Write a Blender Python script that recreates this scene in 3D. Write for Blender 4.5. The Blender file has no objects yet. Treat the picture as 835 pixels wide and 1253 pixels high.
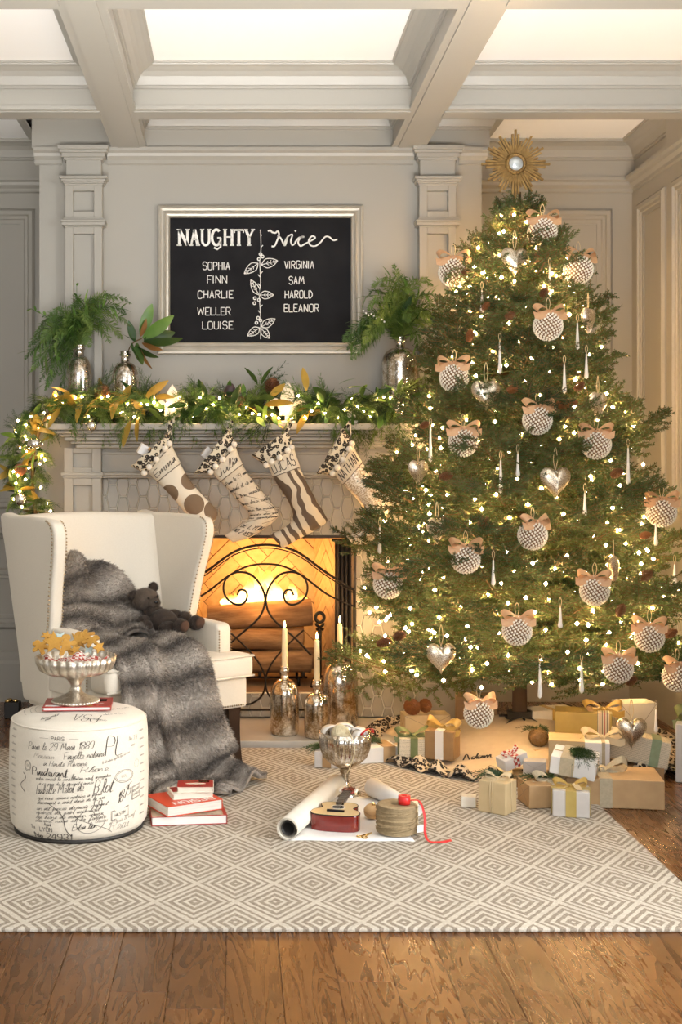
import bpy, bmesh, math, random
import numpy as np
from mathutils import Vector, Matrix

# ------------------------------------------------------------------ camera, world, lights, exposure
SC = bpy.context.scene
COL = SC.collection
CAMY, EYE, FPX, PX0, PY0 = -5.56, 1.15, 1500.0, 290.0, 576.0   # camera stands 5.56 m from the chimney breast
cam_data = bpy.data.cameras.new('camera')
cam = bpy.data.objects.new('camera', cam_data); COL.objects.link(cam)
cam.location = (0, CAMY, EYE); cam.rotation_euler = (math.pi/2, 0, 0)
cam_data.sensor_fit = 'HORIZONTAL'; cam_data.sensor_width = 36.0
cam_data.lens = FPX/835.0*36.0
cam_data.shift_x = (417.5-PX0)/835.0
cam_data.shift_y = -(626.5-PY0)/835.0
cam_data.clip_start = 0.05; cam_data.clip_end = 100
SC.camera = cam

world = bpy.data.worlds.new('world'); SC.world = world; world.use_nodes = True
bg = world.node_tree.nodes['Background']
bg.inputs['Color'].default_value = (1.0, 0.98, 0.95, 1); bg.inputs['Strength'].default_value = 0.2

def area(name, loc, target, sx, sy, power, col=(1, 1, 1), spread=180):
    d = bpy.data.lights.new(name, 'AREA'); d.shape = 'RECTANGLE'; d.size = sx; d.size_y = sy
    d.energy = power; d.color = col; d.spread = math.radians(spread)
    o = bpy.data.objects.new(name, d); COL.objects.link(o); o.location = loc
    o.rotation_euler = (Vector(target)-Vector(loc)).to_track_quat('-Z', 'Y').to_euler()
    return o
area('window_light_right', (3.9, -4.3, 1.75), (0.0, -0.4, 1.1), 2.2, 2.2, 205, (1.0, 0.99, 0.97))
area('front_fill_light', (-0.6, -8.6, 1.9), (0.2, 0.0, 1.2), 3.4, 2.2, 92, (1.0, 0.99, 0.98))  # added fill lamp behind the camera, brightens the foreground; no window known there
area('ceiling_fill_light', (0.35, -4.6, 0.30), (0.40, -2.75, 2.9), 3.4, 1.2, 88, (1.0, 0.98, 0.95), 84)  # added lamp low by the floor, out of view, to whiten the ceiling

SC.view_settings.view_transform = 'Standard'; SC.view_settings.look = 'None'
SC.view_settings.exposure = 0.5; SC.view_settings.gamma = 1.0
SC.view_settings.use_curve_mapping = False
try:
    SC.cycles.use_denoising = True
    SC.cycles.sample_clamp_indirect = 4.0
    SC.cycles.max_bounces = 8
    SC.cycles.transparent_max_bounces = 12
except Exception:
    pass

# ------------------------------------------------------------------ helpers
PI = math.pi
R = random.Random(7)
def at(px, py, Y):
    s = FPX/(Y-CAMY); return Vector(((px-PX0)/s, Y, EYE-(py-PY0)/s))
def ground(px, py, z=0.0):
    s = (py-PY0)/(EYE-z); return Vector(((px-PX0)/s, CAMY+FPX/s, z))
def scale_at(Y): return FPX/(Y-CAMY)

def catmull(pts, n=6, closed=False):
    P = [Vector(p) for p in pts]
    out = []; m = len(P)
    rng = range(m if closed else m-1)
    for i in rng:
        p1 = P[i]; p2 = P[(i+1) % m]
        p0 = P[(i-1) % m] if (closed or i > 0) else p1*2-p2
        p3 = P[(i+2) % m] if (closed or i+2 < m) else p2*2-p1
        for k in range(n):
            t = k/n
            out.append(0.5*((2*p1)+(p2-p0)*t+(2*p0-5*p1+4*p2-p3)*t*t+(3*p1-p0-3*p2+p3)*t**3))
    if not closed: out.append(P[-1].copy())
    return out

def frames(path):
    """parallel transported frames along a polyline"""
    T = []
    for i in range(len(path)):
        a = path[max(i-1, 0)]; b = path[min(i+1, len(path)-1)]
        t = (b-a)
        T.append(t.normalized() if t.length > 1e-9 else Vector((0, 0, 1)))
    n = T[0].orthogonal().normalized(); out = []
    for t in T:
        n = n-t*n.dot(t)
        n = n.normalized() if n.length > 1e-6 else t.orthogonal().normalized()
        out.append((t, n, t.cross(n)))
    return out

class MB:
    def __init__(self):
        self.v = []; self.f = []; self.M = None; self.sm = []; self.attr = []
    def add(self, vs, fs, smooth=False, val=0.0):
        b = len(self.v)
        for p in vs:
            p = Vector(p)
            if self.M is not None: p = self.M @ p
            self.v.append(p); self.attr.append(val)
        for f in fs:
            self.f.append([b+i for i in f]); self.sm.append(smooth)
        return self
    def box(self, x0, x1, y0, y1, z0, z1):
        vs = [(x, y, z) for z in (z0, z1) for y in (y0, y1) for x in (x0, x1)]
        return self.add(vs, [(0, 2, 3, 1), (4, 5, 7, 6), (0, 1, 5, 4), (2, 6, 7, 3), (0, 4, 6, 2), (1, 3, 7, 5)])
    def hexa(self, bottom, top):
        """eight corners: bottom four and top four, both counter clockwise"""
        return self.add(list(bottom)+list(top), [(3, 2, 1, 0), (4, 5, 6, 7), (0, 1, 5, 4), (1, 2, 6, 5), (2, 3, 7, 6), (3, 0, 4, 7)])
    def prism(self, outline, d0, d1, plane='xz', smooth=False):
        """outline polygon in a plane extruded from d0 to d1"""
        n = len(outline)
        def mk(a, b, d):
            return {'xz': (a, d, b), 'xy': (a, b, d), 'yz': (d, a, b)}[plane]
        vs = [mk(p[0], p[1], d0) for p in outline]+[mk(p[0], p[1], d1) for p in outline]
        fs = [tuple(range(n))[::-1], tuple(range(n, 2*n))]+[(i, (i+1) % n, n+(i+1) % n, n+i) for i in range(n)]
        return self.add(vs, fs, smooth)
    def tube(self, path, r, n=6, closed=False, cap=True, flat=1.0):
        path = [Vector(p) for p in path]; m = len(path)
        fr = frames(path); vs = []
        for i, (p, (t, a, b)) in enumerate(zip(path, fr)):
            rr = r[i] if isinstance(r, (list, tuple)) else (r(i/max(m-1, 1)) if callable(r) else r)
            for k in range(n):
                w = 2*PI*k/n
                vs.append(p+a*math.cos(w)*rr+b*math.sin(w)*rr*flat)
        fs = []
        for i in range(m-1 if not closed else m):
            j = (i+1) % m
            for k in range(n):
                l = (k+1) % n
                fs.append((i*n+k, i*n+l, j*n+l, j*n+k))
        if cap and not closed:
            fs.append(tuple(range(n))[::-1]); fs.append(tuple((m-1)*n+k for k in range(n)))
        return self.add(vs, fs, True)
    def lathe(self, prof, n=24, c=(0, 0, 0), rfun=None, closed=False):
        """profile of (radius, z); rfun(angle) modulates the radius"""
        vs = []; fs = []; m = len(prof)
        for (r, z) in prof:
            for k in range(n):
                w = 2*PI*k/n; q = r*(rfun(w, z) if rfun else 1)
                vs.append((c[0]+q*math.cos(w), c[1]+q*math.sin(w), c[2]+z))
        for i in range(m-1 if not closed else m):
            j = (i+1) % m
            for k in range(n):
                l = (k+1) % n
                fs.append((i*n+k, i*n+l, j*n+l, j*n+k))
        if not closed:
            if prof[0][0] > 1e-5: fs.append(tuple(range(n))[::-1])
            if prof[-1][0] > 1e-5: fs.append(tuple((m-1)*n+k for k in range(n)))
        return self.add(vs, fs, True)
    def sphere(self, c, r, n=12, m=8, s=(1, 1, 1)):
        vs = []; fs = []
        for i in range(m+1):
            a = PI*i/m
            for k in range(n):
                w = 2*PI*k/n
                vs.append((c[0]+r*s[0]*math.sin(a)*math.cos(w), c[1]+r*s[1]*math.sin(a)*math.sin(w), c[2]-r*s[2]*math.cos(a)))
        for i in range(m):
            for k in range(n):
                l = (k+1) % n
                if i == 0: fs.append((k, (i+1)*n+l, (i+1)*n+k))
                elif i == m-1: fs.append((i*n+k, i*n+l, (i+1)*n+k))
                else: fs.append((i*n+k, i*n+l, (i+1)*n+l, (i+1)*n+k))
        return self.add(vs, fs, True)
    def octa(self, c, r):
        x, y, z = c
        return self.add([(x+r, y, z), (x-r, y, z), (x, y+r, z), (x, y-r, z), (x, y, z+r), (x, y, z-r)],
                 [(0, 2, 4), (2, 1, 4), (1, 3, 4), (3, 0, 4), (2, 0, 5), (1, 2, 5), (3, 1, 5), (0, 3, 5)], True)
    def loop(self, rect, prof, plane, closed=True, smooth=False):
        """mitred moulding round a rectangle: prof = (inset, rise); plane(a, b, rise) -> point"""
        a0, a1, b0, b1 = rect; vs = []; fs = []; m = len(prof)
        for (d, h) in prof:
            for (a, b) in ((a0+d, b0+d), (a1-d, b0+d), (a1-d, b1-d), (a0+d, b1-d)):
                vs.append(plane(a, b, h))
        for i in range(m if closed else m-1):
            j = (i+1) % m
            for k in range(4):
                l = (k+1) % 4
                fs.append((i*4+k, i*4+l, j*4+l, j*4+k))
        return self.add(vs, fs, smooth)
    def surf(self, fn, nu, nv, smooth=True, wrapu=False):
        vs = []; fs = []
        for i in range(nu+1):
            for j in range(nv+1):
                vs.append(fn(i/nu, j/nv))
        for i in range(nu):
            for j in range(nv):
                a = i*(nv+1)+j; fs.append((a, a+nv+1, a+nv+2, a+1))
        return self.add(vs, fs, smooth)
    def strip(self, path, w, up=None):
        """flat ribbon of half width w (or function) along a 3d path; up(i) gives the surface normal"""
        path = [Vector(p) for p in path]; m = len(path); vs = []; fs = []
        for i, p in enumerate(path):
            t = path[min(i+1, m-1)]-path[max(i-1, 0)]
            if t.length < 1e-9: t = Vector((1, 0, 0))
            n = Vector(up(i)) if callable(up) else Vector(up)
            s = t.cross(n); s = s.normalized() if s.length > 1e-9 else t.orthogonal().normalized()
            ww = w[i] if isinstance(w, (list, tuple)) else (w(i/max(m-1, 1)) if callable(w) else w)
            vs += [p-s*ww, p+s*ww]
        for i in range(m-1): fs.append((2*i, 2*i+1, 2*i+3, 2*i+2))
        return self.add(vs, fs, True)
    def mesh(self, name, fix=True):
        me = bpy.data.meshes.new(name)
        me.from_pydata([tuple(p) for p in self.v], [], self.f)
        me.polygons.foreach_set('use_smooth', self.sm)
        if fix:
            bm = bmesh.new(); bm.from_mesh(me); bmesh.ops.recalc_face_normals(bm, faces=bm.faces); bm.to_mesh(me); bm.free()
        me.update(); return me
    def build(self, name, mat, parent=None, loc=None, rot=None, fix=True):
        return obj(name, self.mesh(name, fix), mat, parent, loc, rot)

def obj(name, me, mat=None, parent=None, loc=None, rot=None):
    if mat is not None and not me.materials: me.materials.append(mat)
    o = bpy.data.objects.new(name, me); COL.objects.link(o)
    if parent is not None: o.parent = parent
    if loc is not None: o.location = loc
    if rot is not None: o.rotation_euler = rot
    return o
def tag(o, label=None, cat=None, group=None, kind=None):
    if label: o['label'] = label
    if cat: o['category'] = cat
    if group: o['group'] = group
    if kind: o['kind'] = kind
    return o
def thing(name, label, cat, loc=(0, 0, 0), rotz=0.0, group=None):
    o = bpy.data.objects.new(name, None); COL.objects.link(o)
    o.empty_display_size = 0.05
    o.location = loc; o.rotation_euler = (0, 0, rotz) if not isinstance(rotz, tuple) else rotz
    return tag(o, label, cat, group)
KIDS = {}
def dup(root, loc=None, rot=None, scale=None, label=None, group=None):
    def cp(o, par):
        c = o.copy(); COL.objects.link(c); c.parent = par
        for ch in o.children: cp(ch, c)
        return c
    r = cp(root, root.parent)
    if loc is not None: r.location = loc
    if rot is not None: r.rotation_euler = rot
    if scale is not None: r.scale = (scale,)*3 if not isinstance(scale, (tuple, list)) else scale
    if label: r['label'] = label
    if group: r['group'] = group
    return r
def struct(name, mb, mat, parent=None):
    o = mb.build(name, mat, parent)
    if parent is None: o['kind'] = 'structure'
    return o
def bevel(o, w=0.004, seg=2, ang=40):
    m = o.modifiers.new('bevel', 'BEVEL'); m.width = w; m.segments = seg; m.limit_method = 'ANGLE'; m.angle_limit = math.radians(ang)
    m.harden_normals = False
    return o
def subsurf(o, n=1):
    m = o.modifiers.new('sub', 'SUBSURF'); m.levels = n; m.render_levels = n; return o

# ------------------------------------------------------------------ materials
def _nt(name):
    m = bpy.data.materials.new(name); m.use_nodes = True
    return m, m.node_tree, m.node_tree.nodes['Principled BSDF']
def N(nt, typ, **kw):
    n = nt.nodes.new(typ)
    for k, v in kw.items():
        if k.startswith('i_'):
            key = k[2:]
            key = int(key) if key.isdigit() else key.replace('_', ' ')
            n.inputs[key].default_value = v
        else: setattr(n, k, v)
    return n
def L(nt, a, b): nt.links.new(a, b)
def c4(c): return (c[0], c[1], c[2], 1.0)
def ramp(nt, fac, stops, interp='LINEAR'):
    r = nt.nodes.new('ShaderNodeValToRGB'); e = r.color_ramp.elements; r.color_ramp.interpolation = interp
    while len(e) > 1: e.remove(e[-1])
    e[0].position = stops[0][0]; e[0].color = c4(stops[0][1])
    for p, c in stops[1:]:
        x = e.new(p); x.color = c4(c)
    L(nt, fac, r.inputs['Fac']); return r
def math_n(nt, op, a, b=None, c=None):
    n = nt.nodes.new('ShaderNodeMath'); n.operation = op
    for i, x in enumerate((a, b, c)):
        if x is None: continue
        if isinstance(x, (int, float)): n.inputs[i].default_value = x
        else: L(nt, x, n.inputs[i])
    return n.outputs[0]
def mix_c(nt, fac, a, b, mode='MIX'):
    n = nt.nodes.new('ShaderNodeMix'); n.data_type = 'RGBA'; n.blend_type = mode
    for i, x in ((0, fac), (6, a), (7, b)):
        if isinstance(x, (int, float)): n.inputs[i].default_value = x
        elif isinstance(x, (tuple, list)): n.inputs[i].default_value = c4(x)
        else: L(nt, x, n.inputs[i])
    return n.outputs[2]
def mat(name, col, rough=0.5, metal=0.0, col2=None, vscale=8.0, vdetail=4.0, rnd=0.0, bump=0.0, bscale=60.0,
        sheen=0.0, coat=0.0, stretch=(1, 1, 1), contrast=(0.3, 0.7), spec=0.5, trans=0.0):
    m, nt, p = _nt(name)
    p.inputs['Roughness'].default_value = rough; p.inputs['Metallic'].default_value = metal
    p.inputs['Base Color'].default_value = c4(col)
    p.inputs['Specular IOR Level'].default_value = spec
    if sheen: p.inputs['Sheen Weight'].default_value = sheen
    if coat: p.inputs['Coat Weight'].default_value = coat; p.inputs['Coat Roughness'].default_value = 0.15
    if trans: p.inputs['Transmission Weight'].default_value = trans
    out = None
    if col2 is not None or bump:
        tc = N(nt, 'ShaderNodeTexCoord'); mp = N(nt, 'ShaderNodeMapping'); mp.inputs['Scale'].default_value = stretch
        L(nt, tc.outputs['Object'], mp.inputs['Vector'])
    if col2 is not None:
        nz = N(nt, 'ShaderNodeTexNoise', i_Scale=vscale, i_Detail=vdetail); L(nt, mp.outputs[0], nz.inputs['Vector'])
        out = ramp(nt, nz.outputs['Fac'], [(contrast[0], col), (contrast[1], col2)]).outputs[0]
    if rnd:
        oi = N(nt, 'ShaderNodeObjectInfo')
        hs = N(nt, 'ShaderNodeHueSaturation'); v = math_n(nt, 'MULTIPLY_ADD', oi.outputs['Random'], 2*rnd, 1-rnd)
        L(nt, v, hs.inputs['Value'])
        if out is not None: L(nt, out, hs.inputs['Color'])
        else: hs.inputs['Color'].default_value = c4(col)
        out = hs.outputs[0]
    if out is not None: L(nt, out, p.inputs['Base Color'])
    if bump:
        nb = N(nt, 'ShaderNodeTexNoise', i_Scale=bscale, i_Detail=3.0); L(nt, mp.outputs[0], nb.inputs['Vector'])
        bp = N(nt, 'ShaderNodeBump', i_Strength=bump, i_Distance=0.004); L(nt, nb.outputs['Fac'], bp.inputs['Height'])
        L(nt, bp.outputs[0], p.inputs['Normal'])
    return m
def emit(name, col, strength):
    m, nt, p = _nt(name)
    p.inputs['Base Color'].default_value = c4(col); p.inputs['Emission Color'].default_value = c4(col)
    p.inputs['Emission Strength'].default_value = strength
    return m

MT = {}
MT['paint'] = mat('greige_paint', (0.352, 0.336, 0.296), 0.40, col2=(0.336, 0.320, 0.282), vscale=1.5, bump=0.03, bscale=180)
MT['ceiling'] = mat('ceiling_white', (0.93, 0.92, 0.90), 0.6)
MT['hearth'] = mat('hearth_stone', (0.40, 0.38, 0.34), 0.3, col2=(0.46, 0.44, 0.40), vscale=14)
MT['grout'] = mat('grout', (0.70, 0.66, 0.57), 0.8)
MT['tile'] = mat('glazed_tile', (0.30, 0.28, 0.235), 0.3, col2=(0.345, 0.32, 0.27), vscale=9, rnd=0.07)
MT['brick'] = mat('fire_brick', (0.62, 0.43, 0.24), 0.8, col2=(0.50, 0.33, 0.17), vscale=30, rnd=0.12, bump=0.25, bscale=220)
MT['mortar'] = mat('fire_mortar', (0.22, 0.14, 0.08), 0.95)
MT['soot'] = mat('dark_mesh', (0.035, 0.025, 0.02), 0.6)
MT['iron'] = mat('wrought_iron', (0.018, 0.014, 0.012), 0.45, metal=0.6, bump=0.2, bscale=120)
MT['cream'] = mat('cream_linen', (0.76, 0.71, 0.615), 0.85, col2=(0.72, 0.67, 0.575), vscale=260, bump=0.12, bscale=700, sheen=0.2)
MT['darkwood'] = mat('espresso_wood', (0.016, 0.008, 0.006), 0.3, col2=(0.026, 0.012, 0.008), vscale=20, stretch=(1, 1, 0.1))
MT['nail'] = mat('brass_nailhead', (0.42, 0.33, 0.22), 0.3, metal=1.0)
MT['gold'] = mat('antique_gold', (0.40, 0.26, 0.09), 0.42, metal=0.6, col2=(0.17, 0.095, 0.03), vscale=40, bump=0.2, bscale=150)
MT['goldshine'] = mat('polished_gold', (0.80, 0.58, 0.25), 0.2, metal=1.0)
MT['mirror'] = mat('mirror_glass', (0.70, 0.78, 0.82), 0.12, metal=0.45)  # pale blue base colour stands in for a bright reflection
MT['black'] = mat('slate_black', (0.009, 0.009, 0.011), 0.7, col2=(0.016, 0.016, 0.018), vscale=6, spec=0.12)
MT['chalk'] = mat('white_chalk', (0.86, 0.86, 0.83), 0.95, col2=(0.66, 0.66, 0.64), vscale=90)
MT['frame'] = mat('pewter_frame', (0.46, 0.43, 0.37), 0.32, metal=0.35, col2=(0.40, 0.37, 0.31), vscale=5, stretch=(3, 3, 1))
MT['ink'] = mat('black_ink', (0.045, 0.038, 0.034), 0.85)
MT['inklight'] = mat('faded_ink', (0.30, 0.27, 0.24), 0.9)
MT['wax'] = mat('ivory_wax', (0.86, 0.72, 0.46), 0.5)
MT['wick'] = mat('wick', (0.02, 0.015, 0.01), 0.9)
MT['white'] = mat('white_paper', (0.82, 0.81, 0.79), 0.6, col2=(0.77, 0.76, 0.74), vscale=20)
MT['paperwarm'] = mat('cream_paper', (0.76, 0.71, 0.61), 0.65, col2=(0.70, 0.65, 0.55), vscale=20)
MT['silverwrap'] = mat('pale_silver_wrap', (0.56, 0.53, 0.50), 0.45, col2=(0.49, 0.465, 0.44), vscale=16)
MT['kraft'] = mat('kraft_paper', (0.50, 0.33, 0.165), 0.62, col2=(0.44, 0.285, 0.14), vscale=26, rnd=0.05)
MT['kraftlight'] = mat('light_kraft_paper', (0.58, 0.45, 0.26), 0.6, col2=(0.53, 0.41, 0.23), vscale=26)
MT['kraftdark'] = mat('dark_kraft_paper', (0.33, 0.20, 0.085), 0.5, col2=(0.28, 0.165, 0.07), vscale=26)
MT['olivegold'] = mat('olive_gold_paper', (0.46, 0.34, 0.10), 0.4, col2=(0.40, 0.29, 0.08), vscale=20)
MT['sage'] = mat('sage_ribbon', (0.27, 0.33, 0.20), 0.55, col2=(0.23, 0.28, 0.16), vscale=60)
MT['green'] = mat('moss_ribbon', (0.12, 0.15, 0.05), 0.45, col2=(0.17, 0.20, 0.08), vscale=30)
MT['burlap'] = mat('burlap_ribbon', (0.50, 0.43, 0.30), 0.85, col2=(0.42, 0.36, 0.25), vscale=120)
MT['goldribbon'] = mat('gold_ribbon', (0.42, 0.27, 0.06), 0.4, col2=(0.54, 0.36, 0.10), vscale=30)
MT['tanbow'] = mat('tan_organza', (0.64, 0.38, 0.20), 0.5, col2=(0.54, 0.31, 0.16), vscale=40)
MT['whiterib'] = mat('white_ribbon', (0.80, 0.77, 0.72), 0.5)
MT['red'] = mat('red_cover', (0.40, 0.025, 0.015), 0.38, col2=(0.34, 0.02, 0.012), vscale=12)
MT['brightred'] = mat('red_satin', (0.62, 0.02, 0.02), 0.35)
MT['pages'] = mat('book_pages', (0.74, 0.72, 0.66), 0.8, col2=(0.60, 0.58, 0.53), vscale=220, stretch=(0.05, 0.05, 1))
MT['twine'] = mat('jute_twine', (0.40, 0.30, 0.17), 0.9, col2=(0.31, 0.23, 0.125), vscale=90, bump=0.4, bscale=300)
MT['string'] = mat('raffia_string', (0.66, 0.54, 0.34), 0.8)
MT['canvas'] = mat('skirt_canvas', (0.68, 0.56, 0.40), 0.85, col2=(0.63, 0.51, 0.36), vscale=30, bump=0.1, bscale=400)
MT['bark'] = mat('tree_bark', (0.09, 0.055, 0.03), 0.9)
MT['needle_stem'] = mat('twig_brown', (0.12, 0.075, 0.03), 0.9)
MT['cone'] = mat('pine_cone', (0.12, 0.045, 0.018), 0.6, col2=(0.23, 0.09, 0.035), vscale=60, rnd=0.2)
MT['conetip'] = mat('orange_cone', (0.30, 0.11, 0.035), 0.6, col2=(0.19, 0.065, 0.02), vscale=60)
MT['ceramic'] = mat('ivory_ceramic', (0.78, 0.72, 0.62), 0.3, coat=0.3)
MT['crystal'] = mat('crystal_icicle', (0.86, 0.86, 0.84), 0.08, col2=(0.74, 0.72, 0.68), vscale=20, coat=0.6)
MT['cookie'] = mat('ginger_cookie', (0.50, 0.27, 0.045), 0.8, col2=(0.40, 0.20, 0.03), vscale=18, bump=0.3, bscale=120, rnd=0.1)
MT['cookiepale'] = mat('iced_cookie', (0.45, 0.56, 0.55), 0.6)
MT['bear'] = mat('bear_brown', (0.020, 0.013, 0.009), 0.95, col2=(0.038, 0.025, 0.018), vscale=60, sheen=0.1)
MT['bearhead'] = mat('bear_grey_brown', (0.105, 0.08, 0.06), 0.95, col2=(0.05, 0.036, 0.027), vscale=40, sheen=0.1)
MT['paw'] = mat('bear_paw_suede', (0.07, 0.035, 0.022), 0.9)
MT['bead'] = mat('glossy_black', (0.01, 0.01, 0.01), 0.1)
MT['guitartop'] = mat('spruce_top', (0.74, 0.56, 0.30), 0.3, col2=(0.68, 0.50, 0.25), vscale=30, stretch=(8, 0.6, 1), coat=0.3)
MT['guitarside'] = mat('red_mahogany', (0.20, 0.014, 0.008), 0.16, col2=(0.12, 0.008, 0.005), vscale=14, stretch=(1, 1, 5), coat=0.6)
MT['lightwood'] = mat('turned_beech', (0.58, 0.37, 0.17), 0.5, col2=(0.50, 0.30, 0.13), vscale=14, stretch=(1, 1, 5))
MT['purple'] = mat('plum_fruit', (0.07, 0.04, 0.045), 0.35)
MT['berry'] = mat('red_berry', (0.30, 0.03, 0.01), 0.3)
MT['silver'] = mat('silver_cap', (0.55, 0.52, 0.46), 0.3, metal=1.0)
MT['stand'] = mat('black_iron_stand', (0.02, 0.018, 0.016), 0.5)
MT['bulb'] = emit('warm_bulb', (1.0, 0.60, 0.25), 340.0)
MT['bulb_small'] = emit('garland_bulb', (1.0, 0.60, 0.24), 150.0)
MT['flame_small'] = emit('candle_flame', (1.0, 0.62, 0.22), 40.0)

def mercury(name, light, dark, rough=0.14, scale=16, lo=0.42, hi=0.62):
    m, nt, p = _nt(name)
    tc = N(nt, 'ShaderNodeTexCoord')
    n1 = N(nt, 'ShaderNodeTexNoise', i_Scale=scale, i_Detail=6.0, i_Roughness=0.65); L(nt, tc.outputs['Object'], n1.inputs['Vector'])
    n2 = N(nt, 'ShaderNodeTexVoronoi', i_Scale=scale*9); L(nt, tc.outputs['Object'], n2.inputs['Vector'])
    f = math_n(nt, 'MULTIPLY_ADD', n2.outputs['Distance'], -0.22, n1.outputs['Fac'])
    r = ramp(nt, f, [(lo-0.1, dark), (hi-0.1, light)])
    L(nt, r.outputs[0], p.inputs['Base Color']); p.inputs['Metallic'].default_value = 0.95
    rr = math_n(nt, 'MULTIPLY_ADD', n1.outputs['Fac'], 0.25, rough-0.08); L(nt, rr, p.inputs['Roughness'])
    bp = N(nt, 'ShaderNodeBump', i_Strength=0.12, i_Distance=0.003); L(nt, n1.outputs['Fac'], bp.inputs['Height']); L(nt, bp.outputs[0], p.inputs['Normal'])
    return m
MT['mercury'] = mercury('mercury_glass', (0.86, 0.84, 0.80), (0.40, 0.32, 0.22))
MT['mercurydark'] = mercury('tarnished_mercury_glass', (0.90, 0.84, 0.74), (0.34, 0.24, 0.13), 0.12, 14, 0.36, 0.6)
MT['silverglass'] = mercury('silvered_pressed_glass', (0.86, 0.82, 0.75), (0.58, 0.52, 0.43), 0.3, 22)
MT['heart'] = mercury('heart_mercury_glass', (0.90, 0.85, 0.76), (0.50, 0.38, 0.22), 0.24, 26, 0.38, 0.6)
MT['studs'] = mat('silver_bead', (0.93, 0.87, 0.76), 0.25, metal=0.1)
MT['studbase'] = mat('bronze_ball', (0.20, 0.11, 0.05), 0.5, metal=0.3)

def foliage(name, c1, c2, c3, rough=0.5, trl=0.25, scale=14):
    m, nt, p = _nt(name)
    tc = N(nt, 'ShaderNodeTexCoord'); oi = N(nt, 'ShaderNodeObjectInfo')
    n1 = N(nt, 'ShaderNodeTexNoise', i_Scale=scale, i_Detail=2.0); L(nt, tc.outputs['Object'], n1.inputs['Vector'])
    f = math_n(nt, 'ADD', math_n(nt, 'MULTIPLY', oi.outputs['Random'], 0.4), math_n(nt, 'MULTIPLY', n1.outputs['Fac'], 0.75))
    r = ramp(nt, f, [(0.28, c1), (0.55, c2), (0.85, c3)])
    L(nt, r.outputs[0], p.inputs['Base Color']); p.inputs['Roughness'].default_value = rough
    t = N(nt, 'ShaderNodeBsdfTranslucent'); L(nt, r.outputs[0], t.inputs['Color'])
    ms = N(nt, 'ShaderNodeMixShader'); ms.inputs[0].default_value = trl
    out = nt.nodes['Material Output']; L(nt, p.outputs[0], ms.inputs[1]); L(nt, t.outputs[0], ms.inputs[2]); L(nt, ms.outputs[0], out.inputs['Surface'])
    return m
MT['fir'] = foliage('fir_needles', (0.014, 0.038, 0.011), (0.038, 0.078, 0.020), (0.11, 0.150, 0.042), 0.5, 0.14)
MT['cedar'] = foliage('cedar_green', (0.035, 0.085, 0.015), (0.09, 0.17, 0.035), (0.19, 0.27, 0.06))
MT['leafgreen'] = foliage('fresh_leaf', (0.05, 0.13, 0.02), (0.12, 0.24, 0.045), (0.22, 0.34, 0.08), 0.35)
MT['leafdark'] = foliage('magnolia_leaf', (0.02, 0.055, 0.015), (0.04, 0.09, 0.025), (0.09, 0.14, 0.04), 0.25)
MT['leafgold'] = foliage('golden_leaf', (0.22, 0.14, 0.02), (0.36, 0.24, 0.04), (0.50, 0.36, 0.08), 0.4)
MT['leafbrown'] = foliage('brown_leaf_back', (0.20, 0.09, 0.025), (0.28, 0.13, 0.035), (0.34, 0.18, 0.06), 0.6)

def leopard(name, base, ring, core, scale):
    m, nt, p = _nt(name)
    tc = N(nt, 'ShaderNodeTexCoord')
    v = N(nt, 'ShaderNodeTexVoronoi', i_Scale=scale); L(nt, tc.outputs['Object'], v.inputs['Vector'])
    nz = N(nt, 'ShaderNodeTexNoise', i_Scale=scale*2.2, i_Detail=1.0); L(nt, tc.outputs['Object'], nz.inputs['Vector'])
    d = math_n(nt, 'ADD', v.outputs['Distance'], math_n(nt, 'MULTIPLY_ADD', nz.outputs['Fac'], 0.5, -0.25))
    r = ramp(nt, d, [(0.0, core), (0.16, core), (0.2, ring), (0.50, ring), (0.56, base), (1.0, base)])
    L(nt, r.outputs[0], p.inputs['Base Color']); p.inputs['Roughness'].default_value = 0.9
    return m
MT['leopard'] = leopard('leopard_fabric', (0.62, 0.55, 0.42), (0.022, 0.017, 0.013), (0.36, 0.29, 0.20), 62)

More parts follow.
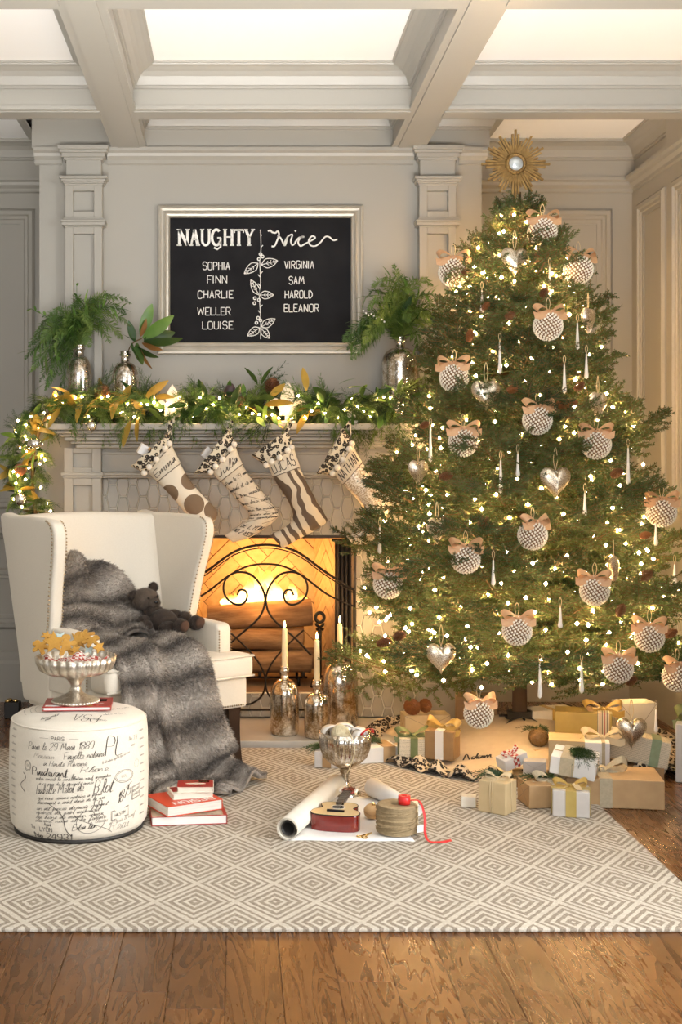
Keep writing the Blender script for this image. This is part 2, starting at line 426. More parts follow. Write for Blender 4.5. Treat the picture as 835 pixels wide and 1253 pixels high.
def wood_floor():
    m, nt, p = _nt('oak_floor')
    tc = N(nt, 'ShaderNodeTexCoord'); oi = N(nt, 'ShaderNodeObjectInfo')
    mp = N(nt, 'ShaderNodeMapping'); mp.inputs['Scale'].default_value = (7.0, 0.9, 1)
    off = N(nt, 'ShaderNodeCombineXYZ'); L(nt, math_n(nt, 'MULTIPLY', oi.outputs['Random'], 40.0), off.inputs[0]); L(nt, math_n(nt, 'MULTIPLY', oi.outputs['Random'], 17.0), off.inputs[1])
    ad = N(nt, 'ShaderNodeVectorMath', operation='ADD'); L(nt, tc.outputs['Object'], ad.inputs[0]); L(nt, off.outputs[0], ad.inputs[1]); L(nt, ad.outputs[0], mp.inputs['Vector'])
    n1 = N(nt, 'ShaderNodeTexNoise', i_Scale=1.3, i_Detail=3.0, i_Distortion=0.6); L(nt, mp.outputs[0], n1.inputs['Vector'])
    ring = math_n(nt, 'FRACT', math_n(nt, 'MULTIPLY', n1.outputs['Fac'], 14.0))
    n2 = N(nt, 'ShaderNodeTexNoise', i_Scale=24.0, i_Detail=4.0); L(nt, mp.outputs[0], n2.inputs['Vector'])
    g = math_n(nt, 'ADD', math_n(nt, 'MULTIPLY', ring, 0.6), math_n(nt, 'MULTIPLY', n2.outputs['Fac'], 0.5))
    c = ramp(nt, g, [(0.15, (0.050, 0.017, 0.005)), (0.45, (0.110, 0.042, 0.011)), (0.9, (0.155, 0.063, 0.017))]).outputs[0]
    hs = N(nt, 'ShaderNodeHueSaturation'); L(nt, math_n(nt, 'MULTIPLY_ADD', oi.outputs['Random'], 0.5, 0.75), hs.inputs['Value']); L(nt, c, hs.inputs['Color'])
    L(nt, hs.outputs[0], p.inputs['Base Color'])
    L(nt, math_n(nt, 'MULTIPLY_ADD', g, 0.15, 0.20), p.inputs['Roughness'])
    bp = N(nt, 'ShaderNodeBump', i_Strength=0.15, i_Distance=0.002); L(nt, g, bp.inputs['Height']); L(nt, bp.outputs[0], p.inputs['Normal'])
    return m
MT['floor'] = wood_floor()

def rug_mat():
    m, nt, p = _nt('rug_weave')
    tc = N(nt, 'ShaderNodeTexCoord'); sp = N(nt, 'ShaderNodeSeparateXYZ')
    nz = N(nt, 'ShaderNodeTexNoise', i_Scale=60.0, i_Detail=2.0); L(nt, tc.outputs['Object'], nz.inputs['Vector'])
    ad = N(nt, 'ShaderNodeVectorMath', operation='MULTIPLY_ADD'); ad.inputs[1].default_value = (0.008, 0.008, 0); L(nt, nz.outputs['Color'], ad.inputs[0]); L(nt, tc.outputs['Object'], ad.inputs[2])
    L(nt, ad.outputs[0], sp.inputs[0])
    # concentric diamonds: |fract(u)-.5| + |fract(v)-.5| on a lattice of two interleaved diamonds
    a = math_n(nt, 'MULTIPLY', sp.outputs[0], 1/0.213); b = math_n(nt, 'MULTIPLY', sp.outputs[1], 1/0.29)
    s = math_n(nt, 'FRACT', math_n(nt, 'ADD', a, b)); d = math_n(nt, 'FRACT', math_n(nt, 'SUBTRACT', a, b))
    u = math_n(nt, 'ABSOLUTE', math_n(nt, 'SUBTRACT', s, 0.5)); v = math_n(nt, 'ABSOLUTE', math_n(nt, 'SUBTRACT', d, 0.5))
    q = math_n(nt, 'MAXIMUM', u, v)                      # 0 in the middle of a diamond, 0.5 on its rim
    st = math_n(nt, 'FRACT', math_n(nt, 'MULTIPLY_ADD', q, 8.0, 0.5))
    line = math_n(nt, 'LESS_THAN', math_n(nt, 'ABSOLUTE', math_n(nt, 'SUBTRACT', st, 0.5)), 0.22)
    rim = math_n(nt, 'GREATER_THAN', q, 0.455)
    f = math_n(nt, 'MAXIMUM', line, rim)
    n2 = N(nt, 'ShaderNodeTexNoise', i_Scale=210.0, i_Detail=2.0); L(nt, tc.outputs['Object'], n2.inputs['Vector'])
    n3 = N(nt, 'ShaderNodeTexNoise', i_Scale=9.0, i_Detail=3.0); L(nt, tc.outputs['Object'], n3.inputs['Vector'])
    dark = ramp(nt, n2.outputs['Fac'], [(0.3, (0.20, 0.165, 0.125)), (0.7, (0.36, 0.31, 0.25))]).outputs[0]
    light = ramp(nt, n2.outputs['Fac'], [(0.3, (0.50, 0.46, 0.385)), (0.7, (0.66, 0.62, 0.54))]).outputs[0]
    f2 = math_n(nt, 'MULTIPLY', f, math_n(nt, 'MULTIPLY_ADD', n3.outputs['Fac'], 0.6, 0.55))
    c = mix_c(nt, f2, dark, light)
    L(nt, c, p.inputs['Base Color']); p.inputs['Roughness'].default_value = 0.95
    h = math_n(nt, 'ADD', math_n(nt, 'MULTIPLY', f, 0.8), math_n(nt, 'MULTIPLY', n2.outputs['Fac'], 0.7))
    bp = N(nt, 'ShaderNodeBump', i_Strength=0.6, i_Distance=0.004); L(nt, h, bp.inputs['Height']); L(nt, bp.outputs[0], p.inputs['Normal'])
    return m
MT['rug'] = rug_mat()

# ------------------------------------------------------------------ stroke lettering
CAPS = {
'A': (4, ["03 29 43", "15 35"]), 'B': (4, ["03 09 29 38 37 26 06", "26 35 34 23 03"]), 'C': (4, ["48 39 19 08 04 13 33 44"]),
'D': (4, ["03 09 29 47 45 23 03"]), 'E': (3.4, ["49 09 03 43", "06 36"]), 'F': (3.4, ["49 09 03", "06 36"]),
'G': (4, ["48 39 19 08 04 13 33 44 46 26"]), 'H': (4, ["03 09", "43 49", "06 46"]), 'I': (0.6, ["03 09"]),
'J': (3.4, ["39 34 23 13 04"]), 'K': (4, ["03 09", "49 06 43"]), 'L': (3.4, ["09 03 43"]), 'M': (6, ["03 19 35 59 63"]),
'N': (4, ["03 09 43 49"]), 'O': (4, ["19 08 04 13 33 44 48 39 19"]), 'P': (4, ["03 09 39 48 47 36 06"]),
'Q': (4, ["19 08 04 13 33 44 48 39 19", "25 43"]), 'R': (4, ["03 09 39 48 47 36 06", "26 43"]),
'S': (4, ["48 39 19 08 07 16 36 45 44 33 13 04"]), 'T': (4, ["09 49", "29 23"]), 'U': (4, ["09 04 13 33 44 49"]),
'V': (4, ["09 23 49"]), 'W': (6, ["09 13 38 53 69"]), 'X': (4, ["03 49", "09 43"]), 'Y': (4, ["09 26 49", "26 23"]),
'Z': (4, ["09 49 03 43"]), '0': (4, ["19 08 04 13 33 44 48 39 19"]), '1': (2, ["17 29 23"]), '2': (4, ["08 19 39 48 47 03 43"]),
'3': (4, ["08 19 39 48 47 36 45 44 33 13 04"]), '4': (4, ["33 39 05 45"]), '5': (4, ["49 09 06 36 45 44 33 03"]),
'6': (4, ["48 39 19 07 04 13 33 44 45 36 06"]), '7': (4, ["09 49 13"]), '8': (4, ["26 07 08 19 39 48 47 26 05 04 13 33 44 45 26"]),
'9': (4, ["46 16 07 08 19 39 48 44 33 13"]), '.': (0.6, ["03 04"]), '-': (3, ["16 36"]), ' ': (2.2, []), "'": (1, ["09 08"]),
}
LOW = {
'a': (4, ["03 25 36 16 05 04 13 24 36 34 43"]), 'b': (4, ["03 27 29 19 13 24 35 26 36"]), 'c': (3.4, ["03 15 26 36 26 15 14 23 43"]),
'd': (4, ["03 25 36 16 05 04 13 24 36 49 34 43"]), 'e': (3.4, ["03 24 35 26 16 14 23 43"]), 'f': (3, ["03 27 39 29 20 10 13 33"]),
'g': (4, ["03 36 16 05 04 14 36 31 10 01 33"]), 'h': (4, ["03 27 39 29 13 15 26 36 33 43"]), 'i': (2, ["03 16 13 23", "17 18"]),
'j': (2, ["03 16 10 01 23"]), 'k': (4, ["03 27 39 29 13 15 36 14 43"]), 'l': (2.6, ["03 27 29 19 14 23 33"]),
'm': (5.4, ["03 06 03 15 26 23 35 46 43 53"]), 'n': (4, ["03 06 03 15 26 33 43"]), 'o': (3.4, ["03 16 05 04 13 23 35 26 16 36"]),
'p': (3.6, ["03 16 10 16 26 35 24 13 33"]), 'q': (4, ["03 36 16 05 04 14 36 30 43"]), 'r': (3, ["03 16 25 35 24 23 33"]), 's': (3, ["03 16 26 24 13 04 33"]),
't': (3, ["03 29 13 23 33", "07 37"]), 'u': (4, ["03 06 04 13 24 36 33 43"]), 'v': (4, ["03 06 13 36 46"]), 'w': (5, ["06 13 25 33 46 56"]),
'x': (3, ["06 33", "03 36"]), 'y': (4, ["03 06 04 13 36 31 10 01 43"]), 'z': (3, ["06 36 03 33"]),
}
def lay_text(txt, h, slant=0.0, smooth=False, jit=0.0, gap=1.4, rs=3):
    """list of 2d polylines (u right, v up from the baseline) for a line of text with capital height h, and its width"""
    rr = random.Random(sum(ord(c)*(i+3) for i, c in enumerate(txt))+rs)
    k = h/6.0; x = 0.0; out = []
    for ch in txt:
        low = ch in LOW
        w, st = LOW[ch] if low else CAPS.get(ch, (2, []))
        dy = rr.uniform(-jit, jit)
        for s in st:
            pts = [Vector((float(q[0]), float(q[1])-3+dy, 0)) for q in s.split()]
            if smooth and len(pts) > 2: pts = catmull(pts, 4)
            elif len(pts) > 4: pts = catmull(pts, 3) if ch in 'CGOQSUJ0235689' and not smooth else pts
            q = [((x+p.x+p.y*slant)*k, p.y*k) for p in pts]
            if not smooth and len(q) > 2 and ch not in 'CGOQSUJ0235689':
                out += [[q[i], q[i+1]] for i in range(len(q)-1)]      # keep sharp corners sharp
            else: out.append(q)
        x += w+(0.0 if low else gap)
    return out, x*k
def ink(mb, lines, place, wid, calligraphy=0.0):
    """lay polylines on a surface: place(u, v) -> (point, normal)"""
    for ln in lines:
        if len(ln) < 2: continue
        pn = [place(u, v) for (u, v) in ln]
        ws = []
        for i in range(len(ln)):
            a = ln[max(i-1, 0)]; b = ln[min(i+1, len(ln)-1)]
            d = abs(b[1]-a[1])/(math.hypot(b[0]-a[0], b[1]-a[1])+1e-9)
            ws.append(wid*(1+calligraphy*(d-0.6)))
        mb.strip([p for p, n in pn], ws, up=lambda i: pn[i][1])

# ------------------------------------------------------------------ the room
BX0, BX1 = -0.896, 1.111            # chimney breast
BC = 0.107                          # its middle
ALC = 0.56                          # alcove back wall
RWX = 1.975                         # right wall
LWX = -1.95
FRONT = -4.4
BEAM, CEIL = 2.606, 2.775

# floor of single planks
fl = MB().box(LWX, RWX+2.6, -9.0, ALC, -0.06, -0.021)
floor = struct('floor', fl, mat('subfloor', (0.035, 0.018, 0.008), 0.9))
pw = 0.127; plank_mesh = {}
def plank(w, l):
    key = (round(w, 3), round(l, 3))
    if key not in plank_mesh:
        c = 0.0012
        mb = MB()
        mb.add([(-w/2, -l/2, -0.02), (w/2, -l/2, -0.02), (w/2, l/2, -0.02), (-w/2, l/2, -0.02),
                (-w/2, -l/2, -c), (w/2, -l/2, -c), (w/2, l/2, -c), (-w/2, l/2, -c),
                (-w/2+c, -l/2+c, 0), (w/2-c, -l/2+c, 0), (w/2-c, l/2-c, 0), (-w/2+c, l/2-c, 0)],
               [(0, 1, 5, 4), (1, 2, 6, 5), (2, 3, 7, 6), (3, 0, 4, 7), (4, 5, 9, 8), (5, 6, 10, 9), (6, 7, 11, 10), (7, 4, 8, 11), (8, 9, 10, 11)])
        me = mb.mesh('plank'); me.materials.append(MT['floor']); plank_mesh[key] = me
    return plank_mesh[key]
rp = random.Random(11); k = 0; x = -1.55
while x < RWX-0.01:
    w = min(pw, RWX-x); y = -3.95-rp.uniform(0, 0.9)
    while y < ALC-0.02:
        l = rp.choice((0.5, 0.7, 0.9, 1.2)); l = min(l, ALC-y)
        obj('plank', plank(w-0.0008, l-0.0008), None, floor, (x+w/2, y+l/2, 0))
        y += l
    x += pw

# walls
wb = MB()
OX0, OX1, OZ0, OZ1 = BC-0.43, BC+0.43, 0.146, 0.857          # firebox opening
wb.box(BX0, OX0, 0, ALC+0.1, 0, CEIL); wb.box(OX1, BX1, 0, ALC+0.1, 0, CEIL)
wb.box(OX0, OX1, 0, ALC+0.1, OZ1, CEIL); wb.box(OX0, OX1, 0, ALC+0.1, 0, OZ0)
wb.box(OX0, OX1, 0.54, ALC+0.1, OZ0, OZ1)
breast = struct('wall_chimney_breast', wb, MT['paint'])
wl = struct('wall_alcove_left', MB().box(LWX, BX0, ALC, ALC+0.1, 0, CEIL), MT['paint'])
wr = struct('wall_alcove_right', MB().box(BX1, RWX+0.1, ALC, ALC+0.1, 0, CEIL), MT['paint'])
struct('wall_left_unseen', MB().box(LWX-0.1, LWX, -3.4, ALC, 0, CEIL), MT['paint'])  # unseen side wall, added to keep light off the left alcove
ws = struct('wall_right', MB().box(RWX, RWX+0.1, -2.6, ALC, 0, CEIL), MT['paint'])

# panel mouldings: a raised bead frame, one per panel
PROF = [(0, 0), (0, 0.010), (0.012, 0.022), (0.03, 0.022), (0.036, 0.012), (0.05, 0.012), (0.055, 0.006), (0.075, 0.006), (0.075, 0)]
def panel_back(name, x0, x1, z0, z1, Y, par, sgn=-1):
    return MB().loop((x0, x1, z0, z1), PROF, lambda a, b, h: (a, Y+sgn*h, b)).build(name, MT['paint'], par)
def panel_right(name, y0, y1, z0, z1, par):
    return MB().loop((y0, y1, z0, z1), PROF, lambda a, b, h: (RWX-h, a, b)).build(name, MT['paint'], par)
for (a, b, par) in ((-1.80, -1.008, wl), (1.30, 1.872, wr)):
    panel_back('panel_moulding', a, b, 0.96, 2.455, ALC, par)
    panel_back('panel_moulding', a, b, 0.36, 0.665, ALC, par)
for (a, b) in ((0.07, 0.45), (-0.85, -0.03), (-1.75, -0.93)):
    panel_right('panel_moulding', a, b, 0.96, 2.455, ws); panel_right('panel_moulding', a, b, 0.36, 0.665, ws)

# baseboards, chair rails and crowns as profiles swept along straight runs
def run_x(mb, prof, x0, x1, Y):          # profile (out, z) on a wall facing -Y
    n = len(prof)
    vs = [(x0, Y-o, z) for (o, z) in prof]+[(x1, Y-o, z) for (o, z) in prof]
    mb.add(vs, [(i, (i+1) % n, n+(i+1) % n, n+i) for i in range(n)]+[tuple(range(n)), tuple(range(n, 2*n))[::-1]])
def run_y(mb, prof, y0, y1, X, sgn):     # on a wall facing sgn*X
    n = len(prof)
    vs = [(X+sgn*o, y0, z) for (o, z) in prof]+[(X+sgn*o, y1, z) for (o, z) in prof]
    mb.add(vs, [(i, (i+1) % n, n+(i+1) % n, n+i) for i in range(n)]+[tuple(range(n)), tuple(range(n, 2*n))[::-1]])
BASE = [(0, 0), (0.022, 0), (0.022, 0.19), (0.016, 0.205), (0.016, 0.225), (0.006, 0.245), (0, 0.25)]
RAIL = [(0, 0.81), (0.012, 0.815), (0.016, 0.83), (0.03, 0.842), (0.03, 0.858), (0.012, 0.866), (0, 0.868)]
CROWN = [(0, 2.535), (0.012, 2.54), (0.012, 2.556), (0.03, 2.57), (0.034, 2.583), (0.05, 2.59), (0.05, BEAM), (0, BEAM)]
mb = MB(); run_x(mb, BASE, LWX, BX0, ALC); struct('baseboard_left', mb, MT['paint'])
mb = MB(); run_x(mb, BASE, BX1, RWX, ALC); struct('baseboard_back', mb, MT['paint'])
mb = MB(); run_y(mb, BASE, -2.6, ALC-0.022, RWX, -1); struct('baseboard_right', mb, MT['paint'])
mb = MB(); run_x(mb, RAIL, LWX, BX0, ALC); struct('trim_1', mb, MT['paint'])
mb = MB(); run_x(mb, RAIL, BX1, RWX, ALC); struct('trim_2', mb, MT['paint'])
mb = MB(); run_y(mb, RAIL, -2.6, ALC-0.03, RWX, -1); struct('trim_3', mb, MT['paint'])
mb = MB(); run_x(mb, CROWN, LWX, BX0, ALC); struct('trim_4', mb, MT['paint'])
mb = MB(); run_x(mb, CROWN, BX1, RWX, ALC); struct('trim_5', mb, MT['paint'])
mb = MB(); run_y(mb, CROWN, -2.6, ALC-0.05, RWX, -1); struct('trim_6', mb, MT['paint'])
PL, PR = (-0.772, -0.606), (0.820, 0.986)
mb = MB(); run_x(mb, CROWN, BX0-0.02, PL[0]-0.02, 0); run_x(mb, CROWN, PL[1]+0.02, PR[0]-0.02, 0); run_x(mb, CROWN, PR[1]+0.02, BX1+0.02, 0)
struct('trim_7', mb, MT['paint'])

# ceiling: white panels between coffer beams
ceil = struct('ceiling', MB().box(LWX, RWX+2.6, FRONT-1.5, ALC+0.1, CEIL, CEIL+0.05), MT['ceiling'])
LB = [(-1.83, -1.69), (-0.556, -0.417), (0.705, 0.843), (1.935, 2.075)]
CBY = [(-4.27, -4.14), (-3.05, -2.92), (-1.83, -1.70), (-0.615, -0.485)]
def lipped(mb, x0, x1, y0, y1):
    mb.box(x0, x1, y0, y1, BEAM+0.014, CEIL)
for i, (a, b) in enumerate(LB):
    mb = MB()
    mb.box(a, b, FRONT, -0.03, BEAM+0.012, CEIL); mb.box(a-0.008, b+0.008, FRONT, -0.03, BEAM, BEAM+0.016)
    mb.box(a+0.02, b-0.02, FRONT, -0.03, BEAM-0.0045, BEAM)
    o = mb.build('ceiling_beam', MT['paint'], ceil)
for i, (a, b) in enumerate(CBY):
    mb = MB(); xs = [LWX]+[v for p in LB for v in p]+[RWX+0.6]
    for j in range(0, len(xs), 2):
        if xs[j+1] <= xs[j]: continue
        mb.box(xs[j], xs[j+1], a, b, BEAM+0.012, CEIL); mb.box(xs[j], xs[j+1], a-0.008, b+0.008, BEAM+0.0005, BEAM+0.0155)
        mb.box(xs[j], xs[j+1], a+0.02, b-0.02, BEAM-0.004, BEAM+0.0005)
    mb.build('ceiling_beam', MT['paint'], ceil)
mb = MB(); mb.box(BX0-0.03, BX1+0.03, -0.03, 0.0, BEAM, CEIL)
mb.box(LWX, BX0-0.03, ALC-0.04, ALC, BEAM, CEIL); mb.box(BX1+0.03, RWX, ALC-0.04, ALC, BEAM, CEIL)
mb.box(BX0-0.03, BX0, 0.0, ALC-0.04, BEAM, CEIL); mb.box(BX1, BX1+0.03, 0.0, ALC-0.04, BEAM, CEIL)
mb.build('ceiling_beam', MT['paint'], ceil)
COVE = [(0, 2.688), (0.008, 2.690), (0.008, 2.700), (0.014, 2.702), (0.018, 2.712), (0.028, 2.732), (0.044, 2.748), (0.066, 2.759), (0.082, 2.763), (0.084, 2.768), (0.09, 2.768), (0.09, CEIL)]
xsl = [(LWX, LB[0][0])]+[(LB[i][1], LB[i+1][0]) for i in range(3)]
ysl = [(CBY[i][1], CBY[i+1][0]) for i in range(3)]
for (x0, x1) in xsl:
    x1 = min(x1, RWX)
    for (y0, y1) in ysl+[(CBY[3][1], -0.03)]:
        if y1 == -0.03 and (x0 > 0.5 or x1 < -0.5): continue
        mb = MB().loop((x0, x1, y0, y1), COVE, lambda a, b, h: (a, b, h), closed=False)
        mb.build('coffer_cove', MT['paint'], ceil)
# coffers that run back into the alcoves
for (x0, x1) in ((-1.69, BX0-0.03),):
    mb = MB().loop((x0, x1, CBY[3][1], ALC-0.04), COVE, lambda a, b, h: (a, b, h), closed=False)
    mb.build('coffer_cove', MT['paint'], ceil)
mb = MB(); n_ = len(COVE)
for k_ in range(n_-1):
    (d0, h0), (d1, h1) = COVE[k_], COVE[k_+1]
    mb.add([(LB[2][1], -0.03-d0, h0), (BX1+0.03+d0, -0.03-d0, h0), (BX1+0.03+d1, -0.03-d1, h1), (LB[2][1], -0.03-d1, h1)], [(0, 1, 2, 3)])
    mb.add([(LB[2][1]+d0, -0.03, h0), (LB[2][1]+d0, CBY[3][1], h0), (LB[2][1]+d1, CBY[3][1], h1), (LB[2][1]+d1, -0.03, h1)], [(0, 1, 2, 3)])
    mb.add([(LB[2][1], CBY[3][1]+d0, h0), (RWX, CBY[3][1]+d0, h0), (RWX, CBY[3][1]+d1, h1), (LB[2][1], CBY[3][1]+d1, h1)], [(0, 1, 2, 3)])
    mb.add([(BX1+0.03+d0, -0.03-d0, h0), (BX1+0.03+d0, ALC-0.04-d0, h0), (BX1+0.03+d1, ALC-0.04-d1, h1), (BX1+0.03+d1, -0.03-d1, h1)], [(0, 1, 2, 3)])
    mb.add([(RWX-d0, CBY[3][1], h0), (RWX-d0, ALC-0.04-d0, h0), (RWX-d1, ALC-0.04-d1, h1), (RWX-d1, CBY[3][1], h1)], [(0, 1, 2, 3)])
    mb.add([(BX1+0.03+d0, ALC-0.04-d0, h0), (RWX-d0, ALC-0.04-d0, h0), (RWX-d1, ALC-0.04-d1, h1), (BX1+0.03+d1, ALC-0.04-d1, h1)], [(0, 1, 2, 3)])
mb.build('coffer_cove', MT['paint'], ceil)

# upper pilasters on the breast
def recess_box(mb, x0, x1, z0, z1, yf, yb, px0, px1, pz0, pz1, depth):
    """block with a recessed panel in its front face at yf (front is -Y)"""
    mb.box(x0, px0, yf, yb, z0, z1); mb.box(px1, x1, yf, yb, z0, z1)
    mb.box(px0, px1, yf, yb, z0, pz0); mb.box(px0, px1, yf, yb, pz1, z1)
    mb.box(px0, px1, yf+depth, yb, pz0, pz1)
def collar(mb, x0, x1, yf, z0, prof):
    """stepped collar round three sides: prof = (out, dz)"""
    for (o, a, b) in prof: mb.box(x0-o, x1+o, yf-o, 0, z0+a, z0+b)
MAN = 1.356
for i, (a, b) in enumerate((PL, PR)):
    mb = MB(); yf = -0.055
    m_ = 0.036
    recess_box(mb, a, b, 2.289, 2.44, yf, 0, a+m_, b-m_, 2.316, 2.408, 0.022)           # capital block
    recess_box(mb, a, b, MAN, 2.245, yf, 0, a+m_, b-m_, MAN+0.03, 2.215, 0.022)         # tall panel
    mb.box(a+0.004, b-0.004, yf+0.004, 0, 2.44, 2.60)
    collar(mb, a, b, yf, 2.245, [(0.003, 0, 0.006), (0.014, 0.006, 0.020), (0.018, 0.020, 0.030), (0.010, 0.030, 0.037), (0.004, 0.037, 0.044)])
    collar(mb, a, b, yf, 2.432, [(0.004, 0, 0.008), (0.010, 0.008, 0.016), (0.017, 0.016, 0.026), (0.024, 0.026, 0.038)])
    collar(mb, a, b, yf, 2.545, [(0.006, 0, 0.012), (0.014, 0.012, 0.03), (0.024, 0.03, 0.044), (0.03, 0.044, 0.061)])
    o = struct('trim_%d' % (8+i), mb, MT['paint']); bevel(o, 0.0015, 1)

# ------------------------------------------------------------------ mantel, tiles, firebox
mantel = thing('fireplace_mantel', 'painted greige fireplace mantel with stepped shelf and panelled pilasters', 'mantel', (BC, 0, 0))
mx = lambda X: X-BC
mb = MB(); HW = 0.938
mb.box(-HW, HW, -0.235, 0, 1.328, MAN)
o = mb.build('shelf', MT['paint'], mantel); bevel(o, 0.004, 2)
mb = MB()
for (o_, a, b) in ((0.205, 1.312, 1.328), (0.185, 1.300, 1.312), (0.165, 1.282, 1.300), (0.140, 1.268, 1.282), (0.120, 1.250, 1.268)):
    mb.box(-HW+0.235-o_, HW-0.235+o_, -o_, 0, a, b)
o = mb.build('cornice', MT['paint'], mantel); bevel(o, 0.005, 2)
mb = MB(); mb.box(mx(PL[1]), mx(PR[0]), -0.065, 0, 1.143, 1.252)
mb.box(mx(PL[1]), mx(PR[0]), -0.082, 0, 1.128, 1.143); mb.box(mx(PL[1]), mx(PR[0]), -0.072, 0, 1.117, 1.128)
mb.box(mx(PL[1]), mx(PR[0]), -0.07, 0, 1.222, 1.236)
o = mb.build('frieze', MT['paint'], mantel); bevel(o, 0.003, 2)
for (a, b) in (PL, PR):
    a, b = mx(a), mx(b); mb = MB(); yf = -0.09
    recess_box(mb, a, b, 1.143, 1.252, yf, 0, a+0.04, b-0.04, 1.165, 1.228, 0.02)
    recess_box(mb, a, b, 0.20, 1.117, yf, 0, a+0.04, b-0.04, 0.24, 1.085, 0.02)
    mb.box(a-0.012, b+0.012, yf-0.012, 0, 0, 0.18); mb.box(a-0.006, b+0.006, yf-0.006, 0, 0.18, 0.20)
    mb.box(a-0.012, b+0.012, yf-0.012, 0, 1.128, 1.143); mb.box(a-0.005, b+0.005, yf-0.005, 0, 1.117, 1.128)
    o = mb.build('pilaster', MT['paint'], mantel); bevel(o, 0.0015, 1)
# tile field
tf = MB()
TX0, TX1, TZ1 = mx(PL[1]), mx(PR[0]), 1.117
ox0, ox1 = mx(OX0), mx(OX1)
rects = [(TX0, ox0-0.0, 0.04, OZ1), (ox1, TX1, 0.04, OZ1), (TX0, TX1, OZ1, TZ1), (ox0, ox1, 0.04, OZ0)]
for (a, b, c, d) in rects: tf.box(a, b, -0.022, 0, c, d)
tf.build('grout_bed', MT['grout'], mantel)
def clip(poly, a, b, c, d):
    for (ax, lim, sg) in ((0, a, 1), (0, b, -1), (1, c, 1), (1, d, -1)):
        out = []
        for i in range(len(poly)):
            p, q = poly[i], poly[(i+1) % len(poly)]
            ip = (p[ax]-lim)*sg >= 0; iq = (q[ax]-lim)*sg >= 0
            if ip: out.append(p)
            if ip != iq:
                t = (lim-p[ax])/(q[ax]-p[ax]); out.append((p[0]+(q[0]-p[0])*t, p[1]+(q[1]-p[1])*t))
        poly = out
        if len(poly) < 3: return None
    return poly
def area2(p): return abs(sum(p[i][0]*p[(i+1) % len(p)][1]-p[(i+1) % len(p)][0]*p[i][1] for i in range(len(p))))/2
mw, fw, hh = 0.0615, 0.0305, 0.106                      # widest, flat edge, height pitch
cp = (mw+fw)/2
def hexa_at(cx, cz, g=0.0028):
    return [(cx-fw/2+g*0.5, cz+hh/2-g), (cx-mw/2+g, cz), (cx-fw/2+g*0.5, cz-hh/2+g), (cx+fw/2-g*0.5, cz-hh/2+g), (cx+mw/2-g, cz), (cx+fw/2-g*0.5, cz+hh/2-g)]
FULL = {}
ncol = int((TX1-TX0)/cp)+2
eps = 0.002
regions = [(TX0+eps, ox0-eps, 0.04+eps, OZ1), (ox1+eps, TX1-eps, 0.04+eps, OZ1), (TX0+eps, TX1-eps, OZ1+eps, TZ1-eps), (ox0, ox1, 0.04+eps, OZ0-eps)]
def tile_obj(poly):
    mb = MB(); n = len(poly); cx = sum(p[0] for p in poly)/n; cz = sum(p[1] for p in poly)/n
    ins = [(cx+(p[0]-cx)*0.93, cz+(p[1]-cz)*0.955) for p in poly]
    vs = [(p[0]-cx, 0, p[1]-cz) for p in poly]+[(p[0]-cx, -0.005, p[1]-cz) for p in poly]+[(p[0]-cx, -0.0075, p[1]-cz) for p in ins]
    fs = [(i, (i+1) % n, n+(i+1) % n, n+i) for i in range(n)]+[(n+i, n+(i+1) % n, 2*n+(i+1) % n, 2*n+i) for i in range(n)]+[tuple(range(2*n, 3*n))]
    mb.add(vs, fs); me = mb.mesh('tile'); me.materials.append(MT['tile'])
    return me, (cx, -0.0215, cz)
full_mesh = None
for ci in range(-1, ncol+1):
    for ri in range(-1, 12):
        cx = TX0+ci*cp; cz = 1.117-0.03-ri*hh-(hh/2 if ci % 2 else 0)
        hx = hexa_at(cx, cz)
        hit = []
        for rg in regions:
            p = clip(hx, *rg)
            if p and area2(p) > 2e-4: hit.append(p)
        # the band above the opening and the jambs touch: join what belongs to one tile by taking the full hexagon when nothing is cut
        tot = sum(area2(p) for p in hit); fa = area2(hx)
        if tot > fa*0.93 and len(hit) >= 1:
            if full_mesh is None: full_mesh, _ = tile_obj(hx)
            obj('tile', full_mesh, None, mantel, (cx, -0.0215, cz))
        else:
            for p in hit:
                me, lc = tile_obj(p); obj('tile', me, None, mantel, lc)
# black lintel edge and jamb trims
mb = MB(); mb.box(ox0, ox1, -0.026, 0.02, OZ1-0.012, OZ1+0.002); mb.box(ox1-0.006, ox1+0.006, -0.026, 0.02, OZ0, OZ1); mb.box(ox0-0.006, ox0+0.006, -0.026, 0.02, OZ0, OZ1)
mb.build('lintel_edge', MT['soot'], mantel)
hearth = struct('hearth', MB().box(BC-0.80, BC+0.80, -0.50, -0.002, 0, 0.035), MT['hearth']); bevel(hearth, 0.004, 2)

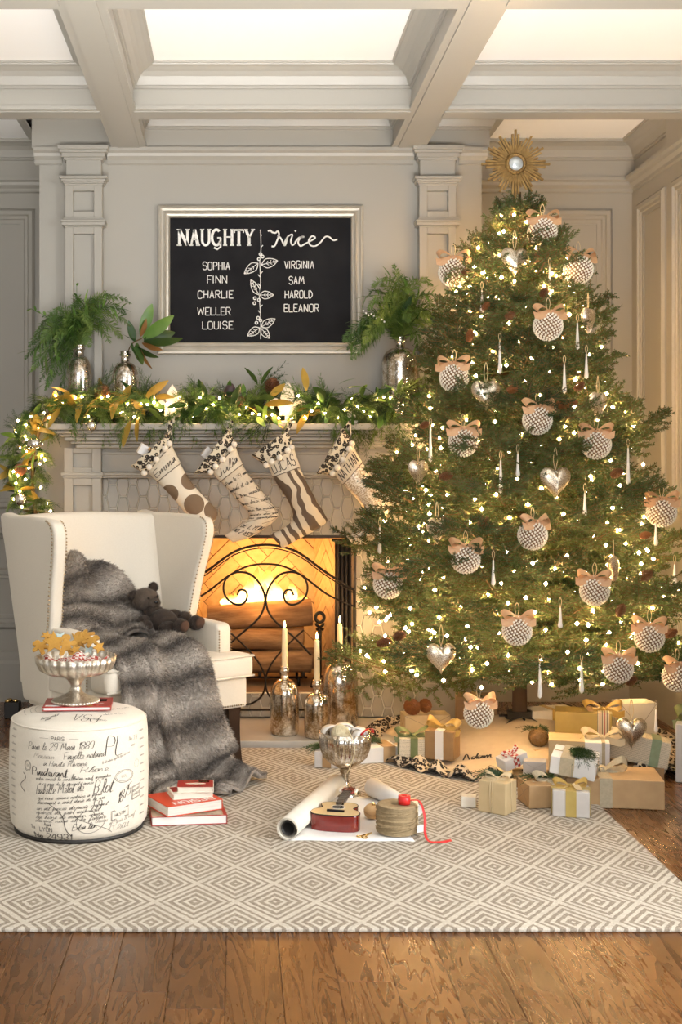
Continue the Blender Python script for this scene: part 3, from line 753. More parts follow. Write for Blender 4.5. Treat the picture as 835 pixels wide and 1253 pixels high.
# firebox of herringbone fire brick
FBO = Vector((BC, 0, OZ0))
FB0, FBD = 0.28, 0.48
def lining(name, o, ux, width):
    """wall lining starting at o running along ux, clad in bricks; normal points into the box"""
    ux = Vector(ux).normalized(); uz = Vector((0, 0, 1)); nrm = uz.cross(ux)*1.0
    hgt = OZ1-OZ0
    mb = MB()
    p = [Vector(o)+ux*a+uz*b-nrm*d for d in (0.0, 0.02) for (a, b) in ((0, 0), (width, 0), (width, hgt), (0, hgt))]
    mb.hexa(p[4:], p[:4]); bed = mb.build(name, MT['mortar'], None, FBO); bed['kind'] = 'structure'
    bl, bw, g = 0.19, 0.064, 0.0022
    cnt = 0
    for s in range(-16, 17):
        for t in range(-8, 9):
            for kind in (0, 1):
                # herringbone: pairs of bricks at right angles, turned 45 degrees
                bx = s*bw+t*2*bl*0.5*0 ; by = 0
                ax = s*bw; ay = s*bw+t*2*bl
                if kind == 0: c = (ax+bl/2, ay+bw/2); hx_, hy_ = bl/2, bw/2
                else: c = (ax+bw/2, ay+bw+bl/2+0*bw); hx_, hy_ = bw/2, bl/2
                q = [(c[0]+dx*(hx_-g), c[1]+dy*(hy_-g)) for (dx, dy) in ((-1, -1), (1, -1), (1, 1), (-1, 1))]
                r2 = math.sqrt(0.5)
                q = [((u-v)*r2+width/2, (u+v)*r2+hgt/2) for (u, v) in q]
                pl = clip(q, 0.001, width-0.001, 0.001, hgt-0.001)
                if not pl or area2(pl) < 3e-4: continue
                n = len(pl); mb = MB()
                cc = (sum(v[0] for v in pl)/n, sum(v[1] for v in pl)/n); C0 = Vector(o)+ux*cc[0]+uz*cc[1]
                th = 0.006+0.0015*R.random()
                vs = [ux*(v[0]-cc[0])+uz*(v[1]-cc[1])+nrm*h for h in (0.0, th) for v in pl]
                mb.add(vs, [tuple(range(n))[::-1], tuple(range(n, 2*n))]+[(i, (i+1) % n, n+(i+1) % n, n+i) for i in range(n)])
                mb.build('brick', MT['brick'], bed, C0)
lining('wall_firebox_back', (FB0, FBD, 0), (-1, 0, 0), 2*FB0)
dl = Vector((-0.425+FB0, 0-FBD, 0)); lining('wall_firebox_left', (-FB0, FBD, 0), (dl.x, dl.y, 0), dl.length)
dr = Vector((-(0.425-FB0), FBD, 0)); lining('wall_firebox_right', (0.425, 0.0, 0), (dr.x, dr.y, 0), dr.length)
mb = MB(); mb.hexa([(-0.425, 0, 0), (0.425, 0, 0), (FB0, FBD, 0), (-FB0, FBD, 0)], [(-0.425, 0, 0.006), (0.425, 0, 0.006), (FB0, FBD, 0.006), (-FB0, FBD, 0.006)])
mb.build('floor_firebox', MT['mortar'], None, FBO)['kind'] = 'structure'
mb = MB(); mb.hexa([(-0.425, 0, OZ1-OZ0-0.006), (0.425, 0, OZ1-OZ0-0.006), (FB0, FBD, OZ1-OZ0-0.006), (-FB0, FBD, OZ1-OZ0-0.006)], [(-0.425, 0, OZ1-OZ0), (0.425, 0, OZ1-OZ0), (FB0, FBD, OZ1-OZ0), (-FB0, FBD, OZ1-OZ0)])
mb.build('ceiling_firebox', MT['soot'], None, FBO)['kind'] = 'structure'
# spark-guard mesh curtain drawn to the right jamb
sg = thing('spark_curtain', 'dark metal mesh spark curtain gathered at the right jamb', 'fire curtain', (BC+0.375, 0.03, OZ0+0.012))
def curt(u, v):
    return (u*0.085-0.035, 0.016*math.sin(u*PI*9), v*(OZ1-OZ0-0.04))
mb = MB().surf(curt, 54, 1); o = mb.build('mesh_folds', MT['soot'], sg)
sl = o.modifiers.new('s', 'SOLIDIFY'); sl.thickness = 0.003
MB().tube([(-0.05, 0, OZ1-OZ0-0.035), (0.055, 0, OZ1-OZ0-0.035)], 0.005).build('curtain_rod', MT['iron'], sg)

# ------------------------------------------------------------------ chalkboard
ck = thing('chalkboard', 'black chalkboard in a pewter frame lettered with names in white chalk', 'chalkboard', (at(319, 0, 0).x, 0, 0))
c0 = at(193.6, 434, 0); c1 = at(444, 252.4, 0); ox = ck.location.x
rect = (c0.x-ox, c1.x-ox, c0.z, c1.z)
prof = [(0, 0.0), (0, 0.020), (0.004, 0.028), (0.012, 0.030), (0.016, 0.024), (0.024, 0.022), (0.034, 0.026), (0.039, 0.020), (0.047, 0.017), (0.052, 0.020), (0.055, 0.012), (0.055, 0.0)]
MB().loop(rect, prof, lambda a, b, h: (a, -0.002-h, b)).build('frame', MT['frame'], ck)
MB().box(rect[0]+0.05, rect[1]-0.05, -0.010, -0.002, rect[2]+0.05, rect[3]-0.05).build('slate', MT['black'], ck)
def flatpl(px, py):                                # pixel on the slate -> local point
    p = at(px, py, -0.0105); return Vector((p.x-ox, -0.0108, p.z))
NRM = (0, -1, 0)
def chalk_text(txt, px, py, hpx, wid=0.0016, width=None):
    ls, w = lay_text(txt, hpx/scale_at(-0.0105), jit=0.12, gap=1.7)
    o0 = flatpl(px, py); kx = 1.0
    if width: kx = (width/scale_at(-0.0105))/w
    mb = MB(); ink(mb, ls, lambda u, v: (o0+Vector((u*kx, 0, v)), NRM), wid)
    return mb.build('chalk_name', MT['chalk'], ck)
for (t, x0, y0, x1) in (('SOPHIA', 248.5, 330, 283), ('FINN', 254, 346.5, 280), ('CHARLIE', 242.5, 365, 287), ('WELLER', 242, 385.5, 284), ('LOUISE', 248, 402.5, 287),
                        ('VIRGINIA', 348.5, 328.5, 386), ('SAM', 354, 347.5, 374), ('HAROLD', 349, 365, 384), ('ELEANOR', 348, 381.5, 392)):
    chalk_text(t, x0, y0, 9.2, 0.0019, x1-x0)
# NAUGHTY: thick stems with slab serifs (pixel pairs in the photograph's frame)
mb = MB()
def bar(pts, w):
    mb.strip([flatpl(*p) for p in pts], w/scale_at(0), up=NRM)
def arc(cx, cy, rx, ry, a0, a1, n=10): return [(cx+rx*math.cos(math.radians(a0+(a1-a0)*i/n)), cy-ry*math.sin(math.radians(a0+(a1-a0)*i/n))) for i in range(n+1)]
T_, B_ = 281, 300
letters = [
 ([(219.5, T_), (219.5, B_)], 1.5), ([(229.5, T_), (229.5, B_)], 1.5), ([(219.5, T_), (229.5, B_)], 1.9), ([(216.5, T_), (222, T_)], .8), ([(216.5, B_), (222.5, B_)], .8), ([(227, T_), (232.5, T_)], .8),
 ([(238, T_), (234, B_)], 1.2), ([(238, T_), (242.5, B_)], 2.0), ([(235.5, 293), (241, 293)], .8), ([(232, B_), (236.5, B_)], .8), ([(240, B_), (245, B_)], .8),
 ([(247.5, T_)]+[(247.5, 292)]+arc(251.8, 294, 4.3, 6, 180, 360)+[(256, T_)], 1.5), ([(245, T_), (250, T_)], .8), ([(253.5, T_), (258.5, T_)], .8),
 (arc(265, 290.5, 5.5, 9.5, 50, 330, 16), 1.6), ([(270.5, 291), (266, 291)], .9), ([(270, 291), (270, 302), (266, 305), (262, 303)], 1.2),
 ([(275.5, T_), (275.5, B_)], 1.6), ([(284, T_), (284, B_)], 1.6), ([(275.5, 290), (284, 290)], .9), ([(273, T_), (278, T_)], .8), ([(273, B_), (278, B_)], .8), ([(281.5, T_), (286.5, T_)], .8), ([(281.5, B_), (286.5, B_)], .8),
 ([(292.5, T_), (292.5, B_)], 1.7), ([(287, T_+.5), (298, T_+.5)], 1.2), ([(287, T_), (287, 285)], .8), ([(298, T_), (298, 285)], .8), ([(290, B_), (295, B_)], .8),
 ([(301, T_), (305, 291)], 1.7), ([(310, T_), (305, 291)], 1.1), ([(305, 291), (305, B_)], 1.6), ([(298.8, T_), (303.5, T_)], .8), ([(307.5, T_), (312, T_)], .8), ([(302.5, B_), (307.5, B_)], .8)]
for pts, w in letters: bar(pts, w)
mb.build('chalk_heading', MT['chalk'], ck)
mb = MB()
script = [([(328, 283), (331, 282), (333, 284), (337, 285), (340, 283), (341.5, 287), (339, 295), (336, 301), (332.5, 301.5)], 1.0), ([(340, 288), (344, 292), (348, 300), (350, 298), (352, 290)], 1.0),
          ([(347, 300), (352, 290), (358, 287), (356, 295), (358, 300), (362, 297)], .9), ([(361, 297), (366, 291), (372, 290), (369, 290), (365, 296), (368, 301), (374, 298)], 1.0),
          ([(374, 298), (380, 295), (386, 291), (382, 289), (378, 294), (380, 300), (386, 301), (392, 297), (398, 290), (403, 290), (408, 294), (413, 293)], .9),
          ([(361, 282), (362.5, 283.5)], .9)]
for pts, w in script:
    mb.strip([flatpl(p.x, p.y) for p in catmull([(a, b, 0) for a, b in pts], 5)], w/scale_at(0), up=NRM)
mb.build('chalk_heading', MT['chalk'], ck)
# holly vine: stem, leaves with veins, berries
mb = MB()
def ln(pts, w=.45, n=4): mb.strip([flatpl(p.x, p.y) for p in catmull([(a, b, 0) for a, b in pts], n)], w/scale_at(0), up=NRM)
ln([(319, 281), (319.5, 305), (318, 320), (319, 345), (317.5, 362), (319, 388), (319, 415)])
for (bx_, by_, tx, ty, wd) in ((316, 322, 299, 335, 5), (320, 324, 340, 319, 5.5), (317, 361, 307, 342, 4.2), (318, 361, 335, 361, 4.6), (320, 400, 337, 390, 4.6), (318, 401, 303, 411, 4.6), (320, 402, 330, 414, 4.2)):
    dx, dy = tx-bx_, ty-by_; l = math.hypot(dx, dy); nx, ny = -dy/l, dx/l
    for s in (1, -1): ln([(bx_, by_), (bx_+dx*.3+nx*wd*s, by_+dy*.3+ny*wd*s), (bx_+dx*.7+nx*wd*.75*s, by_+dy*.7+ny*wd*.75*s), (tx, ty)], .5)
    ln([(bx_, by_), (tx, ty)], .4)
    for f in (.3, .5, .7):
        for s in (1, -1): ln([(bx_+dx*f, by_+dy*f), (bx_+dx*(f+.13)+nx*wd*.5*s, by_+dy*(f+.13)+ny*wd*.5*s)], .35)
for (cx, cy) in ((319, 311), (321.5, 314), (317, 317), (312, 365), (317, 367), (311.5, 371), (316, 389), (319, 392), (314, 395)):
    ln(arc(cx, cy, 1.7, 1.7, 0, 360, 8), .6, 2)
for (cx, cy, d) in ((319, 290, 1), (319.3, 303, 2), (319, 335, 2), (318.5, 339, -2), (318.5, 350, -2), (318.7, 376, 2), (318.7, 383, -2)): ln([(cx, cy), (cx+d*1.3, cy-3)], .5)
mb.build('chalk_vine', MT['chalk'], ck)

# ------------------------------------------------------------------ fire, screen, logs, candles
def S(cx, cy, Y=-0.10): return at(215+cx/3.408, 630+cy/3.408, Y)
scr = thing('fire_screen', 'black wrought iron fire screen with arched top and scrolls', 'fire screen', (BC, -0.10, 0.035))
so = Vector((BC, -0.10, 0.035))
def sl(pts, r=0.0045, n=6):
    return [p-so for p in catmull([S(*q) for q in pts], n)]
mid = 375
def mir(pts): return [(2*mid-x, y) for x, y in pts]
outer = [(5, 312), (30, 300), (130, 235), (250, 152), (375, 125), (500, 152), (620, 235), (720, 300), (745, 312)]
outer2 = [(x, y+13) for x, y in outer]
inner = [(5, 380), (30, 372), (120, 330), (220, 255), (300, 215), (375, 205), (450, 215), (530, 255), (630, 330), (720, 372), (745, 380)]
scroll = [(258, 335), (268, 314), (290, 316), (299, 338), (288, 365), (262, 375), (228, 362), (204, 330), (201, 290), (220, 256), (260, 239), (310, 247), (350, 285), (372, 340), (366, 395), (338, 440), (290, 482), (240, 525), (185, 585)]
lower = [(215, 480), (262, 522), (315, 575), (355, 630), (375, 690), (362, 750), (318, 786), (270, 790)]
MB().tube(sl(outer), 0.0062).build('arch_bar', MT['iron'], scr)
MB().tube(sl(outer2), 0.003).build('arch_bar', MT['iron'], scr)
MB().tube(sl(inner), 0.0048).build('arch_bar', MT['iron'], scr)
for q in (scroll, mir(scroll)): MB().tube(sl(q), 0.0048).build('scroll', MT['iron'], scr)
for q in (lower, mir(lower)): MB().tube(sl(q), 0.0045).build('scroll', MT['iron'], scr)
zl = S(5, 312).z-0.035; xl = S(5, 312).x-BC; xr = S(745, 312).x-BC
for xx in (xl, xr):
    MB().tube([(xx, 0, 0.03), (xx, 0, zl)], 0.006).build('upright', MT['iron'], scr)
    MB().tube(catmull([(xx, -0.09, 0.006), (xx, -0.05, 0.03), (xx, 0, 0.045), (xx, 0.05, 0.03), (xx, 0.09, 0.006)], 5), 0.006).build('foot', MT['iron'], scr)
MB().tube([(xl, 0, 0.05), (xr, 0, 0.05)], 0.005).build('bottom_rail', MT['iron'], scr)

# logs on a grate
MT['log'] = mat('log_bark', (0.16, 0.085, 0.04), 0.95, col2=(0.30, 0.18, 0.09), vscale=9, stretch=(1, 6, 6), bump=0.8, bscale=50)
MT['logend'] = mat('log_cut_end', (0.42, 0.26, 0.13), 0.9, col2=(0.30, 0.17, 0.08), vscale=60)
gt = thing('fire_grate', 'black iron fire grate under the logs', 'fire grate', (BC, 0.22, OZ0+0.006))
for i in range(5):
    x = -0.2+0.1*i
    MB().tube(catmull([(x, -0.12, 0.07), (x, -0.11, 0.045), (x, 0.11, 0.045), (x, 0.13, 0.09)], 4), 0.007).build('grate_bar', MT['iron'], gt)
for s in (-1, 1): MB().tube([(-0.22, s*0.09, 0.0385), (0.22, s*0.09, 0.0385)], 0.006).build('cross_bar', MT['iron'], gt)
for sx in (-1, 1):
    for sy in (-1, 1): MB().tube([(sx*0.18, sy*0.09, 0), (sx*0.18, sy*0.09, 0.036)], 0.007).build('leg', MT['iron'], gt)
def log(x, y, z, l, r, rz, ry, seed, label):
    t = thing('log', label, 'log', (x, y, z), (0, ry, rz), 'logs burning in the firebox')
    rr = random.Random(seed); n = 14; m = 12
    ph = [rr.uniform(0, 6) for _ in range(4)]
    def rad(w, u): return r*(1+0.06*math.sin(2*w+ph[0]+u*3)+0.05*math.sin(5*w+ph[1])+0.04*math.sin(u*9+ph[2]+w))
    mb = MB(); vs = []; fs = []
    for i in range(m+1):
        u = i/m
        for k in range(n):
            w = 2*PI*k/n; q = rad(w, u)
            vs.append((-l/2+l*u, q*math.cos(w), q*math.sin(w)))
    for i in range(m):
        for k in range(n): fs.append((i*n+k, i*n+(k+1) % n, (i+1)*n+(k+1) % n, (i+1)*n+k))
    mb.add(vs, fs, True); mb.build('bark', MT['log'], t)
    for e, u in ((-1, 0), (1, 1)):
        mb = MB(); ring = [(e*l/2*1.0005, rad(2*PI*k/n, u)*math.cos(2*PI*k/n), rad(2*PI*k/n, u)*math.sin(2*PI*k/n)) for k in range(n)]
        mb.add(ring+[(e*(l/2+0.004), 0, 0)], [(k, (k+1) % n, n) for k in range(n)]); mb.build('cut_end', MT['logend'], t)
LZ = OZ0+0.006+0.052
log(BC-0.02, 0.155, LZ+0.058, 0.52, 0.052, 0.02, 0.0, 1, 'front log of the bottom row on the grate')
log(BC+0.01, 0.27, LZ+0.058, 0.50, 0.052, -0.04, 0.0, 2, 'rear log of the bottom row on the grate')
log(BC-0.03, 0.165, LZ+0.160, 0.46, 0.048, -0.02, 0.0, 3, 'thin log in the middle of the stack behind screen')
log(BC-0.01, 0.265, LZ+0.160, 0.44, 0.048, 0.05, 0.0, 6, 'thin log at the back of the middle row')
log(BC+0.0, 0.20, LZ+0.266, 0.49, 0.062, 0.03, -0.05, 4, 'thick bark-covered log on top of the burning stack')
# flames
def flame_mat():
    m, nt, p = _nt('fire_flame')
    tc = N(nt, 'ShaderNodeTexCoord'); sp = N(nt, 'ShaderNodeSeparateXYZ'); L(nt, tc.outputs['Generated'], sp.inputs[0])
    nz = N(nt, 'ShaderNodeTexNoise', i_Scale=16.0, i_Detail=2.0); L(nt, tc.outputs['Object'], nz.inputs['Vector'])
    z = math_n(nt, 'ADD', sp.outputs[2], math_n(nt, 'MULTIPLY_ADD', nz.outputs['Fac'], 0.5, -0.25))
    c = ramp(nt, z, [(0.0, (1.0, 0.62, 0.16)), (0.35, (1.0, 0.72, 0.26)), (0.65, (1.0, 0.46, 0.07)), (1.0, (1.0, 0.20, 0.02))])
    e = N(nt, 'ShaderNodeEmission'); L(nt, c.outputs[0], e.inputs['Color'])
    L(nt, ramp(nt, z, [(0.0, (0.55,)*3), (0.3, (1,)*3), (0.7, (0.4,)*3), (1.0, (0.12,)*3)]).outputs[0], e.inputs['Strength'])
    st = math_n(nt, 'MULTIPLY', ramp(nt, z, [(0.0, (0.55,)*3), (0.3, (1,)*3), (0.7, (0.4,)*3), (1.0, (0.1,)*3)]).outputs[0], 5.5); L(nt, st, e.inputs['Strength'])
    tr = N(nt, 'ShaderNodeBsdfTransparent'); ms = N(nt, 'ShaderNodeMixShader')
    f = ramp(nt, z, [(0.0, (0.75,)*3), (0.6, (0.62,)*3), (1.0, (0.1,)*3)]); L(nt, f.outputs[0], ms.inputs[0])
    L(nt, tr.outputs[0], ms.inputs[1]); L(nt, e.outputs[0], ms.inputs[2]); L(nt, ms.outputs[0], nt.nodes['Material Output'].inputs['Surface'])
    return m
MT['flame'] = flame_mat()
fire = thing('fire', 'bright yellow flames rising from the top log', 'fire', (BC, 0.27, LZ+0.30))
rf = random.Random(5)
for (px, top, w) in ((277, 760, 7), (284, 745, 8), (293, 732, 10), (302, 716, 11), (312, 706, 13), (322, 722, 10), (331, 702, 12), (340, 716, 10), (349, 735, 8), (356, 718, 8), (364, 738, 8), (371, 752, 6), (307, 730, 13), (335, 728, 13), (360, 745, 9)):
    p = at(px, top, 0.27); h = max(p.z-(LZ+0.30), 0.03)*1.15+0.03; x = p.x-BC; wd = w/scale_at(0.27)
    a1, a2 = rf.uniform(0, 6), rf.uniform(0.006, 0.016); mb = MB(); n = 8; m = 10; vs = []; fs = []
    dy = rf.uniform(-0.04, 0.05)
    for i in range(m+1):
        u = i/m; r = wd*1.15*(math.sin(PI*min(1, 0.22+u*0.78))**0.8)*(1-u)**0.25*(1-0.3*u)
        cx = a2*math.sin(a1+u*5)*u*1.6
        for k in range(n): vs.append((cx+r*math.cos(2*PI*k/n), dy*(1-0.4*u)+r*0.7*math.sin(2*PI*k/n), h*u))
    for i in range(m):
        for k in range(n): fs.append((i*n+k, i*n+(k+1) % n, (i+1)*n+(k+1) % n, (i+1)*n+k))
    mb.add(vs, fs, True); mb.build('flame', MT['flame'], fire, (x, 0, 0))
for (dx, dy, dz, e) in ((-0.06, -0.05, 0.12, 4.0), (0.10, -0.03, 0.10, 3.4), (0.0, -0.20, -0.02, 1.3)):
    d = bpy.data.lights.new('fire_light', 'POINT'); d.energy = e; d.color = (1.0, 0.46, 0.13); d.shadow_soft_size = 0.06
    lo = bpy.data.objects.new('fire_light', d); COL.objects.link(lo); lo.location = (BC+dx, 0.27+dy, LZ+0.36+dz)
# andirons with loop finials
def andiron(x, y, label):
    t = thing('andiron', label, 'andiron', (x, y, OZ0+0.006), 0, 'andirons')
    MB().tube(catmull([(0, 0, 0.05), (0, 0.001, 0.2), (0, 0, 0.27)], 4), 0.009).build('post', MT['iron'], t)
    q = [(math.cos(a)*0.020, 0, 0.325+math.sin(a)*0.022) for a in [2*PI*i/16 for i in range(16)]]
    MB().tube(q, 0.008, closed=True).build('ring_finial', MT['iron'], t)
    MB().tube([(-0.016, 0, 0.268), (0.016, 0, 0.292), (0.018, 0, 0.30)], 0.007).build('knot', MT['iron'], t)
    MB().tube([(0.016, 0, 0.268), (-0.016, 0, 0.292), (-0.018, 0, 0.30)], 0.007).build('knot', MT['iron'], t)
    for s in (-1, 1): MB().tube(catmull([(0, 0, 0.055), (s*0.025, -0.008, 0.05), (s*0.04, -0.015, 0.006)], 4), 0.007).build('foot', MT['iron'], t)
    MB().tube([(0, 0, 0.05), (0, 0.26, 0.05), (0, 0.28, 0.006)], 0.007).build('bar', MT['iron'], t)
pa = at(391.5, 770, 0.06); andiron(pa.x, 0.06, 'black iron andiron with a ring finial beside the logs')

# ---- mercury bottles with candles on the hearth
def bottle_profile(r, h, nr, nh, sh):
    """outside then inside, lip at the top"""
    b = [(0.0, 0.0), (r*0.9, 0.0), (r, 0.012), (r*1.01, h*0.3), (r, h*sh)]
    for i in range(1, 8):
        a = i/8*PI/2; b.append((nr+(r-nr)*math.cos(a), h*sh+(h-nh-h*sh)*math.sin(a)))
    b += [(nr, h-nh), (nr*0.98, h-nh*0.5), (nr*1.25, h-nh*0.42), (nr*1.25, h-nh*0.25), (nr*1.0, h-nh*0.18), (nr*1.15, h-0.004), (nr*1.1, h), (nr*0.75, h), (nr*0.7, h-nh)]
    return b
def jug(name, label, loc, r, h, nr, nh, m, sh=0.62, group=None, rib=0.0):
    o = MB().lathe(bottle_profile(r, h, nr, nh, sh), 36).build(name, m, None, loc)
    return tag(o, label, 'bottle', group)
def candle(loc, h, label):
    t = thing('taper_candle', label, 'candle', loc, 0, 'lit taper candles')
    r = 0.0125
    MB().lathe([(r*0.8, -0.03), (r, 0.0), (r*0.97, h*0.6), (r*0.85, h-0.004), (r*0.6, h), (0, h-0.001)], 14).build('wax', MT['wax'], t)
    MB().tube([(0, 0, h-0.003), (0.001, 0, h+0.008)], 0.0012, 5).build('wick', MT['wick'], t)
    MB().lathe([(0.0, h+0.003), (0.004, h+0.008), (0.0045, h+0.014), (0.003, h+0.022), (0.0, h+0.034)], 8).build('flame', MT['flame_small'], t)
BOT = [(348.5, 815, 769, -0.366, 17.5, 'round-shouldered mercury glass bottle standing apart on the hearth'),
       (388, 832, 783, -0.43, 15.5, 'slim mercury glass bottle beside the largest bottle on the hearth'),
       (416, 793, 763, -0.24, 22.5, 'widest mercury glass bottle at the back of the hearth')]
for i, (px, top, ctop, Y, rp_, lab) in enumerate(BOT):
    s = scale_at(Y); p = at(px, top, Y); h = p.z-0.0355; r = rp_/s
    jug('mercury_bottle', lab, (p.x, Y, 0.0355), r, h, 0.0165, 0.055, MT['mercurydark'], 0.56, 'mercury bottles on the hearth')
    ch = (top-ctop)/s
    candle((p.x, Y, 0.0355+h), ch, ['lit ivory taper candle in the bottle that stands apart', 'lit ivory taper candle in the slim bottle', 'lit ivory taper candle in the widest bottle'][i])

# ------------------------------------------------------------------ things on the mantel
SHELF = MAN+0.0005
VAS = [(97, 422, -0.10, 15.5, 'narrow silver mercury glass jug left of the short jug on mantel', 0.60),
       (153.5, 430, -0.12, 17, 'short mercury glass jug holding magnolia leaves on the mantel', 0.58),
       (490, 412, -0.11, 22.5, 'largest mercury glass jug on the mantel beside the tree', 0.70)]
VP = []
for (px, top, Y, rp_, lab, sh) in VAS:
    s = scale_at(Y); p = at(px, top, Y); h = p.z-SHELF
    jug('mercury_jug', lab, (p.x, Y, SHELF), rp_/s, h, 0.021, 0.05, MT['mercury'], sh, 'mercury jugs on the mantel'); VP.append(Vector((p.x, Y, SHELF+h)))

def leaf_mesh(name, l, w, m, bend=0.25, fold=0.18, n=6):
    """pointed leaf along +X with a midrib fold and a bend"""
    mb = MB(); vs = []; fs = []
    for i in range(n+1):
        u = i/n; ww = w*0.5*(math.sin(PI*min(1, u*0.95+0.03))**0.75)*(1-u*0.15); z = -bend*l*u*u
        x = l*u
        vs += [(x, -ww, z+fold*ww), (x, 0, z), (x, ww, z+fold*ww)]
    for i in range(n):
        a = 3*i; fs += [(a, a+3, a+4, a+1), (a+1, a+4, a+5, a+2)]
    mb.add(vs, fs, True); me = mb.mesh(name, False); me.materials.append(m); return me
def frond_mesh(name, path, ll, m, spacing=0.006, lw=0.0016, planar=0.7, taper=True, rs=1, ang=50):
    """feathery frond along a 3d path: thin paired leaflets"""
    rr = random.Random(rs); P = catmull(path, 8); mb = MB()
    mb.tube(P, lambda u: 0.002*(1-0.8*u)+0.0004, 4)
    cum = [0]
    for i in range(1, len(P)): cum.append(cum[-1]+(P[i]-P[i-1]).length)
    T = cum[-1]; fr = frames(P); d = 0.02
    while d < T:
        i = max(k for k in range(len(cum)) if cum[k] <= d); i = min(i, len(P)-2)
        q = P[i].lerp(P[i+1], (d-cum[i])/max(cum[i+1]-cum[i], 1e-6)); t, a, b = fr[i]
        f = d/T; L_ = ll*(math.sin(PI*min(1, 0.15+f*0.85))**0.6 if taper else 1)
        for s in (-1, 1):
            w = rr.uniform(-planar, planar); side = (a*math.cos(w)+b*math.sin(w))*s
            an = math.radians(ang+rr.uniform(-15, 15)); dr = t*math.cos(an)+side*math.sin(an)
            e = q+dr*L_*rr.uniform(0.7, 1.15)+Vector((0, 0, -0.15*L_))
            n_ = dr.cross(t); n_ = n_.normalized() if n_.length > 1e-6 else a
            sw = n_.cross(dr).normalized()*lw
            mm = q.lerp(e, 0.5)+Vector((0, 0, 0.04*L_))
            mb.add([q, mm-sw, e, mm+sw], [(0, 1, 2, 3)])
        d += spacing
    me = mb.mesh(name, False); me.materials.append(m); return me

def spray(name, label, base, tips, group, m, ll=0.05, rs=0, spacing=0.0042, lw=0.0022):
    """cut greenery: fronds that arch from the neck of a jug to tip points (world)"""
    t = thing(name, label, 'greenery', base, 0, group); rr = random.Random(rs)
    for i, tp in enumerate(tips):
        d = Vector(tp)-base; up = max(0.05, 0.35*d.length+max(0, d.z)*0.4)
        m1 = Vector((d.x*0.25, d.y*0.25, min(up, max(0.06, d.z*0.6+0.08))))
        m2 = Vector((d.x*0.7, d.y*0.7, max(d.z*0.8+0.07, d.z)))
        path = [Vector((0, 0, -0.03)), m1, m2, d]
        obj('frond', frond_mesh('frond', path, ll*rr.uniform(0.8, 1.2), m, spacing, lw, rs=rs*50+i), None, t)
    return t
tips = [at(x, y, Y) for (x, y, Y) in ((34, 425, -0.14), (47, 402, -0.05), (38, 455, -0.18), (55, 478, -0.2), (64, 388, -0.1), (70, 495, -0.22), (95, 372, -0.06), (118, 375, -0.15), (140, 368, -0.1), (162, 372, -0.16), (135, 420, -0.22), (150, 415, -0.05), (85, 440, -0.24), (60, 440, -0.1), (110, 425, -0.25), (125, 390, -0.2), (78, 400, -0.2), (50, 420, -0.2), (105, 395, -0.22), (145, 395, -0.2), (72, 460, -0.2), (42, 412, -0.12), (58, 398, -0.18), (30, 440, -0.16), (130, 378, -0.06), (155, 385, -0.1), (112, 405, -0.2), (66, 425, -0.22), (48, 468, -0.12), (88, 385, -0.16), (160, 400, -0.14))]
sp1 = spray('cedar_spray', 'drooping cedar and fern spray in the narrow jug', VP[0]+Vector((0, 0, 0.001)), tips, 'cut greenery in the mantel jugs', MT['cedar'], 0.048, 1)
# upright eucalyptus stem with round leaves
def stem_leaves(par, path, lm, n, ln_, rs):
    rr = random.Random(rs); P = catmull(path, 6); fr = frames(P)
    MB().tube(P, 0.0015, 4).build('stem', MT['cedar'], par)
    for i in range(n):
        u = 0.25+0.75*i/(n-1); k = min(int(u*(len(P)-1)), len(P)-1); t, a, b = fr[k]
        w = i*2.4+rr.uniform(-.4, .4); dr = (a*math.cos(w)+b*math.sin(w))*0.8+t*0.6
        o = obj('leaf', lm, None, par, P[k]); o.rotation_euler = dr.to_track_quat('X', 'Z').to_euler(); o.scale = (rr.uniform(.8, 1.2),)*3
eu = leaf_mesh('leaf', 0.024, 0.016, MT['leafgreen'], 0.1, 0.1, 4)
o0 = VP[0]
stem_leaves(sp1, [Vector((0, 0, -0.02)), Vector((-0.01, 0, 0.12)), at(94, 350, -0.1)-o0], eu, 16, 0, 1)
stem_leaves(sp1, [Vector((0, 0, -0.02)), Vector((-0.09, -0.03, 0.09)), at(38, 378, -0.13)-o0], eu, 20, 0, 2)
stem_leaves(sp1, [Vector((0, 0, -0.02)), Vector((-0.03, -0.05, 0.03)), at(62, 452, -0.2)-o0], eu, 18, 0, 3)
nl = leaf_mesh('leaf', 0.060, 0.009, MT['leafgreen'], 0.25, 0.1, 5); nl2 = leaf_mesh('leaf', 0.070, 0.010, MT['cedar'], 0.25, 0.1, 5)
for i, (tx, ty) in enumerate(((40, 430), (55, 470), (62, 405), (108, 372), (130, 400), (90, 400), (48, 448), (148, 378))):
    stem_leaves(sp1, [Vector((0, 0, -0.02)), (at(tx, ty, -0.15)-o0)*0.5+Vector((0, -0.02, 0.07)), at(tx, ty, -0.17)-o0], nl if i % 2 else nl2, 18, 0, 10+i)
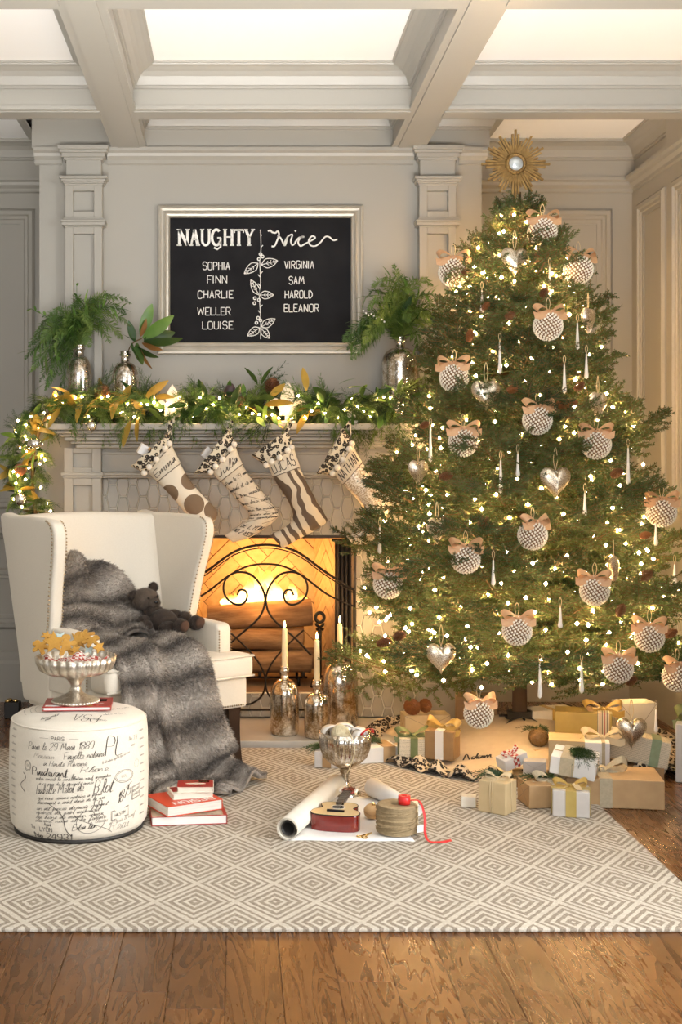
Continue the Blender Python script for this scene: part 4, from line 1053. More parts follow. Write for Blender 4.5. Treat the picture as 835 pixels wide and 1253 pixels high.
# magnolia leaves in the short jug
mg = thing('magnolia_spray', 'magnolia sprig with glossy and brown-backed leaves in short jug', 'greenery', VP[1]+Vector((0, 0, 0.001)), 0, 'cut greenery in the mantel jugs')
mleaf = leaf_mesh('leaf', 0.125, 0.05, MT['leafdark'], 0.15); mleafg = leaf_mesh('leaf', 0.12, 0.046, MT['leafgreen'], 0.1); mleafb = leaf_mesh('leaf', 0.11, 0.04, MT['leafbrown'], 0.2)
MB().tube(catmull([(0, 0, -0.03), (0.03, -0.01, 0.03), (0.075, -0.02, 0.055)], 5), 0.003, 5).build('stem', MT['needle_stem'], mg)
for (bx_, by_, tx, ty, mm, dY) in ((172, 410, 187, 372, mleafg, 0), (175, 414, 213, 388, mleafg, -0.03), (176, 418, 220, 420, mleaf, -0.05), (176, 416, 214, 408, mleaf, 0.03), (172, 412, 182, 390, mleafb, -0.02), (174, 420, 197, 432, mleafb, -0.05), (170, 422, 181, 456, mleafb, -0.03), (168, 420, 172, 448, mleaf, -0.05), (165, 424, 190, 440, mleaf, -0.04), (165, 418, 158, 395, mleaf, 0.02), (162, 420, 168, 443, mleaf, -0.06), (166, 415, 150, 412, mleaf, -0.04)):
    a = at(bx_, by_, -0.14); b = at(tx, ty, -0.14+dY); d = b-a
    o = obj('leaf', mm, None, mg, a-VP[1]); o.rotation_euler = d.to_track_quat('X', 'Y').to_euler(); o.rotation_euler.rotate_axis('X', rf.uniform(-1.0, 0.4)+1.2); o.scale = (d.length/0.12,)*3
# fern spray in the large jug
tips = [at(x, y, Y) for (x, y, Y) in ((420, 418, -0.2), (430, 440, -0.22), (440, 400, -0.1), (447, 365, -0.05), (455, 352, -0.15), (480, 328, -0.1), (497, 345, -0.08), (510, 372, -0.15), (530, 350, -0.1), (545, 385, -0.2), (552, 402, -0.18), (535, 425, -0.25), (515, 428, -0.24), (470, 372, -0.2), (460, 395, -0.25), (445, 420, -0.25), (525, 395, -0.24), (500, 395, -0.25), (540, 370, -0.22), (485, 362, -0.2), (435, 410, -0.14), (450, 380, -0.2), (468, 345, -0.12), (512, 348, -0.16), (538, 395, -0.12), (548, 415, -0.22), (425, 428, -0.16), (460, 415, -0.22), (520, 410, -0.2), (500, 360, -0.2))]
sp3 = spray('fern_spray', 'fern and bay leaf spray in the largest jug beside tree', VP[2]+Vector((0, 0, 0.001)), tips, 'cut greenery in the mantel jugs', MT['cedar'], 0.052, 2, 0.004, 0.0024)
bl_ = leaf_mesh('leaf', 0.09, 0.03, MT['leafdark'], 0.1); bl2 = leaf_mesh('leaf', 0.09, 0.03, MT['leafgreen'], 0.1)
for i, (tx, ty) in enumerate(((455, 360), (470, 345), (505, 352), (520, 345), (515, 385), (462, 380), (500, 410), (485, 415), (475, 405), (496, 368))):
    b = at(tx, ty, -0.16-0.02*(i % 3)); d = b-VP[2]; o = obj('leaf', bl2 if i % 4 == 3 else bl_, None, sp3, d*0.45)
    o.rotation_euler = d.to_track_quat('X', 'Y').to_euler(); o.rotation_euler.rotate_axis('X', rf.uniform(0.4, 1.8)); o.scale = (1.0,)*3
for i, (tx, ty) in enumerate(((425, 425), (450, 362), (478, 340), (528, 360), (548, 400), (512, 420), (440, 395), (500, 350))):
    stem_leaves(sp3, [Vector((0, 0, -0.02)), (at(tx, ty, -0.15)-VP[2])*0.5+Vector((0, -0.02, 0.07)), at(tx, ty, -0.18)-VP[2]], nl if i % 2 else nl2, 18, 0, 30+i)
mb = MB()
for i in range(9):
    p = at(445+i*3.2, 382+i*1.3+((i % 3)-1)*1.5, -0.22)-VP[2]; mb.sphere(p, 0.0042, 8, 6)
mb.build('berry_cluster', MT['white'], sp3)

# ---- garland along the shelf and down its left end
gar = thing('garland', 'mixed pine, magnolia and cedar garland draped along the mantel', 'garland', (BC, -0.13, SHELF))
go = Vector((BC, -0.13, SHELF))
rg_ = random.Random(21)
def fan_mesh(seed, m, L_=0.15, n=9):
    rr = random.Random(seed); mb = MB()
    for k in range(n):
        a = (k-(n-1)/2)*0.17+rr.uniform(-.08, .08); l = L_*(1-abs(k-(n-1)/2)/n*0.9)*rr.uniform(.85, 1.1); dz = rr.uniform(-.25, .15)
        P = catmull([(0, 0, 0), (l*0.5*math.cos(a), l*0.5*math.sin(a), dz*l*0.4+0.012), (l*math.cos(a), l*math.sin(a), dz*l-0.01)], 5); fr = frames(P)
        mb.tube(P, 0.0009, 3)
        for j in range(26):
            u = 0.1+0.9*j/25; i = min(int(u*(len(P)-1)), len(P)-1); t, aa, bb = fr[i]
            for s in (-1, 1):
                w = rr.uniform(-1.2, 1.2); dr = (t*0.75+(aa*math.cos(w)+bb*math.sin(w))*s*0.65).normalized(); q = P[i]; e = q+dr*0.026*rr.uniform(.7, 1.1)
                sw = dr.cross(t); sw = sw.normalized()*0.0013 if sw.length > 1e-6 else aa*0.0013
                mb.add([q, q.lerp(e, .5)-sw, e, q.lerp(e, .5)+sw], [(0, 1, 2, 3)])
    me = mb.mesh('sprig', False); me.materials.append(m); return me
fans = [fan_mesh(i, MT['cedar']) for i in range(3)]+[fan_mesh(5, MT['fir'], 0.13), fan_mesh(6, MT['fir'], 0.16)]
GL = [leaf_mesh('leaf', 0.085, 0.03, MT['leafgreen'], 0.2), leaf_mesh('leaf', 0.095, 0.034, MT['leafdark'], 0.2), leaf_mesh('leaf', 0.10, 0.034, MT['leafgold'], 0.2), leaf_mesh('leaf', 0.06, 0.026, MT['leafgreen'], 0.2)]
def put(me, name, p, d, roll, sc):
    o = obj(name, me, None, gar, p-go); q = Vector(d).to_track_quat('X', 'Z').to_euler(); o.rotation_euler = q; o.rotation_euler.rotate_axis('X', roll); o.scale = (sc,)*3
    return o
# stem
xs0, xs1 = at(68, 500, -0.17).x, at(545, 500, -0.17).x
gpath = [at(44, 632, -0.2), at(40, 590, -0.2), at(42, 550, -0.2), at(58, 510, -0.2), at(90, 500, -0.16)]+[at(x, 500+4*math.sin(x*.05), -0.15) for x in range(120, 560, 40)]
MB().tube([p-go for p in catmull(gpath, 4)], 0.008, 6).build('stem', MT['needle_stem'], gar)
for i in range(190):
    u = i/189; px = 52+u*480
    py = 499+rg_.uniform(-8, 10); Y = rg_.uniform(-0.21, -0.09); p = at(px, py, Y)
    ang = rg_.uniform(0, 2*PI); dx = math.cos(ang)*0.9; dz = math.sin(ang)
    dn = rg_.random()
    d = Vector((dx, rg_.uniform(-1.0, -0.1), dz*0.8 if dz > 0 else dz*1.2))
    if min(abs(px-211), abs(px-352)) > 15 or Y > -0.13:
        put(rg_.choice(fans), 'sprig', Vector((p.x, Y, max(p.z, SHELF+0.03))), d, rg_.uniform(-1, 1), rg_.uniform(0.75, 1.25))
for i in range(190):
    u = rg_.random(); px = 50+u*475; py = 497+rg_.uniform(-16, 14); Y = rg_.uniform(-0.25, -0.15); p = at(px, py, Y); p.z = max(p.z, SHELF+0.02)
    if min(abs(px-211), abs(px-352)) < 17: continue
    ang = rg_.uniform(0, 2*PI)
    gold = px < 190 and rg_.random() < 0.6 or (305 < px < 380 and rg_.random() < 0.4)
    me = GL[2] if gold else rg_.choice((GL[0], GL[1], GL[1], GL[3]))
    put(me, 'leaf', p, (math.cos(ang), rg_.uniform(-0.9, 0), math.sin(ang)*0.7+0.1), rg_.uniform(-1.2, 1.2), rg_.uniform(0.7, 1.3))
for i in range(84):                                 # the tail hanging past the shelf end
    u = i/83; py = 503+u*130; px = 52-14*math.sin(u*PI*0.9)-6+rg_.uniform(-17, 17); p = at(px, py, rg_.uniform(-0.26, -0.14)); ang = rg_.uniform(0, 2*PI)
    if i % 2: put(rg_.choice(fans), 'sprig', p, (math.cos(ang), rg_.uniform(-.8, 0), math.sin(ang)*0.8-0.5), rg_.uniform(-1, 1), rg_.uniform(0.5, 0.8))
    put(rg_.choice((GL[2], GL[2], GL[1], GL[0], GL[1])), 'leaf', p, (math.cos(ang+2), rg_.uniform(-.9, 0), math.sin(ang+2)*0.8), rg_.uniform(-1, 1), rg_.uniform(0.6, 1.1))
for (x, y, dx, dz, me, sc) in ((375, 478, -0.1, 1, GL[2], 1.1), (485, 478, 0.9, 0.5, GL[0], .85), (485, 480, -0.7, 0.6, GL[0], .8), (487, 480, 0.2, 0.9, GL[0], .8), (486, 484, 0.8, -0.1, GL[0], .8), (425, 475, 1, 0.2, GL[0], 1), (420, 482, 0.6, -0.6, GL[0], .9), (415, 470, 0.9, 0.5, GL[0], .9), (240, 480, -0.8, 0.5, GL[0], 1), (80, 485, 1, 0.4, GL[0], 1.1), (95, 495, -1, 0.1, GL[2], 1.2), (110, 498, 1, 0, GL[2], 1.1), (160, 515, -0.4, -1, GL[2], 1.2), (170, 510, -0.2, -1, GL[2], 1.1), (315, 470, -0.5, 0.9, GL[1], 1), (320, 470, 0.4, 0.9, GL[1], 1)):
    put(me, 'leaf', at(x, y, -0.24), (dx, -0.35, dz), rg_.uniform(-.4, .4), sc)
# fairy lights in the garland
bm_ = MB(); wire = []
for i in range(84):
    if i < 57: px = 60+ (i/56)*450; py = 498+rg_.uniform(-14, 16); Y = rg_.uniform(-0.27, -0.20)
    else: u = (i-57)/26; py = 505+u*125; px = 42-8*math.sin(u*PI)+rg_.uniform(-22, 22); Y = rg_.uniform(-0.29, -0.22)
    p = at(px, py, Y); bm_.octa(p-go, 0.0058); wire.append(p-go)
lights_g = thing('fairy_lights', 'warm white fairy lights woven through the mantel garland', 'string lights', go)
o = bm_.build('bulbs', MT['bulb_small'], lights_g); tag(o, kind='stuff')
wp = sorted(wire[:57], key=lambda p: p.x); MB().tube([p+Vector((0, 0.012, -0.004)) for p in wire[57:][::-1]+wp], 0.001, 3).build('wire', MT['green'], lights_g)

def pine_cone(loc, r, l, rot, label, group, m='cone'):
    mb = MB(); n = 13; k = 0
    for i in range(n):
        u = (i+0.5)/n; rr_ = r*(math.sin(PI*(0.12+0.83*u))**0.75); z = -l/2+l*u; cnt = max(5, int(9*rr_/r))
        for j in range(cnt):
            w = 2*PI*(j+0.5*(i % 2))/cnt; c, s = math.cos(w), math.sin(w); hw = PI*rr_/cnt*0.95; up = l*0.10
            p0 = Vector((c*rr_*0.35, s*rr_*0.35, z-up*0.3)); p1 = Vector((c*rr_*0.92-s*hw, s*rr_*0.92+c*hw, z+up*0.35)); p2 = Vector((c*rr_*1.08, s*rr_*1.08, z+up*0.75)); p3 = Vector((c*rr_*0.92+s*hw, s*rr_*0.92-c*hw, z+up*0.35)); p4 = Vector((c*rr_*0.9, s*rr_*0.9, z-up*0.1))
            mb.add([p0, p1, p2, p3, p4], [(0, 1, 2, 3), (0, 3, 4), (3, 2, 4), (2, 1, 4), (1, 0, 4)])
    mb.lathe([(0, -l/2), (r*0.45, -l*0.3), (r*0.5, 0), (r*0.3, l*0.35), (0, l*0.48)], 8)
    o = mb.build('pine_cone', MT[m], None, loc, rot); return tag(o, label, 'pine cone', group)
pine_cone(at(125, 480, -0.19), 0.036, 0.07, (1.2, 0.2, 0), 'brown pine cone in the garland between two jugs', 'pine cones in the garland')
pine_cone(at(333, 473, -0.20), 0.034, 0.075, (0.5, 0.1, 0), 'open pine cone standing in garland beside white ceramic pear', 'pine cones in the garland')
pine_cone(at(24, 575, -0.24), 0.026, 0.05, (1.3, 0.4, 0), 'small pine cone in the hanging tail of the garland', 'pine cones in the garland')
def bauble(loc, r, label, group, m='mercury', squash=1.0):
    t = thing('glass_bauble', label, 'bauble', loc, 0, group)
    MB().sphere((0, 0, 0), r, 20, 14, (1, 1, squash)).build('globe', MT[m], t)
    MB().lathe([(r*0.22, r*squash*0.97), (r*0.22, r*squash*1.15), (r*0.16, r*squash*1.2), (0, r*squash*1.2)], 10).build('cap', MT['silver'], t)
    q = [(math.cos(a)*r*0.13, 0, r*squash*1.3+math.sin(a)*r*0.13) for a in [2*PI*i/10 for i in range(10)]]
    MB().tube(q, r*0.03, 4, closed=True).build('ring', MT['silver'], t)
    return t
bauble(at(112, 521, -0.27), 0.024, 'small silvered bauble hanging below gold leaves on the garland', 'baubles in the garland')
bauble(at(42, 543, -0.28), 0.036, 'large silvered bauble on the garland corner', 'baubles in the garland', 'mercury', 0.75)
bauble(at(25, 611, -0.27), 0.028, 'silvered bauble low in the hanging garland tail', 'baubles in the garland')
bauble(at(488, 500, -0.28), 0.024, 'clear silvered bauble on the garland beside the tree', 'baubles in the garland')
o = MB().lathe([(0, -0.034), (0.022, -0.022), (0.029, 0.0), (0.02, 0.028), (0.008, 0.042), (0, 0.044)], 16).build('plum', MT['purple'], None, at(281, 481, -0.2), (0.2, 0.2, 0)); tag(o, 'dark purple plum tucked in the garland', 'fruit')
o = MB().lathe([(0, -0.026), (0.02, -0.018), (0.026, 0.0), (0.02, 0.018), (0, 0.024)], 16).build('chestnut', MT['cone'], None, at(293, 491, -0.22), (0.6, 0.2, 0)); tag(o, 'brown chestnut beside the purple plum in garland', 'fruit')
# white ceramic pear stocking weight and fleur-de-lis holders
def fleur(mb, s):
    def pr(pts, y0=-0.007, y1=0.007): mb.prism(pts, y0, y1)
    mid_ = [(0, 1.0), (.12, .82), (.17, .6), (.10, .38), (.05, .22), (-.05, .22), (-.10, .38), (-.17, .6), (-.12, .82)]
    pr([(a*s, b*s) for a, b in mid_])
    for q in (1, -1):
        o_ = catmull([(.06, .24, 0), (.12, .44, 0), (.26, .60, 0), (.40, .54, 0), (.42, .40, 0), (.34, .33, 0), (.31, .40, 0), (.27, .44, 0), (.22, .36, 0), (.18, .24, 0)], 3)
        pr([(q*p.x*s, p.y*s) for p in (o_ if q > 0 else o_[::-1])])
    mb.box(-.2*s, .2*s, -0.009, 0.009, .18*s, .26*s)
    pr([(-.07*s, 0), (.07*s, 0), (.06*s, .2*s), (-.06*s, .2*s)])
def holder(px, top, bot, Y, label):
    p = at(px, bot, Y); h = at(px, top, Y).z-(SHELF)
    t = thing('stocking_holder', label, 'stocking holder', (p.x, Y, SHELF), 0, 'fleur-de-lis stocking holders')
    mb = MB(); fleur(mb, h); o = mb.build('fleur_de_lis', MT['ceramic'], t); bevel(o, 0.003, 2)
    o = MB().box(-0.035, 0.035, -0.02, 0.06, 0, 0.012).build('base', MT['ceramic'], t); bevel(o, 0.003, 2)
    MB().tube(catmull([(0, -0.012, 0.014), (0, -0.035, 0.012), (0, 0.2352-0.2352-0.045, -0.02), (0, -0.05, -0.045), (0, -0.062, -0.05), (0, -0.066, -0.038)], 5), 0.003, 6).build('hook', MT['ceramic'], t)
    return t
holder(211, 470, 512, -0.20, 'cream ceramic fleur-de-lis stocking holder above the dotted stocking')
holder(352, 466, 512, -0.20, 'cream ceramic fleur-de-lis stocking holder above the zebra stocking')
holder(283, 500, 512, -0.205, 'low cream stocking holder hidden in garland above script stocking')
holder(428, 500, 512, -0.205, 'low cream stocking holder hidden in garland above sparkling stocking')

# ------------------------------------------------------------------ stockings
SY = -0.275
def sp_dots(name, base, dot, circles):
    m, nt, p = _nt(name); tc = N(nt, 'ShaderNodeTexCoord'); sp = N(nt, 'ShaderNodeSeparateXYZ'); L(nt, tc.outputs['Object'], sp.inputs[0]); tot = None
    for (cx, cz, r) in circles:
        dx = math_n(nt, 'SUBTRACT', sp.outputs[0], cx); dz = math_n(nt, 'SUBTRACT', sp.outputs[2], cz)
        d = math_n(nt, 'ADD', math_n(nt, 'MULTIPLY', dx, dx), math_n(nt, 'MULTIPLY', dz, dz)); q = math_n(nt, 'LESS_THAN', d, r*r)
        tot = q if tot is None else math_n(nt, 'MAXIMUM', tot, q)
    L(nt, mix_c(nt, tot, base, dot), p.inputs['Base Color']); p.inputs['Roughness'].default_value = 0.85; return m
def zebra():
    m, nt, p = _nt('zebra_fabric'); tc = N(nt, 'ShaderNodeTexCoord'); mp = N(nt, 'ShaderNodeMapping'); mp.inputs['Rotation'].default_value = (0, 0.5, 0); L(nt, tc.outputs['Object'], mp.inputs[0])
    w = N(nt, 'ShaderNodeTexWave', i_Scale=6.5, i_Distortion=5.5, i_Detail=2.0, i_Detail_Scale=1.4); L(nt, mp.outputs[0], w.inputs['Vector'])
    r = ramp(nt, w.outputs['Fac'], [(0.50, (0.58, 0.50, 0.38)), (0.58, (0.10, 0.068, 0.045))]); L(nt, r.outputs[0], p.inputs['Base Color']); p.inputs['Roughness'].default_value = 0.75; return m
def sparkle():
    m, nt, p = _nt('sequin_fabric'); tc = N(nt, 'ShaderNodeTexCoord'); v = N(nt, 'ShaderNodeTexVoronoi', i_Scale=240.0); L(nt, tc.outputs['Object'], v.inputs['Vector'])
    r = ramp(nt, v.outputs['Color'], [(0.35, (0.42, 0.33, 0.22)), (0.6, (0.80, 0.76, 0.68))]); L(nt, r.outputs[0], p.inputs['Base Color']); p.inputs['Roughness'].default_value = 0.35; p.inputs['Metallic'].default_value = 0.25; return m
MT['pompom'] = mat('cream_pompom', (0.82, 0.76, 0.66), 0.95, bump=0.6, bscale=300)
MT['cuffband'] = mat('cream_canvas', (0.68, 0.61, 0.49), 0.85, col2=(0.62, 0.55, 0.43), vscale=120)
MT['linen'] = mat('natural_linen', (0.60, 0.52, 0.40), 0.9, col2=(0.54, 0.46, 0.35), vscale=200)
MT['braid'] = mat('dark_braid', (0.03, 0.022, 0.018), 0.8, col2=(0.3, 0.25, 0.18), vscale=300, contrast=(0.45, 0.6))
STK = {
 'dotted': dict(label='cream stocking with large brown dots and leopard cuff', hook=(209, 520), top=((161, 571), (206, 532)), cuff=((176, 579), (209, 541)),
   rungs=[((179, 576), (208, 542)), ((189, 585), (217, 560)), ((199, 596), (226, 577)), ((213, 611), (239, 596)), ((226, 627), (255, 613)), ((232, 637), (266, 626)), ((231, 644), (262, 638)), ((226, 651), (247, 651)), ((217, 660), (232, 667)), ((209, 668), (217, 677))], name='Emma'),
 'script': dict(label='natural linen stocking printed with black script and leopard cuff', hook=(284, 520), top=((238, 580), (279, 527)), cuff=((257, 578), (288, 542)),
   rungs=[((259, 575), (287, 543)), ((267, 586), (294, 563)), ((278, 598), (305, 582)), ((291, 613), (322, 603)), ((304, 627), (338, 623)), ((304, 635), (340, 633)), ((295, 642), (325, 646)), ((284, 649), (305, 658)), ((275, 655), (285, 664))], name='Julia'),
 'zebra': dict(label='zebra striped stocking with leopard cuff and white name band', hook=(357, 518), top=((308, 558), (352, 527)), cuff=((325, 569), (358, 546)),
   rungs=[((327, 567), (358, 544)), ((333, 580), (365, 566)), ((339, 592), (373, 585)), ((350, 608), (384, 606)), ((358, 626), (398, 630)), ((357, 637), (400, 639)), ((349, 645), (385, 649)), ((340, 650), (362, 662)), ((331, 655), (346, 671))], name='LUCAS'),
 'sequin': dict(label='sparkling white sequin stocking with leopard cuff beside tree', hook=(428, 520), top=((388, 580), (420, 526)), cuff=((406, 580), (431, 541)),
   rungs=[((408, 577), (430, 542)), ((417, 589), (440, 561)), ((428, 601), (452, 578)), ((438, 612), (467, 598)), ((447, 626), (480, 619)), ((449, 637), (481, 636)), ((444, 645), (468, 652)), ((434, 651), (450, 665)), ((424, 656), (432, 666))], name='NATHAN'),
}
def st_section(rungs, t):
    """interpolated rung: centre, half vector"""
    m = len(rungs)-1; f = t*m; i = min(int(f), m-1); k = f-i
    def cat(a, b, c, d, t): return 0.5*((2*b)+(c-a)*t+(2*a-5*b+4*c-d)*t*t+(3*b-a-3*c+d)*t**3)
    g = lambda j: rungs[max(0, min(m, j))]
    Lp = cat(g(i-1)[0], g(i)[0], g(i+1)[0], g(i+2)[0], k); Rp = cat(g(i-1)[1], g(i)[1], g(i+1)[1], g(i+2)[1], k)
    return (Lp+Rp)/2, (Rp-Lp)/2
for key, d in STK.items():
    o0 = at(d['hook'][0], d['hook'][1], SY); t = thing('stocking', d['label'], 'stocking', o0, 0, 'stockings hung from the mantel')
    rg = [(at(a[0], a[1], SY)-o0, at(b[0], b[1], SY)-o0) for a, b in d['rungs']]
    def pt(tt, w, rg=rg, grow=0.0):
        c, h = st_section(rg, tt); th = (0.030+0.012*math.sin(PI*min(1, tt*1.2)))*(1 if tt < 0.85 else 1-(tt-0.85)*4)
        return c+h*(1+grow/h.length)*math.cos(w)+Vector((0, -1, 0))*(th+grow)*math.sin(w)
    mb = MB(); n, m = 20, 30; vs = []; fs = []
    for i in range(m+1):
        for k_ in range(n): vs.append(pt(i/m, 2*PI*k_/n))
    for i in range(m):
        for k_ in range(n): fs.append((i*n+k_, i*n+(k_+1) % n, (i+1)*n+(k_+1) % n, (i+1)*n+k_))
    fs.append(tuple(m*n+k_ for k_ in range(n))); mb.add(vs, fs, True)
    if key == 'dotted':
        cs = [(at(x, y, SY)-o0, r/scale_at(SY)) for (x, y, r) in ((238, 617, 12.5), (233, 588, 11), (208, 604, 11), (262, 624, 12), (232, 640, 8), (190, 592, 5), (225, 660, 9))]
        body = sp_dots('dotted_canvas', (0.72, 0.65, 0.53), (0.17, 0.115, 0.07), [(c.x, c.z, r) for c, r in cs])
    else: body = {'script': MT['linen'], 'zebra': zebra(), 'sequin': sparkle()}[key]
    mb.build('body', body, t)
    # leopard cuff: a flared ruffle from the opening down to the pompom line
    a0, a1 = [at(q[0], q[1], SY)-o0 for q in d['top']]; b0, b1 = [at(q[0], q[1], SY)-o0 for q in d['cuff']]
    def cuffp(u, v, inner=0.0):
        c = ((a0+a1)/2).lerp((b0+b1)/2, v); h = ((a1-a0)/2).lerp((b1-b0)/2, v); w = 2*PI*u
        ruff = 1+0.05*math.sin(w*7+v*2)*(0.4+0.6*v)
        return c+h*math.cos(w)*ruff+Vector((0, -1, 0))*(0.052-0.008*v)*math.sin(w)*ruff+Vector((0, 0, 0.004*math.sin(w*7)))
    mb = MB().surf(cuffp, 56, 7); o = mb.build('leopard_cuff', MT['leopard'], t); q = o.modifiers.new('s', 'SOLIDIFY'); q.thickness = 0.005; q.offset = -1
    for i in range(5):
        w = PI*(0.10+0.80*i/4); p = cuffp(w/(2*PI), 1.02); p = p+Vector((0, -0.008, -0.004))
        o = MB().sphere((0, 0, 0), 0.0135, 10, 7).build('pompom', MT['pompom'], t, p)
    # name band with braid lines and the name
    def bandp(u, v): return pt(0.03+0.13*v, u*2*PI, grow=0.0022)
    MB().surf(bandp, 24, 4).build('name_band', MT['cuffband'], t)
    for v in (0.0, 1.0):
        MB().tube([pt(0.03+0.13*v, w*PI/12, grow=0.003) for w in range(-1, 14)], 0.0018, 4).build('braid', MT['braid'], t)
    script_ = key in ('dotted', 'script')
    ls, wd = lay_text(d['name'], 1.0, slant=0.25 if script_ else 0, smooth=script_)
    mb = MB(); sgw = 2.0
    def plc(u, v, wd=wd):
        w = PI*(0.80-0.60*(u/wd)); tt = 0.03+0.13*(0.78-0.55*v)
        if script_: tt = 0.03+0.13*(0.72-0.42*v)
        e = 0.002; p = pt(tt, w, grow=0.004); return p, Vector((0, -1, 0))
    ink(mb, ls, plc, 0.0013 if script_ else 0.0017); mb.build('name_lettering', MT['ink'], t)
    # hanging loop
    MB().tube(catmull([a1+Vector((-0.004, 0, -0.004)), a1*0.5+Vector((0.004, 0, 0.0)), Vector((0.002, 0.0, 0.012)), Vector((0.0, 0.004, 0.016)), Vector((-0.004, 0, 0.01)), a1*0.5+Vector((-0.006, 0, 0)), a1+Vector((-0.01, 0, -0.004))], 5), 0.004, 6).build('hanging_loop', MT['leopard'], t)
    if key == 'script':
        mb = MB()
        lines = ['a Paris le 29 mars', 'madame et cie rue', 'du bon marche', 'livre deux cents', 'pour la maison', 'societe des arts', 'au comptoir']
        for i, tx in enumerate(lines):
            ls, wd = lay_text(tx, 1.0, 0.3, True); t0 = 0.20+i*0.065
            ink(mb, ls, lambda u, v: (pt(t0+0.028*(1-v), PI*(0.88-0.76*u/wd), grow=0.0015), Vector((0, -1, 0))), 0.0007, 0.6)
        for tx, t0 in (('DE LYON', 0.735), ('NO 2 N931', 0.82)):
            ls, wd = lay_text(tx, 1.0); ink(mb, ls, lambda u, v: (pt(t0+0.05*(1-v), PI*(0.82-0.64*u/wd), grow=0.0015), Vector((0, -1, 0))), 0.0011)
        for ph in (0, 1.5):
            ink(mb, [[(i/20, 0) for i in range(21)]], lambda u, v: (pt(0.25+0.45*u, PI*(0.5+0.35*math.sin(u*6+ph)), grow=0.0015), Vector((0, -1, 0))), 0.0006)
        tag(mb.build('script_print', MT['ink'], t), kind='stuff')
    if key in ('dotted', 'script'):          # small presents peeping out of the cuff
        c = (a0*0.6+a1*0.4)
        if key == 'dotted':
            g = tag(MB().box(-0.022, 0.022, -0.015, 0.015, -0.02, 0.025).build('wrapped_parcel', MT['white'], None, o0+c+Vector((-0.012, -0.01, 0.015)), (0.2, 0.5, 0.3)), 'tiny white paper parcel in the dotted stocking', 'gift'); bevel(g, 0.003)
            tt_ = thing('peg_doll', 'little wooden peg doll peeping from the dotted stocking', 'toy', o0+c+Vector((0.024, -0.02, 0.006)), (0, -0.5, 0))
            MB().lathe([(0, -0.02), (0.009, -0.02), (0.007, 0.004), (0.004, 0.008)], 10).build('doll_body', MT['lightwood'], tt_); MB().sphere((0, 0, 0.014), 0.009, 10, 8).build('doll_head', MT['lightwood'], tt_)
            cn = thing('candy_cane', 'red and white candy cane in the dotted stocking', 'candy cane', o0+c+Vector((0.036, -0.014, 0.014)), (0, 1.0, 0))
            P = catmull([(0, 0, -0.03), (0, 0, 0.03), (0.006, 0, 0.044), (0.018, 0, 0.046), (0.022, 0, 0.034)], 5); MB().tube(P, 0.004, 8).build('cane', MT['white'], cn)
            mb = MB()
            for i in range(0, len(P)-2, 3): mb.tube([P[i], P[i+1]], 0.0043, 8)
            mb.build('red_stripes', MT['brightred'], cn)
        else:
            g = tag(MB().box(-0.018, 0.018, -0.014, 0.014, -0.03, 0.02).build('wrapped_parcel', MT['silverwrap'], None, o0+c+Vector((0.0, -0.01, 0.02)), (0.1, 0.6, 0.2)), 'tiny grey paper parcel in the script stocking', 'gift'); bevel(g, 0.003)

# ------------------------------------------------------------------ wingback chair
TH = math.radians(38)
CH = Vector((-0.415, -0.745, 0.0)); RUGZ = 0.012
chair = thing('wingback_chair', 'cream linen wingback armchair with nailhead trim and dark legs', 'armchair', CH+Vector((0, 0, RUGZ)), TH)
def soft(o, w=0.02, s=3):
    b = o.modifiers.new('b', 'BEVEL'); b.width = w; b.segments = s; b.limit_method = 'ANGLE'; b.angle_limit = math.radians(35)
    for p in o.data.polygons: p.use_smooth = True
    return o
def shear(mb, fn): mb.v = [Vector(fn(p)) for p in mb.v]; return mb
# legs
for (x, y, fr_) in ((-0.27, -0.285, 1), (0.27, -0.285, 1), (-0.235, 0.20, 0), (0.235, 0.20, 0)):
    mb = MB(); n = 6; vs = []
    for i in range(n+1):
        u = i/n; hw = 0.031-0.014*u**0.8; dy = (-0.03*u*u if fr_ else 0.06*u*u); z = 0.235*(1-u); dx = 0.01*u*u*(1 if x > 0 else -1)
        vs.append([(x+dx-hw, y+dy-hw, z), (x+dx+hw, y+dy-hw, z), (x+dx+hw, y+dy+hw, z), (x+dx-hw, y+dy+hw, z)])
    for i in range(n): mb.hexa(vs[i+1], vs[i])
    o = mb.build('leg', MT['darkwood'], chair)
# seat rail / apron
mb = MB(); mb.prism([(-0.325, -0.325), (0.325, -0.325), (0.325, 0.0), (0.32, 0.25), (-0.32, 0.25), (-0.325, 0.0)], 0.222, 0.338, 'xy'); soft(mb.build('seat_base', MT['cream'], chair), 0.012)
# T cushion
mb = MB(); mb.prism([(-0.335, -0.36), (0.335, -0.36), (0.34, -0.235), (0.262, -0.235), (0.255, 0.19), (-0.255, 0.19), (-0.262, -0.235), (-0.34, -0.235)], 0.338, 0.432, 'xy')
soft(mb.build('seat_cushion', MT['cream'], chair), 0.026, 4)
mb = MB()
for z in (0.348, 0.424): mb.tube([(-0.333, -0.356, z), (0, -0.361, z), (0.333, -0.356, z), (0.338, -0.24, z)], 0.004, 5)
mb.build('cushion_piping', MT['cream'], chair)
